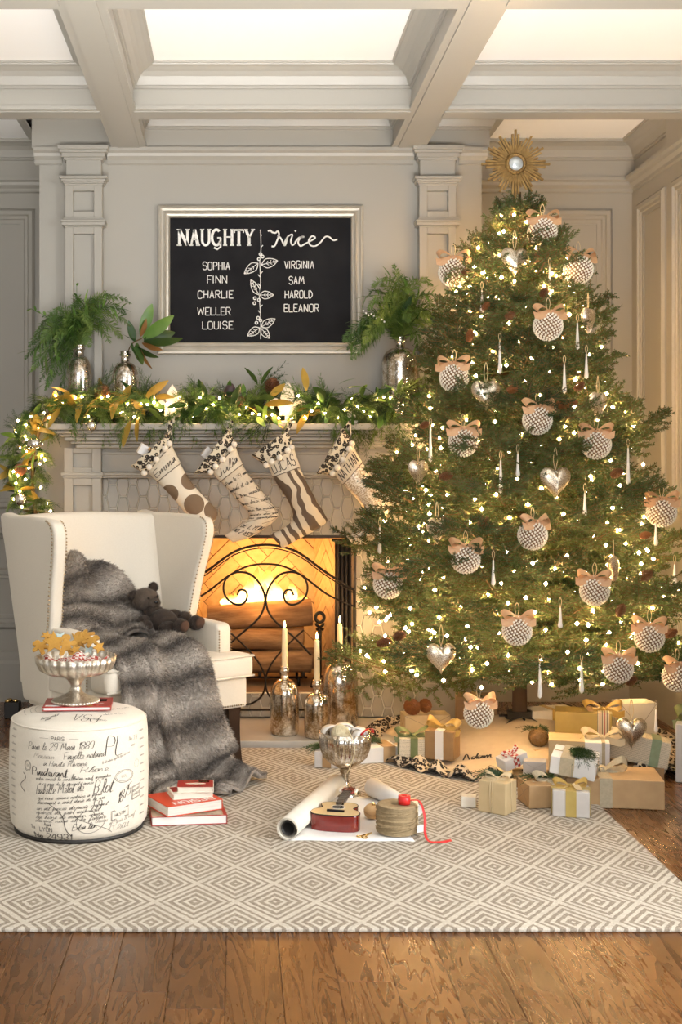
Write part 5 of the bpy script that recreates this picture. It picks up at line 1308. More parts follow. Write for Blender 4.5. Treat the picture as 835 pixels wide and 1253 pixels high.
# back, raked and slightly hollow
def backf(p):
    k = (p.z-0.30)/0.66; return (p.x*(1.0+0.10*k), p.y+0.135*k+0.05*(p.x/0.3)**2*-1.0*(1 if p.y < 0.26 else 0.2), p.z)
mb = MB(); nx, nz = 8, 6; vs = []; fs = []
def bb(y, i, j): return (-0.30+0.60*i/nx, y, 0.24+0.715*j/nz+(0.012*math.sin(PI*i/nx) if j == nz else 0))
for y in (0.20, 0.29):
    for i in range(nx+1):
        for j in range(nz+1): vs.append(bb(y, i, j))
S_ = (nx+1)*(nz+1); I = lambda i, j: i*(nz+1)+j
for i in range(nx):
    for j in range(nz):
        fs.append((I(i, j), I(i+1, j), I(i+1, j+1), I(i, j+1))); fs.append((S_+I(i, j), S_+I(i, j+1), S_+I(i+1, j+1), S_+I(i+1, j)))
for i in range(nx): fs += [(I(i, nz), I(i+1, nz), S_+I(i+1, nz), S_+I(i, nz)), (I(i, 0), S_+I(i, 0), S_+I(i+1, 0), I(i+1, 0))]
for j in range(nz): fs += [(I(0, j), I(0, j+1), S_+I(0, j+1), S_+I(0, j)), (I(nx, j), S_+I(nx, j), S_+I(nx, j+1), I(nx, j+1))]
mb.add(vs, fs, True); shear(mb, backf); soft(mb.build('back', MT['cream'], chair), 0.02, 3)
# wings: outline in the y-z plane, flared outwards towards the top and front
WING = [(0.05, 0.50), (0.025, 0.56), (0.012, 0.62), (-0.005, 0.70), (-0.030, 0.78), (-0.048, 0.85), (-0.055, 0.90), (-0.04, 0.937), (-0.005, 0.952), (0.10, 0.958), (0.22, 0.960), (0.345, 0.962), (0.43, 0.962), (0.40, 0.84), (0.36, 0.66), (0.322, 0.50), (0.285, 0.34), (0.262, 0.24), (0.05, 0.24), (0.05, 0.37)]
for s in (-1, 1):
    def wf(p, s=s):
        k = max(0, (p.z-0.45)/0.5); f = max(0, 0.30-p.y)
        return (p.x+s*(0.014*k+0.07*k*f), p.y, p.z)
    mb = MB(); w_ = [(y, z) for y, z in WING]
    # inner and outer sheets subdivided so that the flare bends
    P2 = [(v.x, v.y) for v in catmull([(a, b, 0) for a, b in w_[:-3]], 2)]+w_[-3:]
    mb.prism(P2, s*0.285, s*0.338, 'yz'); shear(mb, wf); o = mb.build('wing', MT['cream'], chair); soft(o, 0.014, 3)
    # piping and nailheads along the front edge
    edge = catmull([(s*0.342, y, z) for y, z in WING[:9]], 10); edge = [Vector(wf(p)) for p in edge]
    mb = MB(); dist = 0; last = edge[0]
    for p in edge:
        if (p-last).length > 0.0105: mb.sphere(p+Vector((s*0.001, 0.014, 0)), 0.0042, 6, 4); last = p
    mb.build('nailhead_trim', MT['nail'], chair)
    edge2 = [Vector(wf(v)) for v in catmull([(s*0.29, y-0.002, z) for y, z in WING[:9]], 10)]
    mb = MB(); last = edge2[0]
    for p in edge2:
        if (p-last).length > 0.0105: mb.sphere(p+Vector((0, -0.001, 0)), 0.0036, 6, 4); last = p
    mb.build('nailhead_trim', MT['nail'], chair)
    # arm
    mb = MB(); mb.prism([(-0.21, 0.30), (-0.21, 0.515), (-0.195, 0.535), (-0.06, 0.54), (0.10, 0.545), (0.30, 0.545), (0.29, 0.30)], s*0.268, s*0.336, 'yz')
    soft(mb.build('arm', MT['cream'], chair), 0.016, 3)
    mb = MB()
    for i in range(16): mb.sphere((s*0.330, -0.2115, 0.345+i*0.0108), 0.0038, 6, 4); mb.sphere((s*0.274, -0.2115, 0.345+i*0.0108), 0.0038, 6, 4)
    mb.build('nailhead_trim', MT['nail'], chair)
mb = MB()
for i in range(58): mb.sphere((-0.312+i*0.0108, -0.3265, 0.234), 0.0038, 6, 4)
for i in range(28): mb.sphere((0.3265, -0.312+i*0.0108, 0.234), 0.0038, 6, 4); mb.sphere((-0.3265, -0.312+i*0.0108, 0.234), 0.0038, 6, 4)
mb.build('nailhead_trim', MT['nail'], chair)

# ------------------------------------------------------------------ fur throw
def fur_mat():
    m, nt, p = _nt('faux_fur'); at_ = N(nt, 'ShaderNodeAttribute'); at_.attribute_name = 'band'; tc = N(nt, 'ShaderNodeTexCoord')
    nz = N(nt, 'ShaderNodeTexNoise', i_Scale=9.0, i_Detail=3.0); L(nt, tc.outputs['Object'], nz.inputs['Vector'])
    n2 = N(nt, 'ShaderNodeTexNoise', i_Scale=70.0, i_Detail=2.0); L(nt, tc.outputs['Object'], n2.inputs['Vector'])
    b = math_n(nt, 'FRACT', math_n(nt, 'ADD', math_n(nt, 'MULTIPLY', at_.outputs['Fac'], 7.5), math_n(nt, 'MULTIPLY', nz.outputs['Fac'], 0.5)))
    tri = math_n(nt, 'ABSOLUTE', math_n(nt, 'SUBTRACT', b, 0.5))
    f = math_n(nt, 'ADD', math_n(nt, 'MULTIPLY', tri, 1.5), math_n(nt, 'MULTIPLY_ADD', n2.outputs['Fac'], 0.5, -0.2))
    r = ramp(nt, f, [(0.08, (0.46, 0.415, 0.365)), (0.42, (0.27, 0.235, 0.20)), (0.72, (0.10, 0.082, 0.068)), (0.9, (0.04, 0.032, 0.026))])
    L(nt, r.outputs[0], p.inputs['Base Color']); p.inputs['Roughness'].default_value = 0.8; p.inputs['Sheen Weight'].default_value = 0.3; return m
MT['fur'] = fur_mat()
throw = thing('fur_throw', 'grey banded faux fur throw draped over the chair seat', 'throw blanket', CH+Vector((0, 0, RUGZ)), TH)
def cyl(P, t):
    m = len(P)-1; f = t*m; i = min(int(f), m-1); k = f-i
    g = lambda j: P[max(0, min(m, j))]
    a, b, c, d = g(i-1), g(i), g(i+1), g(i+2)
    return tuple(0.5*((2*b[q])+(c[q]-a[q])*k+(2*a[q]-5*b[q]+4*c[q]-d[q])*k*k+(3*b[q]-a[q]-3*c[q]+d[q])*k**3) for q in range(len(a)))
# centre line in the chair's frame: x, y, z, half width, normal tilt
def drape(name, PATH, parent, fl=0.013, nf=26000, seed=3, nu=64, nv=18, thick=0.03, fold=0.022, nfold=2.3, band=1.0):
    rr = np.random.RandomState(seed); C = [Vector(p[:3]) for p in PATH]; Wd = [p[3] for p in PATH]; A = [p[4] for p in PATH]
    mb = MB(); P = []; Nn = []; Bv = []
    for i in range(nu+1):
        t = i/nu; x, y, z, w, an = cyl(PATH, t); x2, y2, z2, _, _ = cyl(PATH, min(1, t+0.01)); x1, y1, z1, _, _ = cyl(PATH, max(0, t-0.01))
        tan = Vector((x2-x1, y2-y1, z2-z1)).normalized(); side = Vector((math.cos(an), math.sin(an), 0)); side = (side-tan*side.dot(tan)).normalized(); nrm = side.cross(tan)
        if nrm.dot(Vector((0, -0.7, 0.7))) < 0: nrm = -nrm
        row = []; nr = []
        for j in range(nv+1):
            v = j/nv*2-1
            e = math.sqrt(max(0, 1-v*v))**0.5
            hgt = fold*(math.sin(v*nfold*2+t*4.0+seed)*0.7+math.sin(v*5+t*13)*0.35+math.sin(t*24*band+v*1.5)*0.35)
            row.append(Vector((x, y, z))+side*w*v*(1+0.06*math.sin(t*17+v*2))+nrm*(thick*e+hgt*e)); nr.append(nrm)
        # underside closes the pad
        P.append(row); Nn.append(nr)
    vs = []; fs = []; at_ = []
    for i in range(nu+1):
        x, y, z, w, an = cyl(PATH, i/nu)
        for j in range(nv+1): vs.append(P[i][j]); at_.append(i/nu*band)
    for i in range(nu):
        for j in range(nv): a = i*(nv+1)+j; fs.append((a, a+nv+1, a+nv+2, a+1))
    mb.add(vs, fs, True); me = mb.mesh(name, False)
    o = obj(name, me, MT['fur'], parent)
    at2 = me.attributes.new('band', 'FLOAT', 'POINT'); at2.data.foreach_set('value', at_)
    q = o.modifiers.new('s', 'SOLIDIFY'); q.thickness = 0.012; q.offset = -1
    # fur blades
    G = np.array([[list(p) for p in r] for r in P]); H = np.array([[list(p) for p in r] for r in Nn])
    du = np.gradient(G, axis=0); dv = np.gradient(G, axis=1); nn = np.cross(du, dv); nn /= np.linalg.norm(nn, axis=2, keepdims=True)+1e-9
    sg = np.sign((nn*H).sum(axis=2, keepdims=True)); nn = nn*np.where(sg == 0, 1, sg)
    ui = rr.rand(nf)*nu*0.999; vi = rr.rand(nf)*nv*0.999; i0 = ui.astype(int); j0 = vi.astype(int); fu = (ui-i0)[:, None]; fv = (vi-j0)[:, None]
    base = (G[i0, j0]*(1-fu)*(1-fv)+G[i0+1, j0]*fu*(1-fv)+G[i0, j0+1]*(1-fu)*fv+G[i0+1, j0+1]*fu*fv)
    nb = nn[i0, j0]; tb = du[i0, j0]; tb = tb/(np.linalg.norm(tb, axis=1, keepdims=True)+1e-9)
    dr = nb*0.75+tb*0.55+rr.randn(nf, 3)*0.28; dr /= np.linalg.norm(dr, axis=1, keepdims=True)
    ln_ = fl*(0.6+0.8*rr.rand(nf, 1)); tip = base+dr*ln_
    sd = np.cross(dr, rr.randn(nf, 3)); sd /= np.linalg.norm(sd, axis=1, keepdims=True)+1e-9; wv = 0.0011
    V = np.stack([base-sd*wv, base+sd*wv, tip], axis=1).reshape(-1, 3)
    F = np.arange(nf*3).reshape(-1, 3)
    me2 = bpy.data.meshes.new('fur'); me2.from_pydata(V.tolist(), [], F.tolist())
    a3 = me2.attributes.new('band', 'FLOAT', 'POINT'); a3.data.foreach_set('value', np.repeat(ui/nu*band, 3))
    f = obj('fur', me2, MT['fur'], o if parent is not None else o); tag(f, kind='stuff')
    return o
# over the seat front and down to the rug; then the crumpled heap against the back
drape('hanging_panel', [(-0.11, 0.14, 0.46, 0.20, 0.10), (-0.10, 0.04, 0.475, 0.20, 0.05), (-0.09, -0.10, 0.47, 0.19, 0.0), (-0.07, -0.24, 0.465, 0.175, 0.0), (-0.05, -0.345, 0.45, 0.155, -0.05), (-0.04, -0.405, 0.37, 0.14, -0.1), (-0.025, -0.43, 0.26, 0.135, -0.1), (0.0, -0.45, 0.13, 0.14, -0.1), (0.03, -0.48, 0.04, 0.15, -0.1), (0.07, -0.55, 0.022, 0.15, -0.1), (0.10, -0.62, 0.016, 0.13, -0.1)], throw, seed=3, nf=34000)
drape('crumpled_top', [(-0.13, 0.275, 0.735, 0.07, 0.2), (-0.11, 0.235, 0.715, 0.15, 0.15), (-0.08, 0.205, 0.645, 0.21, 0.1), (-0.07, 0.16, 0.575, 0.24, 0.1), (-0.08, 0.10, 0.53, 0.26, 0.05), (-0.09, 0.02, 0.485, 0.24, 0.0), (-0.10, -0.06, 0.46, 0.20, 0.0)], throw, seed=8, nf=26000, nu=40, thick=0.05, fold=0.03, band=0.5)
drape('inner_fold', [(-0.20, 0.10, 0.50, 0.06, -0.3), (-0.20, -0.02, 0.50, 0.075, -0.3), (-0.21, -0.18, 0.475, 0.08, -0.3), (-0.215, -0.33, 0.455, 0.08, -0.3), (-0.215, -0.395, 0.38, 0.075, -0.3), (-0.205, -0.41, 0.25, 0.08, -0.3), (-0.19, -0.42, 0.10, 0.09, -0.3), (-0.17, -0.47, 0.022, 0.10, -0.3), (-0.15, -0.52, 0.016, 0.10, -0.3)], throw, seed=5, nf=16000, nu=40, nv=10, thick=0.02, fold=0.012)

# ------------------------------------------------------------------ teddy bear
Mc = Matrix.Translation(CH+Vector((0, 0, RUGZ))) @ Matrix.Rotation(TH, 4, 'Z')
bp_ = Mc @ Vector((0.135, -0.02, 0.50))
bear = thing('teddy_bear', 'dark brown plush teddy bear lying back on the fur throw', 'teddy bear', bp_, math.radians(30))
def blob(name, m, parts, nf=1800, seed=1, fl=0.006):
    mb = MB()
    for c, r, s in parts: mb.sphere(c, r, 14, 10, s)
    o = mb.build(name, MT[m], bear)
    rr = random.Random(seed); fm = MB()
    for c, r, s in parts:
        for i in range(int(nf/len(parts))):
            z = rr.uniform(-1, 1); w = rr.uniform(0, 2*PI); q = math.sqrt(1-z*z); n_ = Vector((q*math.cos(w)/s[0], q*math.sin(w)/s[1], z/s[2])).normalized(); p = Vector((c[0]+r*s[0]*q*math.cos(w), c[1]+r*s[1]*q*math.sin(w), c[2]+r*s[2]*z))
            d = (n_+Vector((rr.gauss(0, .35), rr.gauss(0, .35), rr.gauss(0, .35)))).normalized(); sd = d.orthogonal().normalized()*0.0009
            fm.add([p-sd, p+sd, p+d*fl*rr.uniform(.6, 1.3)], [(0, 1, 2)])
    f = fm.build('plush', MT[m], o, fix=False); tag(f, kind='stuff'); return o
blob('torso', 'bear', [((0, 0, 0.035), 0.062, (1.0, 1.15, 0.85)), ((-0.015, 0.05, 0.055), 0.05, (1, 1, .9))], 2600, 2)
blob('head', 'bearhead', [((-0.035, 0.085, 0.118), 0.052, (1.08, 1.0, 0.92)), ((-0.020, 0.045, 0.108), 0.026, (1.05, 1.0, 0.8))], 2600, 3)
for (c, s_) in (((-0.085, 0.09, 0.135), 1), ((0.008, 0.10, 0.165), -1)): blob('ear', 'bear', [(c, 0.021, (1.0, 0.55, 1.0))], 500, 4)
blob('arm', 'bear', [((0.06, 0.02, 0.055), 0.026, (1.3, 1, 1)), ((0.095, -0.005, 0.05), 0.025, (1.2, 1, .9))], 900, 5)
blob('arm', 'bear', [((-0.075, 0.01, 0.04), 0.026, (1, 1.2, 1)), ((-0.085, -0.03, 0.03), 0.024, (1, 1.2, .9))], 900, 6)
for (a, b, sd_) in (((0.055, -0.045, 0.025), (0.105, -0.085, 0.035), 7), ((-0.01, -0.07, 0.02), (0.015, -0.125, 0.03), 8)):
    blob('leg', 'bear', [(a, 0.032, (1.2, 1.2, 0.85)), (b, 0.030, (1.0, 1.0, 1.0))], 1100, sd_)
    o = MB().sphere((0, 0, 0), 0.022, 12, 8, (1, 0.35, 1)).build('paw_pad', MT['paw'], bear, (b[0]+0.006, b[1]-0.026, b[2]+0.004), (0.2, 0, 0.1))
for c in ((-0.045, 0.035, 0.130), (-0.003, 0.038, 0.134)): MB().sphere(c, 0.0055, 8, 6).build('eye', MT['bead'], bear)
MB().sphere((-0.018, 0.019, 0.114), 0.008, 8, 6, (1.3, .8, .8)).build('nose', MT['bead'], bear)

# ------------------------------------------------------------------ script pouf
PF = Vector((-0.507, -1.62, RUGZ))
pouf = thing('script_pouf', 'round cream pouf printed with black French script', 'pouf', PF)
PR_, PH = 0.220, 0.352
def pprof():
    b = [(0, 0.012), (PR_*0.93, 0.012), (PR_*0.985, 0.03), (PR_*1.0, 0.06), (PR_*1.012, 0.18), (PR_*1.0, 0.31), (PR_*0.985, 0.338), (PR_*0.955, 0.352), (PR_*0.90, 0.360), (PR_*0.75, 0.370), (PR_*0.5, 0.377), (PR_*0.25, 0.380), (0, 0.381)]
    return b
MB().lathe(pprof(), 72).build('upholstery', MT['cream'], pouf)
MB().tube([(PR_*0.972*math.cos(2*PI*i/64), PR_*0.972*math.sin(2*PI*i/64), 0.347) for i in range(64)], 0.0028, 5, closed=True).build('piping', MT['cream'], pouf)
MB().lathe([(0, 0), (PR_*0.94, 0), (PR_*0.94, 0.012), (0, 0.012)], 48).build('base', MT['stand'], pouf)
_pp = [(0.012, PR_*0.935), (0.03, PR_*0.985), (0.06, PR_*1.0), (0.18, PR_*1.012), (0.31, PR_*1.0), (0.338, PR_*0.985), (0.352, PR_*0.955)]
def side(u, z):
    """u metres round the side from the photographed front, z height"""
    z = max(0.0125, min(0.352, z))
    for i in range(len(_pp)-1):
        if _pp[i][0] <= z <= _pp[i+1][0]:
            k = (z-_pp[i][0])/(_pp[i+1][0]-_pp[i][0]); r = _pp[i][1]*(1-k)+_pp[i+1][1]*k; break
    a = -PI/2+u/PR_+0.12
    return Vector((math.cos(a)*(r+0.0014), math.sin(a)*(r+0.0014), z)), Vector((math.cos(a), math.sin(a), 0))
pi_ = MB(); pl_ = MB()
def ptext(txt, u, z, h, w=0.0009, slant=0.35, smooth=True, cal=0.6, mb=None, rise=0.0, width=None, **kw):
    ls, wd = lay_text(txt, h, slant, smooth, **kw); k_ = (width/wd) if width else 1.0
    ink(mb or pi_, ls, lambda a, b: side(u+a*k_, z+b+rise*a), w*0.58, cal)
# photographed layout: u runs from about -0.24 (left silhouette) to 0.24
ptext('PARIS', -0.085, 0.318, 0.011, 0.0012, 0, False, 0)
ink(pl_, [[(-0.125, 0.323), (-0.095, 0.323)], [(-0.03, 0.323), (0.0, 0.323)], [(-0.08, 0.312), (-0.035, 0.312)]], side, 0.0004)
ptext('Paris le 29 Mars 1889', -0.168, 0.285, 0.021, 0.0010, rise=0.03, width=0.215)
ptext('Monsieur', -0.145, 0.262, 0.015, 0.0007, width=0.07, mb=pl_); ptext('Fayolle notaire', -0.045, 0.262, 0.020, 0.0009, rise=0.03, width=0.125)
ptext('a Haute Rivoire', -0.110, 0.240, 0.015, 0.0008, rise=0.02, width=0.135)
ptext('Rhone', 0.005, 0.222, 0.016, 0.0008, width=0.085)
ptext('Pardevant', -0.150, 0.209, 0.024, 0.0016, 0.05, True, 0.9, width=0.118); ptext('le', -0.022, 0.205, 0.013, 0.0008)
ptext('notre conseil la consultation neuf enregistre', -0.135, 0.195, 0.010, 0.0007, 0.1, rise=0.03, width=0.235)
ptext('a ce jour de la presente annee', -0.125, 0.181, 0.010, 0.0006, rise=0.03, width=0.17)
ptext('Isabelle Melot de', -0.135, 0.152, 0.026, 0.0011, rise=0.06, width=0.150); ptext('Blot', 0.045, 0.157, 0.038, 0.0013, width=0.062)
for i, (tx, z) in enumerate((('qui nous comme notaire a paris', 0.135), ('demeurant a saint denis de la rue', 0.121), ('un dit proces du mois courant', 0.103), ('quinze de juin mil huit', 0.091), ('les biens de maison rouge', 0.077), ('devant nous et la femme', 0.066))):
    ptext(tx, -0.130-0.002*i, z, 0.011, 0.0007, 0.4, rise=0.08, width=0.20+0.012*(i % 3))
ptext('1875', 0.122, 0.112, 0.030, 0.0016, 0.45, True, 0.9, rise=0.30, width=0.056, mb=pi_)
ptext('59', 0.045, 0.108, 0.026, 0.0012, 0.3, width=0.026)
ptext('PL', 0.082, 0.267, 0.055, 0.0017, 0.25, True, 1.0, width=0.066)
ptext('No 3 H', 0.170, 0.300, 0.014, 0.0008, width=0.04, mb=pl_); ptext('sue', 0.18, 0.283, 0.010, 0.0006, mb=pl_)
ptext('le dit notaire royal de lyon rue neuve', 0.072, 0.243, 0.008, 0.0005, 0.3, rise=0.12, width=0.10, mb=pl_)
ptext('Agent', -0.108, 0.057, 0.010, 0.0009, 0, width=0.024)
ptext('Te', -0.158, 0.044, 0.011, 0.0010, 0); ptext('LYON', -0.125, 0.0385, 0.013, 0.0013, 0, False, 0)
ptext('Extra lion', -0.020, 0.046, 0.018, 0.0010, 0.5, rise=0.05, width=0.075); ptext('a Paris le neuf', 0.095, 0.053, 0.012, 0.0007, 0.4, rise=0.12, width=0.10, mb=pl_)
ptext('Recu', 0.095, 0.033-0.0, 0.030, 0.0010, 0.45, rise=0.05, width=0.075, mb=pl_)
ptext('thomas', 0.050, 0.066, 0.012, 0.0006, width=0.04, mb=pl_)
def oval(cu, cz, ru, rz, w=0.0006, mb=None): ink(mb or pi_, [[(cu+ru*math.cos(2*PI*i/28), cz+rz*math.sin(2*PI*i/28)) for i in range(29)]], side, w)
oval(0.150, 0.196, 0.036, 0.019); oval(0.150, 0.196, 0.031, 0.015, 0.0004); ptext('1875', 0.135, 0.192, 0.008, 0.0005, 0.1, mb=pl_)
oval(-0.170, 0.233, 0.013, 0.016); oval(-0.170, 0.233, 0.010, 0.012, 0.0004); ptext('R', -0.173, 0.229, 0.008, 0.0006, 0); oval(0.205, 0.225, 0.012, 0.012, 0.0004, pl_)
def stampbox(u0, u1, z0, z1, rise=0.12): 
    for k_ in (0, 0.0025):
        q = [(u0+k_, z0+k_), (u1-k_, z0+k_), (u1-k_, z1-k_), (u0+k_, z1-k_), (u0+k_, z0+k_)]
        ink(pi_, [[(a, b+rise*(a-u0)) for a, b in q]], side, 0.0006)
stampbox(0.182, 0.225, 0.115, 0.155); ptext('REPUBLIQUE', 0.186, 0.138, 0.007, 0.0006, 0, False, 0, rise=0.12, width=0.034); ptext('TIMBRE', 0.186, 0.125, 0.008, 0.0006, 0, False, 0, rise=0.12, width=0.04)
stampbox(0.102, 0.168, 0.064, 0.094); ptext('HALSTON', 0.115, 0.075, 0.009, 0.0008, 0, False, 0, rise=0.12, width=0.04)
# flourishes
ink(pi_, [[(-0.10+0.09*u+0.015*math.sin(u*5), 0.13-0.10*u) for u in [i/24 for i in range(25)]]], side, 0.0009, 0.5)
ink(pi_, [[(0.0-0.035*math.sin(u*PI*1.5)+0.07*u, 0.12-0.09*u) for u in [i/30 for i in range(31)]]], side, 0.0006)
ink(pi_, [[(0.03+0.045*math.cos(a)*(0.5+a/10), 0.07+0.035*math.sin(a)) for a in [i/30*7 for i in range(31)]]], side, 0.0006)
ink(pi_, [[(-0.19+0.012*math.sin(u*7), 0.21-0.06*u) for u in [i/16 for i in range(17)]]], side, 0.0009)
for i in range(13): ptext('notaire', -0.228-0.04, 0.33-i*0.022, 0.008, 0.0006, 0.3, mb=pl_)
for i in range(11): ptext('maison', 0.225, 0.32-i*0.026, 0.008, 0.0006, 0.3, mb=pl_)
def nline():
    ls, wd = lay_text('No 24931', 0.019, 0.1, True); ink(pi_, ls, lambda a, b: side(-0.148+a*1.1, 0.0145+b), 0.0010, 0.6)
nline()
# the domed top carries the same print, upside down
def topp(u, v):
    r = math.hypot(u, v)/PR_; tb = [(0, 0.381), (0.25, 0.380), (0.5, 0.377), (0.75, 0.370), (0.90, 0.360), (0.955, 0.352), (2, 0.34)]; z = 0.381
    for i in range(len(tb)-1):
        if tb[i][0] <= r <= tb[i+1][0]: k_ = (r-tb[i][0])/(tb[i+1][0]-tb[i][0]); z = tb[i][1]*(1-k_)+tb[i+1][1]*k_
    z += 0.0016
    return Vector((u, v, z)), Vector((0, 0, 1))
def ttext(txt, u, v, h, w, rot=0.0, **kw):
    ls, wd = lay_text(txt, h, 0.35, True); k_ = kw.get('width', wd)/wd; c, s = math.cos(rot), math.sin(rot)
    ink(pi_, ls, lambda a, b: topp(u+(a*k_*c-b*s), v+(a*k_*s+b*c)), w*0.6, 0.6)
ttext('PSA', 0.085, -0.115, 0.055, 0.0018, PI, width=0.085)
ttext('cent soixante', 0.03, -0.155, 0.010, 0.0007, 0, width=0.075); ttext('lacall', -0.10, -0.150, 0.014, 0.0010, 0.5, width=0.06); ttext('sa', -0.085, -0.160, 0.018, 0.0012, 0.4)
ttext('rhone et loire', 0.09, -0.11, 0.010, 0.0006, 0.6, width=0.08); ttext('de la ville', 0.11, -0.04, 0.010, 0.0006, 0.9, width=0.08)
for r in (0.14, 0.155, 0.175): ink(pl_, [[(r*math.cos(a), r*math.sin(a)) for a in [PI*(0.75+0.4*i/20) for i in range(21)]]], topp, 0.0006)
tag(pi_.build('script_print', MT['ink'], pouf, fix=False), kind='stuff'); tag(pl_.build('faded_print', MT['inklight'], pouf, fix=False), kind='stuff')

# ------------------------------------------------------------------ books
def book(name, label, loc, rz, w, d, h, cov, pages='pages', tilt=0.0, group=None, open_side='front', print_=None, grp=None):
    """spine along +x side by default; w across, d deep"""
    t = thing(name, label, 'book', loc, (tilt, 0, rz), group); c = 0.0025
    mb = MB(); mb.box(-w/2, w/2, -d/2, d/2, 0, c); mb.box(-w/2, w/2, -d/2, d/2, h-c, h); mb.box(w/2-c, w/2, -d/2, d/2, c, h-c)
    o = mb.build('cover', cov, t); bevel(o, 0.0008, 1)
    MB().box(-w/2+0.004, w/2-c, -d/2+0.003, d/2-0.003, c, h-c).build('pages', MT[pages], t)
    if print_:
        for (m, items) in print_:
            mb = MB()
            for it in items:
                if it[0] == 'txt': ls, wd = lay_text(it[1], it[4]); k_ = it[5]/wd; sg = it[6] if len(it) > 6 else 1; ink(mb, ls, lambda a, b: (Vector((it[2]+sg*a*k_, it[3]+sg*b, h+0.0004)), Vector((0, 0, 1))), it[4]*0.09)
                elif it[0] == 'oval': mb.prism([(it[1]+it[3]*math.cos(2*PI*i/20), it[2]+it[4]*math.sin(2*PI*i/20)) for i in range(20)], h, h+0.0004, 'xy')
                elif it[0] == 'rect': mb.box(it[1], it[2], it[3], it[4], h, h+0.0003+0.0001*(it[5] if len(it) > 5 else 0))
                elif it[0] == 'spine': ls, wd = lay_text(it[1], it[4]); k_ = it[5]/wd; ink(mb, ls, lambda a, b: (Vector((w/2+0.0004, it[2]+a*k_, it[3]+b)), Vector((1, 0, 0))), it[4]*0.09)
            mb.build('cover_print', MT[m], t)
    return t
bt = PF+Vector((0.0, 0.0, 0.3815))
book('recipe_book', 'thin red recipe book under the pedestal bowl', bt+Vector((-0.002, -0.005, 0.0005)), 0.06, 0.215, 0.155, 0.013, MT['red'], 'white', print_=[('white', [('rect', -0.10, -0.02, -0.065, -0.045), ('rect', 0.01, 0.045, 0.03, 0.07), ('txt', 'HOME', 0.045, -0.03, 0.012, 0.04)]), ('black', [('rect', 0.05, 0.09, 0.01, 0.05)]), ('goldribbon', [('rect', -0.01, 0.05, -0.065, -0.055)])])
bz = RUGZ+0.0005
q = ground(229, 1003, RUGZ)
MT['photo_cover'] = mat('photo_cover', (0.55, 0.45, 0.33), 0.4, col2=(0.16, 0.09, 0.04), vscale=22)
book('hardback_book', 'wide red hardback with photo jacket at the bottom of the stack', (q.x, q.y+0.02, bz), 0.12, 0.245, 0.17, 0.030, MT['red'], 'white', group='books stacked beside the pouf', print_=[('photo_cover', [('rect', -0.12, 0.11, -0.083, 0.083)])])
book('hardback_book', 'orange-red hardback with white title second from bottom of stack', (q.x-0.012, q.y+0.035, bz+0.0312), 0.50, 0.20, 0.17, 0.034, mat('orange_red_cover', (0.62, 0.07, 0.025), 0.4), 'pages', group='books stacked beside the pouf', print_=[('white', [('txt', 'DESIGN', 0.078, -0.045, 0.030, 0.15, -1), ('spine', 'HOME DESIGN', -0.07, 0.011, 0.012, 0.13)])])
book('paperback_book', 'small cream-edged paperback lying under the top red book', (q.x+0.006, q.y+0.055, bz+0.0655), 0.28, 0.135, 0.095, 0.019, MT['paperwarm'], 'paperwarm', group='books stacked beside the pouf', print_=[('red', [('rect', -0.06, -0.02, -0.02, 0.04)])])
book('paperback_book', 'small red cookbook on top of the book stack', (q.x+0.026, q.y+0.055, bz+0.085), 0.02, 0.120, 0.090, 0.018, MT['paperwarm'], 'paperwarm', group='books stacked beside the pouf', print_=[('red', [('rect', -0.06, 0.058, -0.045, 0.045)]), ('white', [('rect', 0, 0.0001, 0, 0.0001, 2)]), ('paperwarm', [('oval', 0.0, 0.0, 0.034, 0.009)]), ('gold', [('txt', 'COOKING', -0.04, 0.022, 0.010, 0.08), ('txt', 'KIM OCEAN', -0.03, -0.036, 0.006, 0.06)]), ('black', [('rect', 0.01, 0.045, 0.016, 0.04)])])

# ------------------------------------------------------------------ pedestal bowl of cookies
CB = bt+Vector((0.0-0.010, -0.010, 0.0140))
bowl = thing('pedestal_bowl', 'silvered fluted glass pedestal bowl heaped with cookies', 'bowl', CB)
flute = lambda w, z: 1+0.055*abs(math.sin(w*13))*(1 if z > 0.085 else 0.15)
MB().lathe([(0, 0), (0.072, 0), (0.077, 0.004), (0.074, 0.009), (0.066, 0.013), (0.045, 0.021), (0.024, 0.032), (0.017, 0.045), (0.016, 0.055), (0.021, 0.066), (0.032, 0.078), (0.05, 0.086), (0.09, 0.094), (0.112, 0.108), (0.121, 0.128), (0.124, 0.150), (0.120, 0.150), (0.116, 0.130), (0.106, 0.112), (0.08, 0.104), (0, 0.102)], 208, rfun=flute).build('glass', MT['silverglass'], bowl)
for i in range(40): pass
mb = MB()
for i in range(44): a = 2*PI*i/44; mb.sphere((0.0745*math.cos(a), 0.0745*math.sin(a), 0.006), 0.0042, 6, 4)
mb.build('beaded_foot', MT['silverglass'], bowl)
MT['gingham'] = mat('red_gingham', (0.80, 0.78, 0.74), 0.9)
def gingham():
    m, nt, p = _nt('red_gingham_cloth'); tc = N(nt, 'ShaderNodeTexCoord'); ck_ = N(nt, 'ShaderNodeTexChecker', i_Scale=90.0); L(nt, tc.outputs['Object'], ck_.inputs['Vector'])
    ck_.inputs['Color1'].default_value = (0.45, 0.06, 0.045, 1); ck_.inputs['Color2'].default_value = (0.78, 0.72, 0.66, 1); L(nt, ck_.outputs[0], p.inputs['Base Color']); p.inputs['Roughness'].default_value = 0.9; return m
MT['gingham'] = gingham()
def clothf(u, v):
    a = 2*PI*u; r = 0.104*v; return (r*math.cos(a), r*math.sin(a), 0.122+0.012*math.sin(a*5+v*6)*v+0.010*v+0.008*math.sin(a*9)*v)
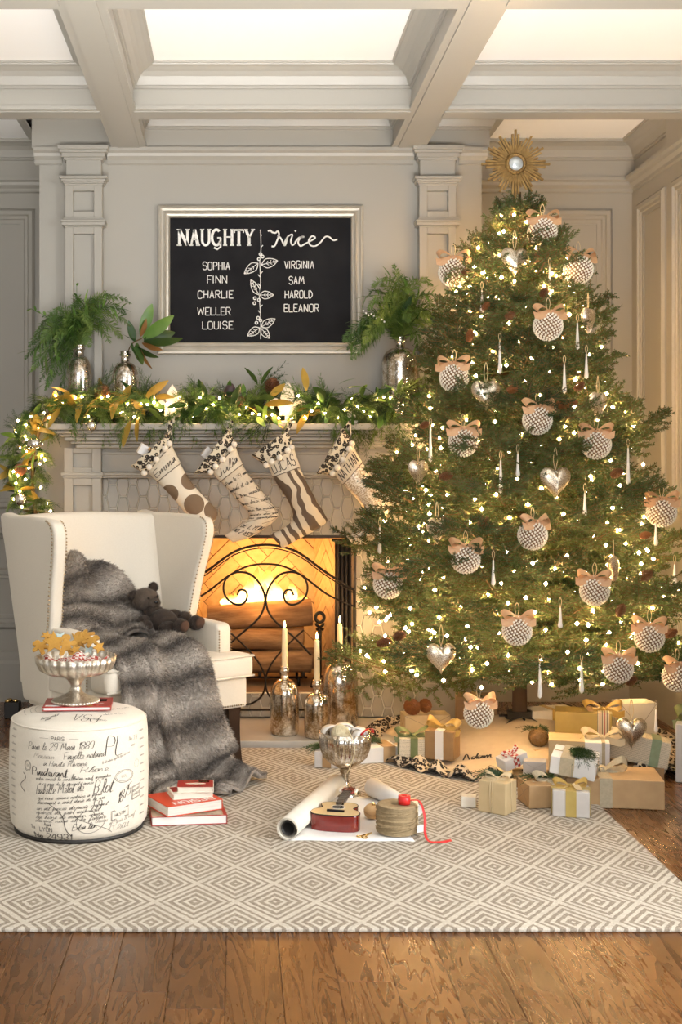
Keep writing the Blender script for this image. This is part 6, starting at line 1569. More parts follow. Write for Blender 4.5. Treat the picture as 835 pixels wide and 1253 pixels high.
o = MB().surf(clothf, 60, 8).build('napkin', MT['gingham'], None, CB); tag(o, 'red and white gingham paper lining the cookie bowl', 'napkin')
q_ = o.modifiers.new('s', 'SOLIDIFY'); q_.thickness = 0.001
def star_outline(n, r1, r2, rot=0): return [((r1 if i % 2 == 0 else r2)*math.cos(rot+PI*i/n), (r1 if i % 2 == 0 else r2)*math.sin(rot+PI*i/n)) for i in range(2*n)]
MANO = [(v.x, v.y) for v in catmull([(0, .5, 0), (.16, .46, 0), (.22, .32, 0), (.16, .18, 0), (.42, .16, 0), (.48, .02, 0), (.34, -.06, 0), (.2, -.04, 0), (.3, -.3, 0), (.34, -.46, 0), (.16, -.5, 0), (0, -.25, 0), (-.16, -.5, 0), (-.34, -.46, 0), (-.3, -.3, 0), (-.2, -.04, 0), (-.34, -.06, 0), (-.48, .02, 0), (-.42, .16, 0), (-.16, .18, 0), (-.22, .32, 0), (-.16, .46, 0)], 3, closed=True)]
SNOW = [(a*1.0, b) for a, b in star_outline(6, 0.5, 0.22)]
cookies = [  # shape, px, py, size, tilt, roll, material, label
 ('star', 66, 783, 0.062, 1.25, 0.1, 'cookie', 'large golden star cookie standing at the back of the bowl'),
 ('man', 81, 786, 0.055, 1.35, 0.0, 'cookie', 'round-headed gingerbread figure cookie leaning on the bowl rim'),
 ('snow', 96, 781, 0.058, 1.15, 0.3, 'cookie', 'snowflake cookie beside the gingerbread figure'),
 ('man', 50, 788, 0.052, 0.65, 0.9, 'cookie', 'gingerbread figure cookie lying flat at the left rim'),
 ('star', 121, 789, 0.036, 1.3, 0.4, 'cookie', 'small star cookie standing at the right rim'),
 ('star', 109, 791, 0.034, 1.2, -0.1, 'cookiepale', 'pale blue iced star cookie'),
 ('man', 103, 774, 0.050, 0.45, 1.4, 'cookie', 'gingerbread cookie lying on top of the heap'),
 ('snow', 57, 775, 0.036, 0.7, 0.2, 'cookie', 'small snowflake cookie behind the large star'),
 ('star', 92, 792, 0.034, 0.5, 0.5, 'cookie', 'star cookie lying in the middle of the bowl'),
 ('man', 112, 781, 0.045, 0.6, -0.7, 'cookie', 'gingerbread figure cookie behind the small star'),
 ('star', 74, 777, 0.040, 0.8, 0.7, 'cookiepale', 'white iced star cookie under the golden cookies')]
for i, (sh, px, py, sz, ti, ro, m_, lab) in enumerate(cookies):
    sz *= 1.22; py += 3
    ol = {'star': star_outline(5, 0.5, 0.24, PI/2), 'man': MANO, 'snow': SNOW}[sh]
    Yc = CB.y-0.045+0.012*(i % 4) if py > 782 else CB.y+0.015+0.01*(i % 3); p = at(px, py, Yc)
    mb = MB(); mb.prism([(a*sz, b*sz) for a, b in ol], -0.003, 0.003, 'xy'); o = mb.build('cookie', MT[m_], None, p, (ti, 0.1*math.sin(i), ro*0.5)); bevel(o, 0.0015, 2)
    o.rotation_euler = (Matrix.Rotation(0.25*math.sin(i*2), 3, 'Z') @ Matrix.Rotation(ti, 3, 'X') @ Matrix.Rotation(ro, 3, 'Z')).to_euler()
    tag(o, lab, 'cookie', 'cookies in the pedestal bowl')

# ------------------------------------------------------------------ rug
rc = [ground(835, 1133), ground(740, 985)]
rx1 = ground(740, 985).x
rug = MB().box(-1.75, 1.235, -2.51, -0.52, 0.0005, RUGZ).build('rug', MT['rug'], None); tag(rug, 'oatmeal woven rug with concentric diamond pattern', 'rug'); bevel(rug, 0.004, 2)

# ------------------------------------------------------------------ wrapping corner on the rug
RZ = RUGZ+0.0006
def lathe_obj(name, prof, n, m, loc, rot=None, label=None, cat=None, par=None, rfun=None):
    o = MB().lathe(prof, n, rfun=rfun).build(name, m, par, loc, rot)
    if label: tag(o, label, cat)
    return o
# paper roll unrolling into a sheet
A = ground(352, 1029, RZ); B = ground(412, 972, RZ)
def roll_thing():
    r = 0.036; ax = (B-A); ax.z = 0; ln_ = ax.length; ax.normalize(); sd = Vector((ax.y, -ax.x, 0))
    t = thing('paper_roll', 'long roll of white wrapping paper partly unrolled on rug', 'wrapping paper', A)
    mb = MB(); n = 44; prof = []
    for i in range(n+1):
        a = -PI/2-i/n*(2*PI*1.75); rr = r*(1-0.20*i/n); prof.append((math.cos(a)*rr, math.sin(a)*rr+r+0.0006))
    pts = [(0.0, 0.0006)]+prof
    fs = []; vs = []
    for (a, z) in pts:
        vs.append(sd*(a+0.0)+Vector((0, 0, z))); vs.append(sd*(a)+ax*ln_+Vector((0, 0, z)))
    for i in range(len(pts)-1): fs.append((2*i, 2*i+1, 2*i+3, 2*i+2))
    mb.add(vs, fs, True); o = mb.build('roll', MT['paperwarm'], t); q = o.modifiers.new('s', 'SOLIDIFY'); q.thickness = 0.0012
    c = Vector((0, 0, r+0.0006)); mb = MB(); mb.tube([c+ax*0.004, c+ax*(ln_-0.004)], r*0.62, 20, cap=False); o = mb.build('shaded_core', MT['stand'], t); q = o.modifiers.new('s', 'SOLIDIFY'); q.thickness = 0.002  # core coloured black to stand for the shade inside the roll
    # the sheet that lies flat, its far edge curling up
    F = ground(508, 1030, RZ)-A; Bk = ground(470, 978, RZ)-A
    def sheet(u, v):
        p0 = ax*ln_*v; p1 = F.lerp(Bk, v); p = p0.lerp(p1, u); return Vector((p.x, p.y, 0.0008+0.0015*math.sin(u*9+v*4)**2))
    mb = MB().surf(sheet, 20, 10); o = mb.build('sheet', MT['white'], t); q = o.modifiers.new('s', 'SOLIDIFY'); q.thickness = 0.0004; q.offset = 1
    return t
roll_thing()
# second curl of paper
P0 = ground(456, 975, RZ); P1 = ground(512, 1000, RZ)
t = thing('paper_curl', 'short curl of white paper behind the twine spool', 'wrapping paper', P0)
ax = P1-P0; ln_ = ax.length; ax.normalize(); sd = Vector((ax.y, -ax.x, 0)); mb = MB(); vs = []; fs = []
n = 30
for i in range(n+1):
    a = -PI/2+i/n*(2*PI*1.35)
    for k_ in (0, 1):
        r = (0.034 if k_ == 0 else 0.020)*(1-0.18*i/n); r0 = 0.034 if k_ == 0 else 0.020
        vs.append(sd*math.cos(a)*r+ax*ln_*k_+Vector((0, 0, math.sin(a)*r+r0+0.0012)))
for i in range(n): fs.append((2*i, 2*i+1, 2*i+3, 2*i+2))
mb.add(vs, fs, True); o = mb.build('curled_sheet', MT['white'], t); q = o.modifiers.new('s', 'SOLIDIFY'); q.thickness = 0.001

# goblet with ribbons and a ball of raffia
gp = ground(423, 974, RUGZ); GB = Vector((gp.x, gp.y+0.02, RZ))
gob = thing('mercury_goblet', 'large ribbed mercury glass goblet standing on the rug', 'goblet', GB)
rib = lambda w, z: 1+0.022*math.sin(w*26)*(1 if 0.13 < z < 0.22 else 0)
MB().lathe([(0, 0), (0.056, 0), (0.058, 0.004), (0.050, 0.012), (0.028, 0.024), (0.016, 0.036), (0.013, 0.05), (0.014, 0.072), (0.02, 0.082), (0.016, 0.088), (0.028, 0.096), (0.055, 0.112), (0.075, 0.132), (0.086, 0.16), (0.091, 0.19), (0.092, 0.222), (0.089, 0.222), (0.087, 0.19), (0.08, 0.16), (0.06, 0.125), (0, 0.11)], 104, rfun=rib).build('glass', MT['mercury'], gob)
rr = random.Random(3)
t = thing('white_ribbon', 'loops of wide white ribbon heaped in the goblet', 'ribbon', GB+Vector((0, 0, 0.20)))
for (cx, cy, r, w, a0) in ((-0.045, 0.02, 0.035, 0.022, 0.3), (0.0, 0.03, 0.042, 0.024, 0.0), (0.045, 0.0, 0.032, 0.022, -0.4), (0.05, -0.03, 0.026, 0.016, 0.8), (-0.02, 0.045, 0.03, 0.022, 1.2)):
    P = [(cx+r*math.cos(a)*math.cos(a0), cy+r*math.cos(a)*math.sin(a0), 0.010+r*0.8*math.sin(a)) for a in [PI*(-0.15+1.3*i/18) for i in range(19)]]
    nrm = Vector((-math.sin(a0), math.cos(a0), 0)); mb = MB(); vs = []; fs = []
    for p in P: vs += [Vector(p)-nrm*w, Vector(p)+nrm*w]
    for i in range(18): fs.append((2*i, 2*i+1, 2*i+3, 2*i+2))
    mb.add(vs, fs, True); o = mb.build('ribbon_loop', MT['white'], t); q = o.modifiers.new('s', 'SOLIDIFY'); q.thickness = 0.0008
P = catmull([(0.05, -0.05, 0.02), (0.075, -0.03, 0.036), (0.095, 0.0, 0.03), (0.10, 0.02, 0.012)], 6); mb = MB(); mb.strip(P, 0.005, up=(0, 0, 1)); o = mb.build('red_ribbon_end', MT['brightred'], t); q = o.modifiers.new('s', 'SOLIDIFY'); q.thickness = 0.0008
t = thing('raffia_ball', 'ball of cream raffia string in the goblet with loose end', 'string', GB+Vector((-0.02, -0.045, 0.222)))
MT['raffia'] = mat('cream_raffia', (0.74, 0.66, 0.45), 0.7, col2=(0.64, 0.55, 0.35), vscale=60)
mb = MB(); mb.sphere((0, 0, 0), 0.030, 16, 12)
for k_ in range(34):
    a, b = rr.uniform(0, PI), rr.uniform(0, PI); Mx = Matrix.Rotation(a, 3, 'Z') @ Matrix.Rotation(b, 3, 'X'); mb.tube([Mx @ Vector((0.0318*math.cos(w), 0.0318*math.sin(w), rr.uniform(-.003, .003))) for w in [2*PI*i/18 for i in range(18)]], 0.0016, 4, closed=True)
mb.build('wound_ball', MT['raffia'], t)
MB().tube(catmull([(0.02, -0.02, 0.02), (0.035, -0.052, 0.0), (0.045, -0.05, -0.05), (0.03, -0.03, -0.11), (0.022, -0.012, -0.135)], 6), 0.0018, 5).build('loose_end', MT['raffia'], t)

# toy guitar lying on its back
gq = ground(408, 1019, RUGZ); GT = Vector((gq.x, gq.y, RZ+0.0016))
gt_ = thing('toy_guitar', 'small toy guitar with red sides lying on white paper', 'guitar', GT, math.radians(-14))
half = [(0, 0), (0.045, 0.002), (0.071, 0.014), (0.079, 0.038), (0.073, 0.062), (0.056, 0.08), (0.050, 0.094), (0.056, 0.110), (0.060, 0.128), (0.052, 0.148), (0.03, 0.158), (0, 0.160)]
ol = [(v.x, v.y) for v in catmull([(a, b, 0) for a, b in half]+[(-a, b, 0) for a, b in half[-2:0:-1]], 3, closed=True)]
mb = MB(); mb.prism(ol, 0, 0.050, 'xy'); o = mb.build('body', MT['guitarside'], gt_); bevel(o, 0.002, 2, 60)
mb = MB(); mb.prism([(a*0.985, 0.08+(b-0.08)*0.985) for a, b in ol], 0.050, 0.0525, 'xy'); mb.build('soundboard', MT['guitartop'], gt_)
mb = MB(); mb.tube([(a*0.992, 0.08+(b-0.08)*0.992, 0.0512) for a, b in ol], 0.0018, 5, closed=True); mb.build('binding', MT['black'], gt_)
mb = MB(); mb.prism([(0.019*math.cos(2*PI*i/24), 0.098+0.019*math.sin(2*PI*i/24)) for i in range(24)], 0.0525, 0.0530, 'xy'); mb.build('sound_hole', MT['black'], gt_)
mb = MB(); mb.tube([(0.022*math.cos(2*PI*i/24), 0.098+0.022*math.sin(2*PI*i/24), 0.053) for i in range(24)], 0.0008, 4, closed=True); mb.build('rosette', MT['white'], gt_)
MB().box(-0.028, 0.028, 0.040, 0.050, 0.0525, 0.058).build('bridge', MT['black'], gt_)
MB().box(-0.013, 0.013, 0.125, 0.285, 0.048, 0.059).build('neck', MT['darkwood'], gt_)
mb = MB(); mb.prism([(-0.014, 0.285), (0.014, 0.285), (0.021, 0.30), (0.019, 0.345), (-0.019, 0.345), (-0.021, 0.30)], 0.046, 0.055, 'xy'); mb.build('headstock', MT['guitarside'], gt_)
for i in range(6):
    x = -0.0085+0.0034*i; MB().tube([(x, 0.045, 0.0588), (x, 0.29, 0.0606)], 0.0005, 4).build('guitar_string', MT['silver'], gt_)
for i in range(9): MB().box(-0.013, 0.013, 0.14+i*0.016, 0.1412+i*0.016, 0.059, 0.0597).build('fret', MT['silver'], gt_)
for s in (-1, 1):
    for i in range(3): MB().lathe([(0, -0.006), (0.004, -0.005), (0.004, 0.005), (0, 0.006)], 8).build('tuning_peg', MT['ceramic'], gt_, (s*0.025, 0.305+i*0.014, 0.050), (0, PI/2, 0))
# wooden bead ornament
p = ground(455, 1003, RZ); t = thing('wooden_bauble', 'round turned wooden bauble on the white paper', 'bauble', Vector((p.x, p.y, RZ+0.0275)), (0.3, 0.2, 0))
MB().sphere((0, 0, 0), 0.0255, 20, 14).build('bead', MT['lightwood'], t)
MB().lathe([(0.006, 0.0245), (0.006, 0.030), (0.004, 0.032), (0, 0.032)], 10).build('cap', MT['goldshine'], t); MB().tube([(0.0258*math.cos(2*PI*i/30), 0.0258*math.sin(2*PI*i/30), 0) for i in range(30)], 0.0008, 4, closed=True).build('groove_line', MT['kraftdark'], t)
# twine spool
p = ground(489, 1027, RZ); TW = Vector((p.x, p.y+0.062, RZ+0.0016)); t = thing('twine_spool', 'fat spool of brown jute twine', 'twine', TW)
mb = MB(); pr = [(0.018, 0.003)]
for i in range(15): z = 0.005+0.0058*i; pr += [(0.060+0.003*math.sin(i*1.7), z), (0.0645+0.002*math.sin(i*2.1), z+0.0029)]
pr += [(0.058, 0.092), (0.02, 0.093), (0.018, 0.088)]
mb.lathe(pr, 36, closed=True)
for k_ in range(10):
    w0 = rr.uniform(0, 6); z0 = rr.uniform(0.01, 0.07); mb.tube([((0.0655)*math.cos(w0+a), (0.0655)*math.sin(w0+a), z0+0.010*a) for a in [i/10*1.8 for i in range(11)]], 0.0017, 4)
mb.build('wound_twine', MT['twine'], t)
MB().box(0.030, 0.062, -0.052, -0.0512, 0.01, 0.032).build('paper_tag', MT['white'], t, (0.006, -0.006, 0.0), (0, 0, 0.55))
t = thing('red_ribbon_roll', 'small roll of red satin ribbon on top of twine spool', 'ribbon', TW+Vector((0.022, -0.012, 0.0945)))
MB().lathe([(0.009, 0), (0.019, 0), (0.0195, 0.012), (0.019, 0.026), (0.009, 0.026)], 24, closed=True).build('roll', MT['brightred'], t)
tail = catmull([(0.019, -0.006, 0.013), (0.045, -0.02, 0.012), (0.058, -0.038, -0.03), (0.056, -0.06, -0.075), (0.065, -0.085, -0.0915), (0.10, -0.09, -0.0925), (0.135, -0.07, -0.0925)], 6)
mb = MB(); mb.strip(tail, 0.0045, up=(0.3, -0.4, 1)); o = mb.build('ribbon_tail', MT['brightred'], t); q = o.modifiers.new('s', 'SOLIDIFY'); q.thickness = 0.0006
p = TW+Vector((0.045, 0.085, 0)); t = thing('cream_string_spool', 'cream cotton string spool behind the jute twine', 'string', p)
mb = MB(); mb.lathe([(0.010, 0.0)]+[(0.034+0.0016*(i % 2), 0.004+0.005*i) for i in range(16)]+[(0.010, 0.085)], 24, closed=True); mb.build('wound_string', MT['raffia'], t)
# gold scissors
p = ground(447, 1024, RZ); t = thing('gold_scissors', 'tiny ornate gold scissors on the white paper', 'scissors', Vector((p.x, p.y, RZ+0.0040)), math.radians(52))
for s in (-1, 1):
    MB().tube([(-0.018+0.008*math.cos(a), s*0.010+0.008*math.sin(a), 0) for a in [2*PI*i/16 for i in range(16)]], 0.0017, 6, closed=True).build('handle', MT['goldshine'], t)
    mb = MB(); mb.prism([(-0.011, s*0.005), (0.008, s*-0.002), (0.040, s*-0.0004), (0.010, s*0.004), (-0.010, s*0.009)], -0.0012+0.001*s, 0.0012+0.001*s, 'xy'); mb.build('blade', MT['goldshine'], t)

# brass-capped canister half hidden behind the pouf
t = thing('brass_capped_canister', 'dark canister with brass caps half hidden behind the pouf', 'canister', (-1.045, 0.15, 0.0005))
o = MB().box(-0.035, 0.035, -0.03, 0.03, 0, 0.075).build('case', MT['stand'], t); bevel(o, 0.004)
for (x, y, z) in ((-0.02, -0.016, 0.080), (-0.016, 0.012, 0.080), (0.014, -0.006, 0.080)): MB().lathe([(0, -0.004), (0.013, -0.004), (0.014, 0.002), (0.010, 0.006), (0, 0.007)], 14).build('brass_cap', MT['goldshine'], t, (x, y, z))

# ------------------------------------------------------------------ the tree
TX, TY = 1.168, -0.50
RP = [(0.22, 0.56), (0.35, 0.665), (0.55, 0.67), (0.73, 0.645), (1.07, 0.57), (1.30, 0.485), (1.50, 0.41), (1.75, 0.33), (1.98, 0.225), (2.10, 0.15), (2.20, 0.085), (2.32, 0.04)]
def RT(z):
    if z <= RP[0][0]: return RP[0][1]
    for i in range(len(RP)-1):
        if z <= RP[i+1][0]: k_ = (z-RP[i][0])/(RP[i+1][0]-RP[i][0]); return RP[i][1]*(1-k_)+RP[i+1][1]*k_
    return RP[-1][1]
tree = thing('christmas_tree', 'tall full fir Christmas tree beside the fireplace', 'Christmas tree', (TX, TY, 0))
trunk = MB().tube([(0, 0, 0.02), (0, 0, 0.8), (0, 0, 1.6), (0, 0, 2.30)], [0.032, 0.026, 0.016, 0.006], 8).build('trunk', MT['bark'], tree)
def needle_branch(L_, seed):
    rr = np.random.RandomState(seed); V = []; F = []; cnt = 0; stems = MB()
    def twig(p0, d, l):
        nonlocal cnt
        d = d/np.linalg.norm(d); m = 5
        cur = np.array([p0+d*l*u+np.array([0, 0, 0.10*l*u*u]) for u in np.linspace(0, 1, m)])
        stems.tube([Vector(p) for p in cur], 0.0016, 3, cap=False)
        n = int(l/0.0018); u = np.sort(rr.rand(n)); base = p0+np.outer(u*l, d)+np.outer(0.10*l*u*u, [0, 0, 1])
        a = rr.rand(n)*2*np.pi; s1 = np.cross(d, [0.3, 0.2, 1.0]); s1 /= np.linalg.norm(s1); s2 = np.cross(d, s1)
        sp_ = 0.75; dr = d*0.72+(np.outer(np.cos(a), s1)+np.outer(np.sin(a), s2))*sp_; dr /= np.linalg.norm(dr, axis=1, keepdims=True)
        ln2 = 0.0175*(0.7+0.5*rr.rand(n, 1))*(1-0.35*u[:, None]**3); tip = base+dr*ln2
        sd = np.cross(dr, rr.randn(n, 3)); sd /= np.linalg.norm(sd, axis=1, keepdims=True)+1e-9; w = 0.0018
        mid = base*0.55+tip*0.45
        Q = np.stack([base, mid-sd*w, tip, mid+sd*w], axis=1).reshape(-1, 3); V.append(Q); F.append(np.arange(n*4).reshape(-1, 4)+cnt); cnt += n*4
    nst = max(4, int(L_/0.040)); droop = lambda u: np.array([L_*u, 0, -0.10*L_*math.sin(u*2.4)+0.10*L_*u*u])
    twig(droop(0.62), droop(1.0)-droop(0.62), L_*0.42)
    stems.tube([Vector(droop(u)) for u in np.linspace(0, 1, 8)], lambda u: 0.005*(1-u)+0.0015, 4)
    for i in range(nst):
        u = 0.16+0.80*i/(nst-1) if nst > 1 else 0.5
        for s in (-1, 1):
            l = min(0.19, (1.05-u)*L_*0.75+0.05)*rr.uniform(0.8, 1.15); p = droop(u); a = math.radians(rr.uniform(38, 58))
            d = np.array([math.cos(a), s*math.sin(a), rr.uniform(-0.25, 0.30)]); twig(p, d, l)
            if l > 0.075:
                for f, s2 in ((0.35, 1), (0.55, -1), (0.72, 1)):
                    dd = d/np.linalg.norm(d); q = p+dd*l*f; a2 = math.radians(45)*s2*s; c_, s_ = math.cos(a2), math.sin(a2)
                    d2 = np.array([dd[0]*c_-dd[1]*s_, dd[0]*s_+dd[1]*c_, dd[2]+rr.uniform(-0.3, 0.4)]); twig(q, d2, l*0.5*rr.uniform(0.7, 1.1))
    V = np.concatenate(V); F = np.concatenate(F); nv = len(V)
    allv = V.tolist()+[tuple(p) for p in stems.v]; allf = F.tolist()+[[i+nv for i in f] for f in stems.f]
    me = bpy.data.meshes.new('branch'); me.from_pydata(allv, [], allf)
    me.materials.append(MT['fir']); me.materials.append(MT['needle_stem'])
    mi = np.zeros(len(allf), dtype=np.int32); mi[len(F):] = 1; me.polygons.foreach_set('material_index', mi); me.update()
    return me
LEN = [0.10, 0.16, 0.26, 0.38, 0.52, 0.64]
BM = {l: [needle_branch(l, int(l*100)+7*k_) for k_ in range(3)] for l in LEN}
rt = random.Random(77)
layers = []
z = 0.375
while z < 2.19:
    layers.append(z); z += 0.105-0.028*(z/2.3)
tips_xyz = []
phase = 0.0; nb = 0
for li, z in enumerate(layers):
    r = RT(z); cnt = max(5, int(round(7+r*10.5))) if r > 0.12 else 6
    phase += 2.4
    for k_ in range(cnt):
        a = phase+2*PI*k_/cnt+rt.uniform(-.16, .16); rr_ = r*(rt.uniform(0.72, 1.06) if rt.random() < 0.75 else rt.uniform(1.06, 1.2))
        ca, sa = math.cos(a), math.sin(a)
        # keep clear of the chimney breast, the mantel shelf and the walls
        lim = 9.0
        if sa > 0.05:
            yb = -0.30 if 1.15 < z < 1.42 else -0.13
            lim = (yb-TY)/sa if yb > TY else 0.2
        if ca > 0.05: lim = min(lim, (RWX-0.11-TX)/ca)
        rr_ = max(0.09, min(rr_, lim))
        best = min(LEN, key=lambda l: abs(l-rr_)); me = rt.choice(BM[best])
        o = obj('branch', me, None, tree, (0, 0, z-0.03+rt.uniform(-.015, .015)))
        el = math.radians(rt.uniform(2, 14) + (10 if z > 1.9 else 0) - (3 if z < 0.5 else 0))
        o.rotation_euler = (rt.uniform(-.35, .35), -el, a); s_ = rr_/best/max(math.cos(el), .8); o.scale = (s_, min(max(s_, 0.85), 1.15), min(max(s_, 0.85), 1.15)); nb += 1
        tips_xyz.append((a, rr_, z, el))
for k_ in range(6):
    o = obj('branch', BM[0.10][k_ % 3], None, tree, (0, 0, 2.175)); o.rotation_euler = (0, -math.radians(42+7*(k_ % 3)), k_*1.05+0.3)
# stand
st = thing('tree_stand', 'black iron tree stand with spread feet under the tree', 'tree stand', (TX, TY, 0.0))
MB().lathe([(0.034, 0.02), (0.05, 0.02), (0.052, 0.16), (0.034, 0.16)], 18, closed=True).build('collar', MT['stand'], st)
for k_ in range(4):
    a = PI/4+k_*PI/2; MB().tube(catmull([(0.05*math.cos(a), 0.05*math.sin(a), 0.13), (0.14*math.cos(a), 0.14*math.sin(a), 0.09), (0.24*math.cos(a), 0.24*math.sin(a), 0.012)], 5), 0.010, 6).build('foot', MT['stand'], st)
    MB().tube([(0.05*math.cos(a+.78), 0.05*math.sin(a+.78), 0.14), (0.085*math.cos(a+.78), 0.085*math.sin(a+.78), 0.14)], 0.005, 6).build('screw', MT['iron'], st)

def tree_point(px, py, k_=0.95, back=0.0):
    """the point on the tree's front flank seen at a pixel"""
    Y = TY-1.0
    while Y < TY+0.3:
        p = at(px, py, Y)
        if math.hypot(p.x-TX, p.y-TY) <= k_*RT(p.z): return p
        Y += 0.004
    return at(px, py, TY-0.02)
# fairy lights
fb = MB(); rl = random.Random(99); wirep = []
tl = thing('fairy_lights', 'warm white fairy lights strung all over the Christmas tree', 'string lights', (TX, TY, 0))
def bulb(mb, c, d, r):
    mb.octa(c, r)
N_B = 560
for i in range(N_B):
    u = (i+0.5)/N_B; z = 0.33+1.92*(1-math.sqrt(1-u*0.985)); r = RT(z)*rl.uniform(0.50, 1.0); a = i*2.39996
    x, y = r*math.cos(a), r*math.sin(a)
    if TY+y > -0.13: continue
    fb.octa((x, y, z), 0.0072); wirep.append((a, z))
for i in range(44):
    z = 1.85+0.36*i/43; r = RT(z)*rl.uniform(0.7, 1.1); a = i*2.39996; x, y = r*math.cos(a), r*math.sin(a)
    fb.octa((x, y, z), 0.0072)
tag(fb.build('bulbs', MT['bulb'], tl), kind='stuff')
mb = MB(); spir = []
for i in range(900):
    u = i/899; z = 0.30+1.92*u; a = u*2*PI*15; r = RT(z)*0.66; y = r*math.sin(a); y = min(y, 0.33); spir.append((r*math.cos(a), y, z))
mb.tube(spir, 0.0012, 3); mb.build('wire', MT['green'], tl)

# sunburst topper
tp = at(631, 201, TY-0.06); top = thing('sunburst_topper', 'gilded sunburst tree topper with round mirror centre', 'tree topper', tp)
def ray(l, w, nbar):
    mb = MB()
    for j in range(nbar):
        x = (j-(nbar-1)/2)*w; ll = l*(1-0.13*abs(j-(nbar-1)/2)); h = w*0.48
        y0, y1 = -0.006-0.002*(j % 2), 0.004
        mb.hexa([(x-h*0.75, y0, 0.028), (x+h*0.75, y0, 0.028), (x+h*0.75, y1, 0.028), (x-h*0.75, y1, 0.028)], [(x*1.3-h*0.95, y0, ll), (x*1.3+h*0.95, y0, ll), (x*1.3+h*0.95, y1, ll), (x*1.3-h*0.95, y1, ll)])
    return mb
rayL = ray(0.140, 0.0092, 3).mesh('ray'); rayL.materials.append(MT['gold']); rayS = ray(0.096, 0.0085, 3).mesh('ray'); rayS.materials.append(MT['gold'])
for i in range(12):
    o = obj('ray', rayL, None, top, (0, 0, 0), (0, 2*PI*i/12, 0)); o.scale = (1, 1, 1 if i % 3 == 0 else 0.93)
    o = obj('ray', rayS, None, top, (0, 0.003, 0), (0, 2*PI*(i+0.5)/12, 0))
mb = MB(); mb.lathe([(0.028, 0.0), (0.029, 0.010), (0.035, 0.014), (0.042, 0.010), (0.043, 0.0)], 32, closed=True); mb.build('ring', MT['gold'], top, (0, -0.006, 0), (PI/2, 0, 0))
mb = MB()
for i in range(20): mb.sphere((0.0358*math.cos(2*PI*i/20), -0.019, 0.0358*math.sin(2*PI*i/20)), 0.0036, 6, 4)
mb.build('beading', MT['gold'], top)
MB().lathe([(0, 0.0065), (0.0285, 0.006), (0.0285, 0), (0, 0)], 28).build('mirror', MT['mirror'], top, (0, -0.006, 0), (PI/2, 0, 0))
MB().tube([(0, 0.006, -0.02), (0, 0.012, -0.19)], 0.005, 6).build('mounting_stem', MT['gold'], top)

# ---- ornaments
def bow_parts(par, loc, s, m, tails=True, name='bow', rot=0.0, wdt=0.30):
    """a two-loop ribbon bow facing -Y as one part with a knot"""
    mb = MB(); c_, s_ = math.cos(rot), math.sin(rot)
    def T(p): return Vector((p[0]*c_-p[1]*s_, p[0]*s_+p[1]*c_, p[2]))
    for q in (-1, 1):
        P = catmull([(0, 0, 0), (q*0.35, -0.10, 0.30), (q*0.75, -0.04, 0.42), (q*0.95, 0.06, 0.22), (q*0.75, 0.10, 0.05), (q*0.3, 0.05, 0.0), (0, 0, 0)], 4); vs = []; fs = []
        for i, p in enumerate(P):
            w = wdt*s*(0.35+0.65*math.sin(PI*i/(len(P)-1))); d = Vector((q*0.25, 0.75, 0.55)).normalized()
            vs += [T(p*s-d*w*0.5), T(p*s+d*w*0.5)]
        for i in range(len(P)-1): fs.append((2*i, 2*i+1, 2*i+3, 2*i+2))
        mb.add(vs, fs, True)
        if tails:
            P = catmull([(0, 0, 0), (q*0.35, -0.14, -0.10), (q*0.75, -0.10, -0.22), (q*1.05, -0.02, -0.16)], 4); vs = []; fs = []
            for i, p in enumerate(P): d = Vector((0.1*q, 0.35, 0.9)).normalized(); w = wdt*s*0.8; vs += [T(p*s-d*w*0.5), T(p*s+d*w*0.5)]
            for i in range(len(P)-1): fs.append((2*i, 2*i+1, 2*i+3, 2*i+2))
            mb.add(vs, fs, True)
    mb.sphere((0, 0, 0.02*s), 0.13*s, 8, 6, (1, 1, 0.8))
    o = mb.build(name, m, par, loc, fix=False); return o
def beaded_ball(p, r, label, rot=0.0):
    t = thing('beaded_ball', label, 'ornament', p, rot, 'beaded ball ornaments on the tree')
    if 'ball' not in KIDS:
        mb = MB().sphere((0, 0, 0), 1.0, 24, 16); core = mb.mesh('core'); core.materials.append(MT['studbase'])
        mb = MB(); n = 260
        for i in range(n):
            z_ = 1-2*(i+0.5)/n; a = i*2.39996; q = math.sqrt(1-z_*z_); c = Vector((q*math.cos(a), q*math.sin(a), z_)); mb.sphere(c*1.0, 0.090, 6, 4)
        st_ = mb.mesh('studs'); st_.materials.append(MT['studs']); KIDS['ball'] = (core, st_)
    core, st_ = KIDS['ball']
    o = obj('core', core, None, t); o.scale = (r,)*3; o = obj('beads', st_, None, t); o.scale = (r,)*3; tag(o, kind='stuff')
    bow_parts(t, (0, -r*0.45, r*0.90), r*1.18, MT['tanbow'], True, 'bow', 0, 0.60)
    MB().tube(catmull([(0, 0, r*0.9), (-r*0.15, 0, r*1.6), (0, 0, r*2.0), (r*0.15, 0, r*1.6), (0, 0, r*0.9)], 4), 0.0012, 4).build('hanging_loop', MT['string'], t)
    return t
BALLS = [(555, 333), (664, 284), (708, 330), (671, 399), (556, 462), (567, 541), (658, 514), (730, 544), (652, 655), (570, 684), (475, 715), (728, 723), (633, 772), (795, 780), (810, 627)]
for (px, py) in BALLS:
    p = tree_point(px, py, 1.07); beaded_ball(p, 17.2/scale_at(p.y), 'silver beaded ball ornament with tan bow hung among the fir boughs', rt.uniform(-.5, .5))
for (px, py, lab) in ((757, 818, 'silver beaded ball ornament on a lower bough right of icicle'), (586, 873, 'lowest silver beaded ball hanging above the tree skirt'), (829, 828, 'silver beaded ball ornament at the outermost right bough tip')):
    p = tree_point(px, py, 1.07); beaded_ball(p, 17.2/scale_at(p.y), lab, rt.uniform(-.4, .4))
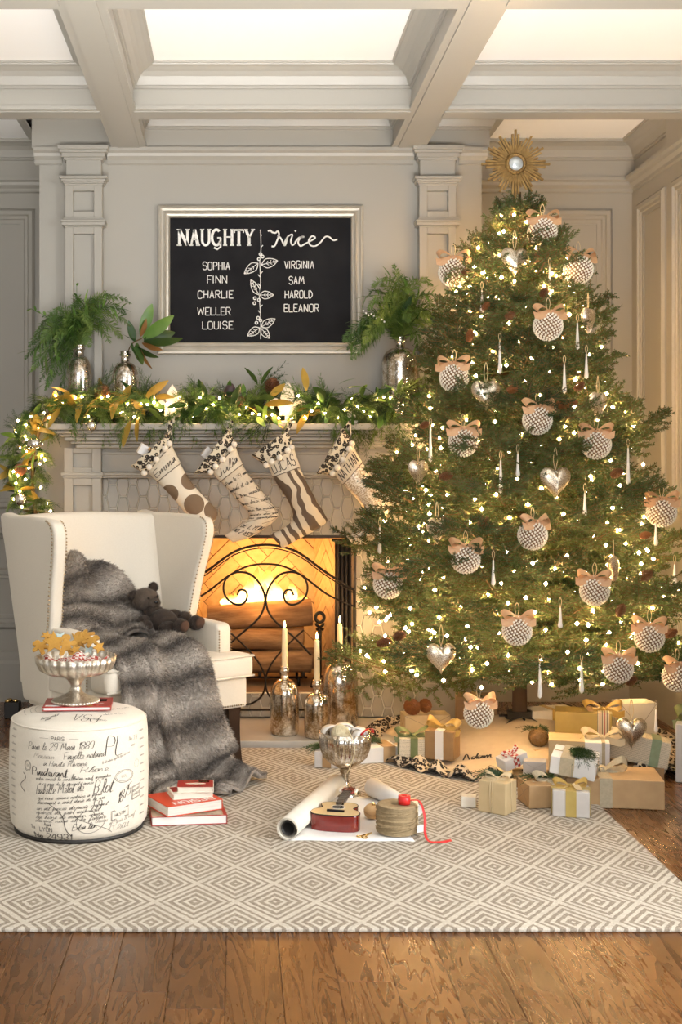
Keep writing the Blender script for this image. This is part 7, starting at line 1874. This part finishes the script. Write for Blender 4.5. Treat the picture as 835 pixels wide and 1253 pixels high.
def heart(p, s, label, rz=0.0):
    t = thing('glass_heart', label, 'ornament', p, rz, 'mercury glass heart ornaments on the tree')
    if 'heart' not in KIDS:
        mb = MB(); nu_, nv_ = 36, 10; vs = []; fs = []
        ol_ = []
        for i in range(nu_):
            a = 2*PI*i/nu_; x = 0.80*math.sin(a)**3; z_ = (0.8125*math.cos(a)-0.3125*math.cos(2*a)-0.125*math.cos(3*a)-0.0625*math.cos(4*a)); ol_.append((x*1.15, z_*1.05))
        for sgn in (-1, 1):
            for j in range(nv_):
                k_ = 1-j/nv_; th = 0.42*math.sqrt(1-k_*k_)
                for (x, z_) in ol_: vs.append((x*k_, sgn*th, (z_-0.05)*k_+0.05))
        for sgn, off in ((0, 0), (1, nu_*nv_)):
            for j in range(nv_-1):
                for i in range(nu_): a = off+j*nu_+i; b = off+j*nu_+(i+1) % nu_; fs.append((a, b, b+nu_, a+nu_))
            vs.append((0, (-1 if sgn == 0 else 1)*0.42, 0.05)); c = len(vs)-1
            for i in range(nu_): fs.append((off+(nv_-1)*nu_+i, off+(nv_-1)*nu_+(i+1) % nu_, c))
        mb.add(vs, fs, True); me = mb.mesh('heart'); me.materials.append(MT['heart']); KIDS['heart'] = me
    o = obj('glass', KIDS['heart'], None, t); o.scale = (s,)*3
    MB().lathe([(s*0.14, s*0.36), (s*0.14, s*0.52), (s*0.08, s*0.58), (0, s*0.58)], 10).build('cap', MT['silver'], t)
    MB().tube(catmull([(0, 0, s*0.55), (-s*0.12, 0, s*1.2), (0, 0, s*1.9), (s*0.12, 0, s*1.2), (0, 0, s*0.55)], 4), 0.0012, 4).build('hanging_loop', MT['string'], t)
HL = 'mercury glass heart ornament hung among the fir boughs'
for (px, py, s, rz, lab) in ((630, 318, 16, 0.2, HL), (595, 481, 16.5, 0.0, HL), (512, 576, 14, 0.6, HL), (535, 647, 14.5, 0.5, HL), (680, 588, 18, 0.15, HL), (540, 803, 17, 0.1, HL), (732, 494, 15, 0.7, HL), (720, 390, 14, 0.9, HL), (751, 693, 14, 1.2, HL), (773, 894, 17, -0.1, 'tarnished glass heart hanging low in front of the gifts')):
    p = tree_point(px, py, 1.07); heart(p, s*1.2/scale_at(p.y), lab, rz)
def icicle(p, l, label):
    t = thing('glass_icicle', label, 'ornament', p, 0, 'glass icicle ornaments on the tree')
    MB().lathe([(0, 0), (0.003, -0.002), (0.0042, -l*0.3), (0.0060, -l*0.65), (0.0082, -l*0.85), (0.0074, -l*0.94), (0, -l)], 10, rfun=lambda w, z: 1+0.12*math.sin(w*3+z*220)).build('glass', MT['crystal'], t)
    MB().tube(catmull([(0, 0, -0.002), (-0.005, 0, 0.02), (0, 0, 0.034), (0.005, 0, 0.02), (0, 0, -0.002)], 3), 0.001, 4).build('hanging_loop', MT['string'], t)
ICI = [(590, 355, 383), (673, 326, 365), (612, 418, 458), (707, 395, 428), (718, 433, 464), (527, 522, 566), (613, 563, 604), (634, 555, 584), (691, 446, 482), (769, 548, 594), (716, 603, 632), (465, 645, 678), (604, 685, 717), (661, 812, 855), (712, 810, 849), (686, 743, 769), (803, 868, 897), (826, 690, 717), (803, 640, 668)]
for (px, y0, y1) in ICI:
    p = tree_point(px, y0, 1.07); s = scale_at(p.y); icicle(p, (y1-y0)/s, 'slender glass icicle ornament on the Christmas tree')
CON = [(575, 411, 0.016, 0.052, 0.1, 'conetip'), (656, 316, 0.016, 0.045, 0.6, 'cone'), (568, 334, 0.018, 0.04, 1.2, 'cone'), (666, 358, 0.017, 0.045, 0.4, 'cone'), (624, 386, 0.017, 0.04, 1.0, 'cone'), (595, 375, 0.015, 0.04, 0.5, 'conetip'), (687, 499, 0.018, 0.055, -0.7, 'conetip'), (700, 494, 0.015, 0.045, 1.2, 'conetip'), (709, 473, 0.017, 0.045, 0.8, 'cone'), (755, 579, 0.018, 0.05, 1.0, 'cone'), (628, 476, 0.017, 0.05, 1.2, 'conetip'), (546, 583, 0.018, 0.055, 1.3, 'cone'), (592, 640, 0.02, 0.05, 0.7, 'cone'), (470, 786, 0.018, 0.06, 1.25, 'cone'), (489, 778, 0.019, 0.05, 1.1, 'cone'), (791, 704, 0.02, 0.05, 0.9, 'cone'), (760, 747, 0.018, 0.05, 0.3, 'cone'), (821, 775, 0.018, 0.05, 1.1, 'cone'), (773, 833, 0.017, 0.045, 0.9, 'cone'), (790, 655, 0.015, 0.045, 1.3, 'conetip'), (520, 520, 0.015, 0.04, 1.1, 'cone')]
cone_me = {}
for (px, py, r, l, ry, m_) in CON:
    p = tree_point(px, py, 1.07)
    if m_ not in cone_me:
        o = pine_cone(p, 0.018, 0.05, (0.3, ry, 0), 'brown pine cone clipped to a bough of the Christmas tree', 'pine cones on the tree', m_); cone_me[m_] = o
        if m_ == 'conetip': o['label'] = 'orange-brown pine cone clipped to a tree bough'; o['group'] = 'orange pine cones on the tree'
    else:
        o = cone_me[m_].copy(); COL.objects.link(o); o.location = p; o.rotation_euler = (0.3, ry, 0)
    o.scale = (r/0.018, r/0.018, l/0.05)

# labels by height on the tree
ORD = ['highest', 'second highest', 'third highest', 'fourth highest', 'fifth highest', 'sixth highest', 'seventh highest', 'eighth highest', 'ninth highest', 'tenth highest', 'eleventh highest', 'twelfth highest', 'thirteenth highest', 'fourteenth highest', 'fifteenth highest', 'sixteenth highest', 'seventeenth highest', 'eighteenth highest', 'nineteenth highest', 'twentieth highest']
for grp, txt in (('beaded ball ornaments on the tree', 'silver beaded ball with tan bow, %s of its kind on the tree'), ('mercury glass heart ornaments on the tree', 'mercury glass heart, %s of its kind on the tree'), ('glass icicle ornaments on the tree', 'slender glass icicle, %s of its kind on the tree'), ('pine cones on the tree', 'dark brown pine cone, %s of its kind on the tree'), ('orange pine cones on the tree', 'long orange-brown pine cone, %s of its kind on the tree')):
    os_ = sorted([o for o in COL.objects if o.get('group') == grp and o.parent is None], key=lambda o: -o.location.z)
    for i, o in enumerate(os_): o['label'] = txt % ORD[i]

# ------------------------------------------------------------------ tree skirt
skirt = thing('tree_skirt', 'cream canvas tree skirt with leopard ruffle and a name', 'tree skirt', (TX, TY, 0))
SR = 0.645
def skz(r, a): return RUGZ+0.004+0.13*max(0, 1-r/0.55)**1.1+0.010*(1+math.sin(a*7+1))*min(1, r/0.4)*0.6+0.006*math.sin(a*3)
def skp(u, v):
    a = 2*PI*u; r = 0.06+(SR-0.08-0.06)*v
    return (r*math.cos(a), min(r*math.sin(a), 0.42), skz(r, a))
o = MB().surf(skp, 96, 14).build('canvas', MT['canvas'], skirt); q = o.modifiers.new('s', 'SOLIDIFY'); q.thickness = 0.003; q.offset = 1
def rup(u, v):
    a = 2*PI*u; r = SR-0.085+0.095*v; h = skz(SR-0.08, a)*(1-v)+v*RUGZ+0.004
    return (r*math.cos(a), min(r*math.sin(a), 0.44), h+0.020*math.sin(PI*v)*(1.0+0.8*math.sin(a*38+2*math.sin(a*5)))+0.012*v*(1+math.sin(a*38+1.0)))
MT['leopard2'] = leopard('leopard_ruffle', (0.55, 0.46, 0.33), (0.016, 0.012, 0.010), (0.30, 0.22, 0.14), 58)
o = MB().surf(rup, 420, 8).build('leopard_ruffle', MT['leopard2'], skirt); q = o.modifiers.new('s', 'SOLIDIFY'); q.thickness = 0.003
ls, wd = lay_text('Adam', 0.034, 0.3, True); mb = MB()
aC = ground(567, 931, 0.035)
def adp(u, v):
    x = aC.x-TX+u*1.05; y = aC.y-TY+v*1.5-u*0.10; r = math.hypot(x, y); a = math.atan2(y, x); return Vector((x, y, skz(r, a)+0.0045)), Vector((0, 0, 1))
ink(mb, ls, adp, 0.0026, 0.4); mb.build('name_embroidery', MT['ink'], skirt)

# ------------------------------------------------------------------ gifts
FANME = fans
def gift(label, px, py, w, d, h, rz, wrap, z=RUGZ, ribbon=None, rib_w=0.03, dirs='y', bow=None, bow_s=0.05, tilt=(0, 0), twine=False, end=None, sprig=False, tag_=False, anchor='front', fold=True, world=None, extra=None):
    """box wrapped in paper; px,py = photographed foot of the nearest lower corner"""
    if world is None:
        p = ground(px, py, z); c, s = math.cos(rz), math.sin(rz)
        # nearest corner offset
        cs = [(sx*w/2*c-sy*d/2*s, sx*w/2*s+sy*d/2*c) for sx in (-1, 1) for sy in (-1, 1)]; near = min(cs, key=lambda q: q[1])
        if anchor == 'front': loc = Vector((p.x-near[0], p.y-near[1], z+0.0008))
        else: loc = Vector((p.x, p.y-near[1], z+0.0008))
    else: loc = Vector(world)
    t = thing('gift_box', label, 'gift', loc, (tilt[0], tilt[1], rz), 'wrapped gifts under the tree')
    o = MB().box(-w/2, w/2, -d/2, d/2, 0, h).build('wrapped_box', MT[wrap], t); bevel(o, 0.003, 2)
    e = 0.0012
    if end:                           # a paper sleeve that covers only part of the box
        MB().box(-w/2-e, w/2*end[1], -d/2-e, d/2+e, 0.0006, h+e).build('paper_sleeve', MT[end[0]], t)
    if ribbon:
        if 'y' in dirs:               # band over top, front and back
            x0 = 0.0 if not isinstance(rib_w, tuple) else rib_w[1]; rw = rib_w if not isinstance(rib_w, tuple) else rib_w[0]
            mb = MB(); f = 2.2*e
            mb.box(x0-rw/2, x0+rw/2, -d/2-f, -d/2, 0.001, h+f); mb.box(x0-rw/2, x0+rw/2, d/2, d/2+f, 0.001, h+f); mb.box(x0-rw/2, x0+rw/2, -d/2, d/2, h, h+f); mb.build('ribbon_band', MT[ribbon], t)
        if 'x' in dirs:
            rw = rib_w if not isinstance(rib_w, tuple) else rib_w[0]; mb = MB(); f = 2.6*e
            mb.box(-w/2-f, -w/2, -rw/2, rw/2, 0.001, h+f); mb.box(w/2, w/2+f, -rw/2, rw/2, 0.001, h+f); mb.box(-w/2, w/2, -rw/2, rw/2, h, h+f); mb.build('ribbon_band', MT[ribbon], t)
    if fold:                          # envelope folds on the two ends
        mb = MB()
        for s in (-1, 1):
            X = s*(w/2+0.0007)
            for (y0, z0, y1, z1) in ((-d/2, 0.002, 0, h*0.48), (d/2, 0.002, 0, h*0.48), (-d/2, h-0.002, 0, h*0.52), (d/2, h-0.002, 0, h*0.52)): mb.strip([(X, y0, z0), (X, y1, z1)], 0.0009, up=(s, 0, 0))
        for (x0, z0, x1, z1) in ((-w/2, 0.002, 0, h*0.48), (w/2, 0.002, 0, h*0.48), (-w/2, h-0.002, 0, h*0.52), (w/2, h-0.002, 0, h*0.52)):
            if not ('y' in dirs and ribbon): mb.strip([(x0, -d/2-0.0007, z0), (x1, -d/2-0.0007, z1)], 0.0009, up=(0, -1, 0))
        mb.build('fold_lines', MT['fold_'+wrap] if 'fold_'+wrap in MT else MT['foldline'], t, fix=False)
    if twine:
        for dx in (-0.004, 0.003):
            q_ = [(dx, -d/2-0.002, 0.002), (dx*1.5, -d/2-0.002, h*0.6), (dx, -d/2-0.001, h+0.002), (dx, d/2+0.001, h+0.002), (dx, d/2+0.002, 0.002)]; MB().tube(q_, 0.0014, 4).build('twine', MT['string'], t)
        q_ = [(-w/2-0.002, 0, 0.002), (-w/2-0.001, 0, h+0.002), (w/2+0.001, 0, h+0.002), (w/2+0.002, 0, 0.002)]; MB().tube(q_, 0.0014, 4).build('twine', MT['string'], t)
    if bow: bow_parts(t, ((rib_w[1] if isinstance(rib_w, tuple) else 0), 0, h+0.004), bow_s*1.3, MT[bow], True, 'bow', 0.2, 0.40)
    if sprig:
        for k_ in range(2):
            o = obj('fir_sprig', FANME[3+k_], None, t, (0.0, 0, h+0.010), (0.1, 0.05, (2.6 if k_ else 0.2) if sprig is True else sprig+k_*0.5)); o.scale = (0.62,)*3
    if tag_:
        mb = MB(); mb.prism([(-0.012, -0.02), (0.012, -0.02), (0.012, 0.014), (0, 0.022), (-0.012, 0.014)], 0, 0.0008, 'xy'); mb.build('gift_tag', MT[tag_], t, (0.02, -d/2*0.35, h+0.009), (0.35, 0.1, 0.5))
    if extra: extra(t, w, d, h)
    return t
MT['foldline'] = mat('paper_crease', (0.30, 0.24, 0.17), 0.9)
MT['fold_white'] = mat('white_crease', (0.45, 0.43, 0.40), 0.9); MT['fold_silverwrap'] = MT['fold_white']
def print_paper():
    m, nt, p = _nt('text_print_paper'); tc = N(nt, 'ShaderNodeTexCoord'); mp = N(nt, 'ShaderNodeMapping'); mp.inputs['Scale'].default_value = (60, 60, 200); L(nt, tc.outputs['Object'], mp.inputs[0])
    w = N(nt, 'ShaderNodeTexNoise', i_Scale=6.0, i_Detail=1.0); L(nt, mp.outputs[0], w.inputs['Vector']); sp = N(nt, 'ShaderNodeSeparateXYZ'); L(nt, tc.outputs['Object'], sp.inputs[0])
    ln2 = math_n(nt, 'LESS_THAN', math_n(nt, 'FRACT', math_n(nt, 'MULTIPLY', math_n(nt, 'ADD', sp.outputs[2], math_n(nt, 'MULTIPLY', sp.outputs[1], 0.7)), 190.0)), 0.45)
    f = math_n(nt, 'MULTIPLY', ln2, math_n(nt, 'GREATER_THAN', w.outputs['Fac'], 0.48)); L(nt, mix_c(nt, f, (0.66, 0.58, 0.43), (0.34, 0.28, 0.20)), p.inputs['Base Color']); p.inputs['Roughness'].default_value = 0.7; return m
MT['printpaper'] = print_paper(); MT['fold_printpaper'] = MT['foldline']
def stripes():
    m, nt, p = _nt('striped_ribbon'); tc = N(nt, 'ShaderNodeTexCoord'); sp = N(nt, 'ShaderNodeSeparateXYZ'); L(nt, tc.outputs['Object'], sp.inputs[0])
    f = math_n(nt, 'FRACT', math_n(nt, 'MULTIPLY', sp.outputs[0], 55.0)); L(nt, ramp(nt, f, [(0, (0.70, 0.62, 0.48)), (0.34, (0.42, 0.06, 0.04)), (0.5, (0.70, 0.62, 0.48)), (0.8, (0.16, 0.15, 0.10))], 'CONSTANT').outputs[0], p.inputs['Base Color']); return m
MT['stripes'] = stripes()
D = math.radians
# front row on the rug
gift('light kraft box tied with twine and a fir sprig in the front row', 619, 999, 0.100, 0.085, 0.105, D(-38), 'kraftlight', twine=True, bow='string', bow_s=0.035, sprig=2.3, fold=False)
gift('tiny cream box beside the light kraft twine box', 583, 989, 0.050, 0.045, 0.036, D(-12), 'paperwarm', fold=False)
gift('pale silver gift with olive ribbon and star bow in front row', 722, 1002, 0.118, 0.095, 0.085, D(-14), 'silverwrap', ribbon='olivegold', rib_w=0.034, bow='goldribbon', bow_s=0.045, tag_='kraftlight', dirs='yx')
gift('brown kraft gift with wide burlap ribbon behind the twine box', 648, 990, 0.142, 0.12, 0.078, D(6), 'kraft', ribbon='burlap', rib_w=(0.034, 0.025), bow='burlap', bow_s=0.05, sprig=True)
def spruce(t, w, d, h):
    for i, (a, x) in enumerate(((-0.6, -0.02), (-0.9, 0.0), (-0.3, -0.01))):
        o = obj('spruce_sprig', FANME[3+i % 2], None, t, (x, 0.01, h+0.008), (0.1, 0, a)); o.scale = (0.7,)*3
t5 = gift('white gift with kraft band and spruce sprig resting on two boxes', 0, 0, 0.150, 0.12, 0.062, D(-22), 'white', ribbon='burlap', rib_w=(0.045, -0.02), twine=True, world=Vector((ground(702, 985, 0).x, ground(702, 985, 0).y-0.005, RUGZ+0.106)), tilt=(0.14, 0.12), extra=spruce)
gift('large flat kraft box with pale ribbon on the bare floor', 814, 992, 0.325, 0.20, 0.098, D(-9), 'kraft', z=0.0, ribbon='burlap', rib_w=(0.042, -0.03), bow='burlap', bow_s=0.075, fold=False)
# second row
gift('white-ended gift in a kraft sleeve tied with rope', 0, 0, 0.215, 0.14, 0.115, D(-14), 'white', end=('kraftlight', 0.18), ribbon='burlap', rib_w=(0.012, 0.085), bow='string', bow_s=0.06, world=Vector((ground(708, 960, 0).x+0.02, ground(708, 960, 0).y+0.065, RUGZ+0.030)), tilt=(0.0, 0.0))
gift('plain kraft box supporting the rope-tied gift', 0, 0, 0.17, 0.12, 0.028, D(-14), 'kraft', world=Vector((ground(708, 960, 0).x+0.02, ground(708, 960, 0).y+0.065, RUGZ+0.001)))
gift('olive gold gift with striped ribbon, highest of the pile', 0, 0, 0.215, 0.12, 0.115, D(-16), 'olivegold', ribbon='stripes', rib_w=(0.045, 0.075), bow='goldribbon', bow_s=0.06, tag_='kraft', world=Vector((1.36, -0.75, RUGZ+0.085)))
gift('kraft box carrying the olive gold gift', 0, 0, 0.23, 0.14, 0.08, D(-10), 'kraft', world=Vector((1.36, -0.75, RUGZ+0.003)))
gift('script-printed gift with sage ribbon leaning behind the flat kraft box', 0, 0, 0.215, 0.10, 0.10, D(-16), 'printpaper', ribbon='sage', rib_w=(0.034, 0.055), world=Vector((1.505, -0.95, 0.06)), tilt=(0.0, 0.16))
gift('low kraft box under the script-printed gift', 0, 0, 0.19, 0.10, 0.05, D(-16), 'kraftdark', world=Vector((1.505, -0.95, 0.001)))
gift('tall taupe gift with moss green ribbon and bow by the wall', 0, 0, 0.20, 0.17, 0.215, D(-24), 'silverwrap', ribbon='green', rib_w=0.045, bow='green', bow_s=0.085, world=Vector((1.745, -1.0, 0.001)), dirs='yx')
gift('white gift box behind the hanging glass heart', 0, 0, 0.15, 0.10, 0.21, D(6), 'paperwarm', world=Vector((1.62, -0.56, 0.001)))
gift('small white gift with red gingham ribbon leaning on the skirt', 0, 0, 0.100, 0.06, 0.042, D(22), 'white', ribbon='gingham', rib_w=0.026, bow='gingham', bow_s=0.032, world=Vector((ground(628, 945, 0.05).x, ground(628, 945, 0.05).y, 0.078)), tilt=(0.1, -0.28), fold=False)
gift('small silver gift tucked beside the red gingham gift', 0, 0, 0.082, 0.06, 0.05, D(-15), 'silverwrap', world=Vector((ground(653, 950, 0.05).x+0.01, ground(653, 950, 0.05).y+0.02, 0.055)))
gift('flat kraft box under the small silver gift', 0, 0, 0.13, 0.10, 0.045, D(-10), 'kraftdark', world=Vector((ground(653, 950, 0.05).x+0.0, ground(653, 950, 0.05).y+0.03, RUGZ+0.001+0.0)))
# on the left of the skirt
gift('text-printed gift with green ribbon on the left of the skirt', 0, 0, 0.115, 0.09, 0.072, D(-4), 'printpaper', ribbon='green', rib_w=0.028, bow='green', bow_s=0.055, world=Vector((ground(507, 930, 0.03).x, ground(507, 930, 0.03).y+0.02, 0.045)), dirs='yx')
def conebow(t, w, d, h): bow_parts(t, (0.0, 0.0, h+0.006), 0.075, MT['goldribbon'], True, 'bow', -0.3, 0.45)
gift('dark kraft gift with white ribbon and gold bow on the skirt', 0, 0, 0.115, 0.10, 0.110, D(-24), 'kraftdark', ribbon='whiterib', rib_w=0.032, world=Vector((ground(544, 934, 0.03).x, ground(544, 934, 0.03).y+0.045, 0.043)), extra=conebow)
gift('tan gift behind the green-ribboned gift carrying gilded cones', 0, 0, 0.19, 0.10, 0.10, D(4), 'kraftlight', world=Vector((ground(530, 920, 0.03).x, ground(530, 920, 0.03).y+0.20, 0.046)))
gift('flat white gift with kraft ribbon lying behind the goblet', 0, 0, 0.20, 0.12, 0.060, D(14), 'white', ribbon='kraft', rib_w=(0.05, 0.06), world=Vector((ground(455, 935, RUGZ).x, ground(455, 935, RUGZ).y+0.07, RUGZ+0.0008)), sprig=0.6)
gift('small grey gift with brown ribbon behind the goblet', 0, 0, 0.095, 0.07, 0.062, D(-10), 'silverwrap', ribbon='kraftdark', rib_w=0.034, world=Vector((ground(402, 940, RUGZ).x, ground(402, 940, RUGZ).y+0.035, RUGZ+0.0008)), sprig=2.6)
gift('brown gift with gold stripes deep under the tree', 0, 0, 0.17, 0.12, 0.16, D(-8), 'kraftdark', ribbon='goldribbon', rib_w=0.03, world=Vector((1.02, -0.33, 0.035)))
gift('long cream gift lying beneath the lowest boughs by trunk', 0, 0, 0.22, 0.10, 0.06, D(18), 'paperwarm', ribbon='goldribbon', rib_w=0.02, world=Vector((1.30, -0.44, 0.10)))
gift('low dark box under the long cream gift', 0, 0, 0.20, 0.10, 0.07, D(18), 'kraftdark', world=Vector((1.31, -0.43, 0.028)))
pine_cone(Vector((ground(530, 920, 0.03).x-0.06, ground(530, 920, 0.03).y+0.16, 0.178)), 0.034, 0.06, (0.9, 0.3, 0), 'gilded pine cone on the tan gift at the left', 'gilded pine cones on a gift', 'conetip')
pine_cone(Vector((ground(530, 920, 0.03).x+0.0, ground(530, 920, 0.03).y+0.20, 0.176)), 0.028, 0.05, (1.3, 0.3, 0.4), 'smaller silver-tipped pine cone on the tan gift', 'gilded pine cones on a gift', 'conetip')
# kraft bundle with fir and a lace ball
bq = Vector((ground(664, 945, 0.0).x, ground(664, 945, 0.0).y+0.08, 0.0))
t = thing('lace_ball', 'gold lace ball tied with fir sprigs on the pile', 'ornament', bq+Vector((0.005, 0, 0.117)))
MB().sphere((0, 0, 0), 0.036, 20, 14).build('core', MT['kraftdark'], t)
mb = MB()
for k_ in range(70):
    z_ = 1-2*(k_+0.5)/70; a = k_*2.39996; q = math.sqrt(1-z_*z_); c = Vector((q*math.cos(a), q*math.sin(a), z_)); u = c.orthogonal().normalized(); v = c.cross(u); mb.tube([c*0.0368+(u*math.cos(w)+v*math.sin(w))*0.0062 for w in [2*PI*i/8 for i in range(8)]], 0.0013, 3, closed=True)
tag(mb.build('lace', MT['gold'], t), kind='stuff')
for k_ in range(2): o = obj('fir_sprig', fans[3+k_], None, t, (0, -0.01, 0.03), (0.2, 0, 0.8+1.6*k_)); o.scale = (0.5,)*3
gift('crumpled kraft parcel under the gold lace ball', 0, 0, 0.10, 0.09, 0.062, D(30), 'kraft', world=bq+Vector((0, 0.01, RUGZ+0.004)))
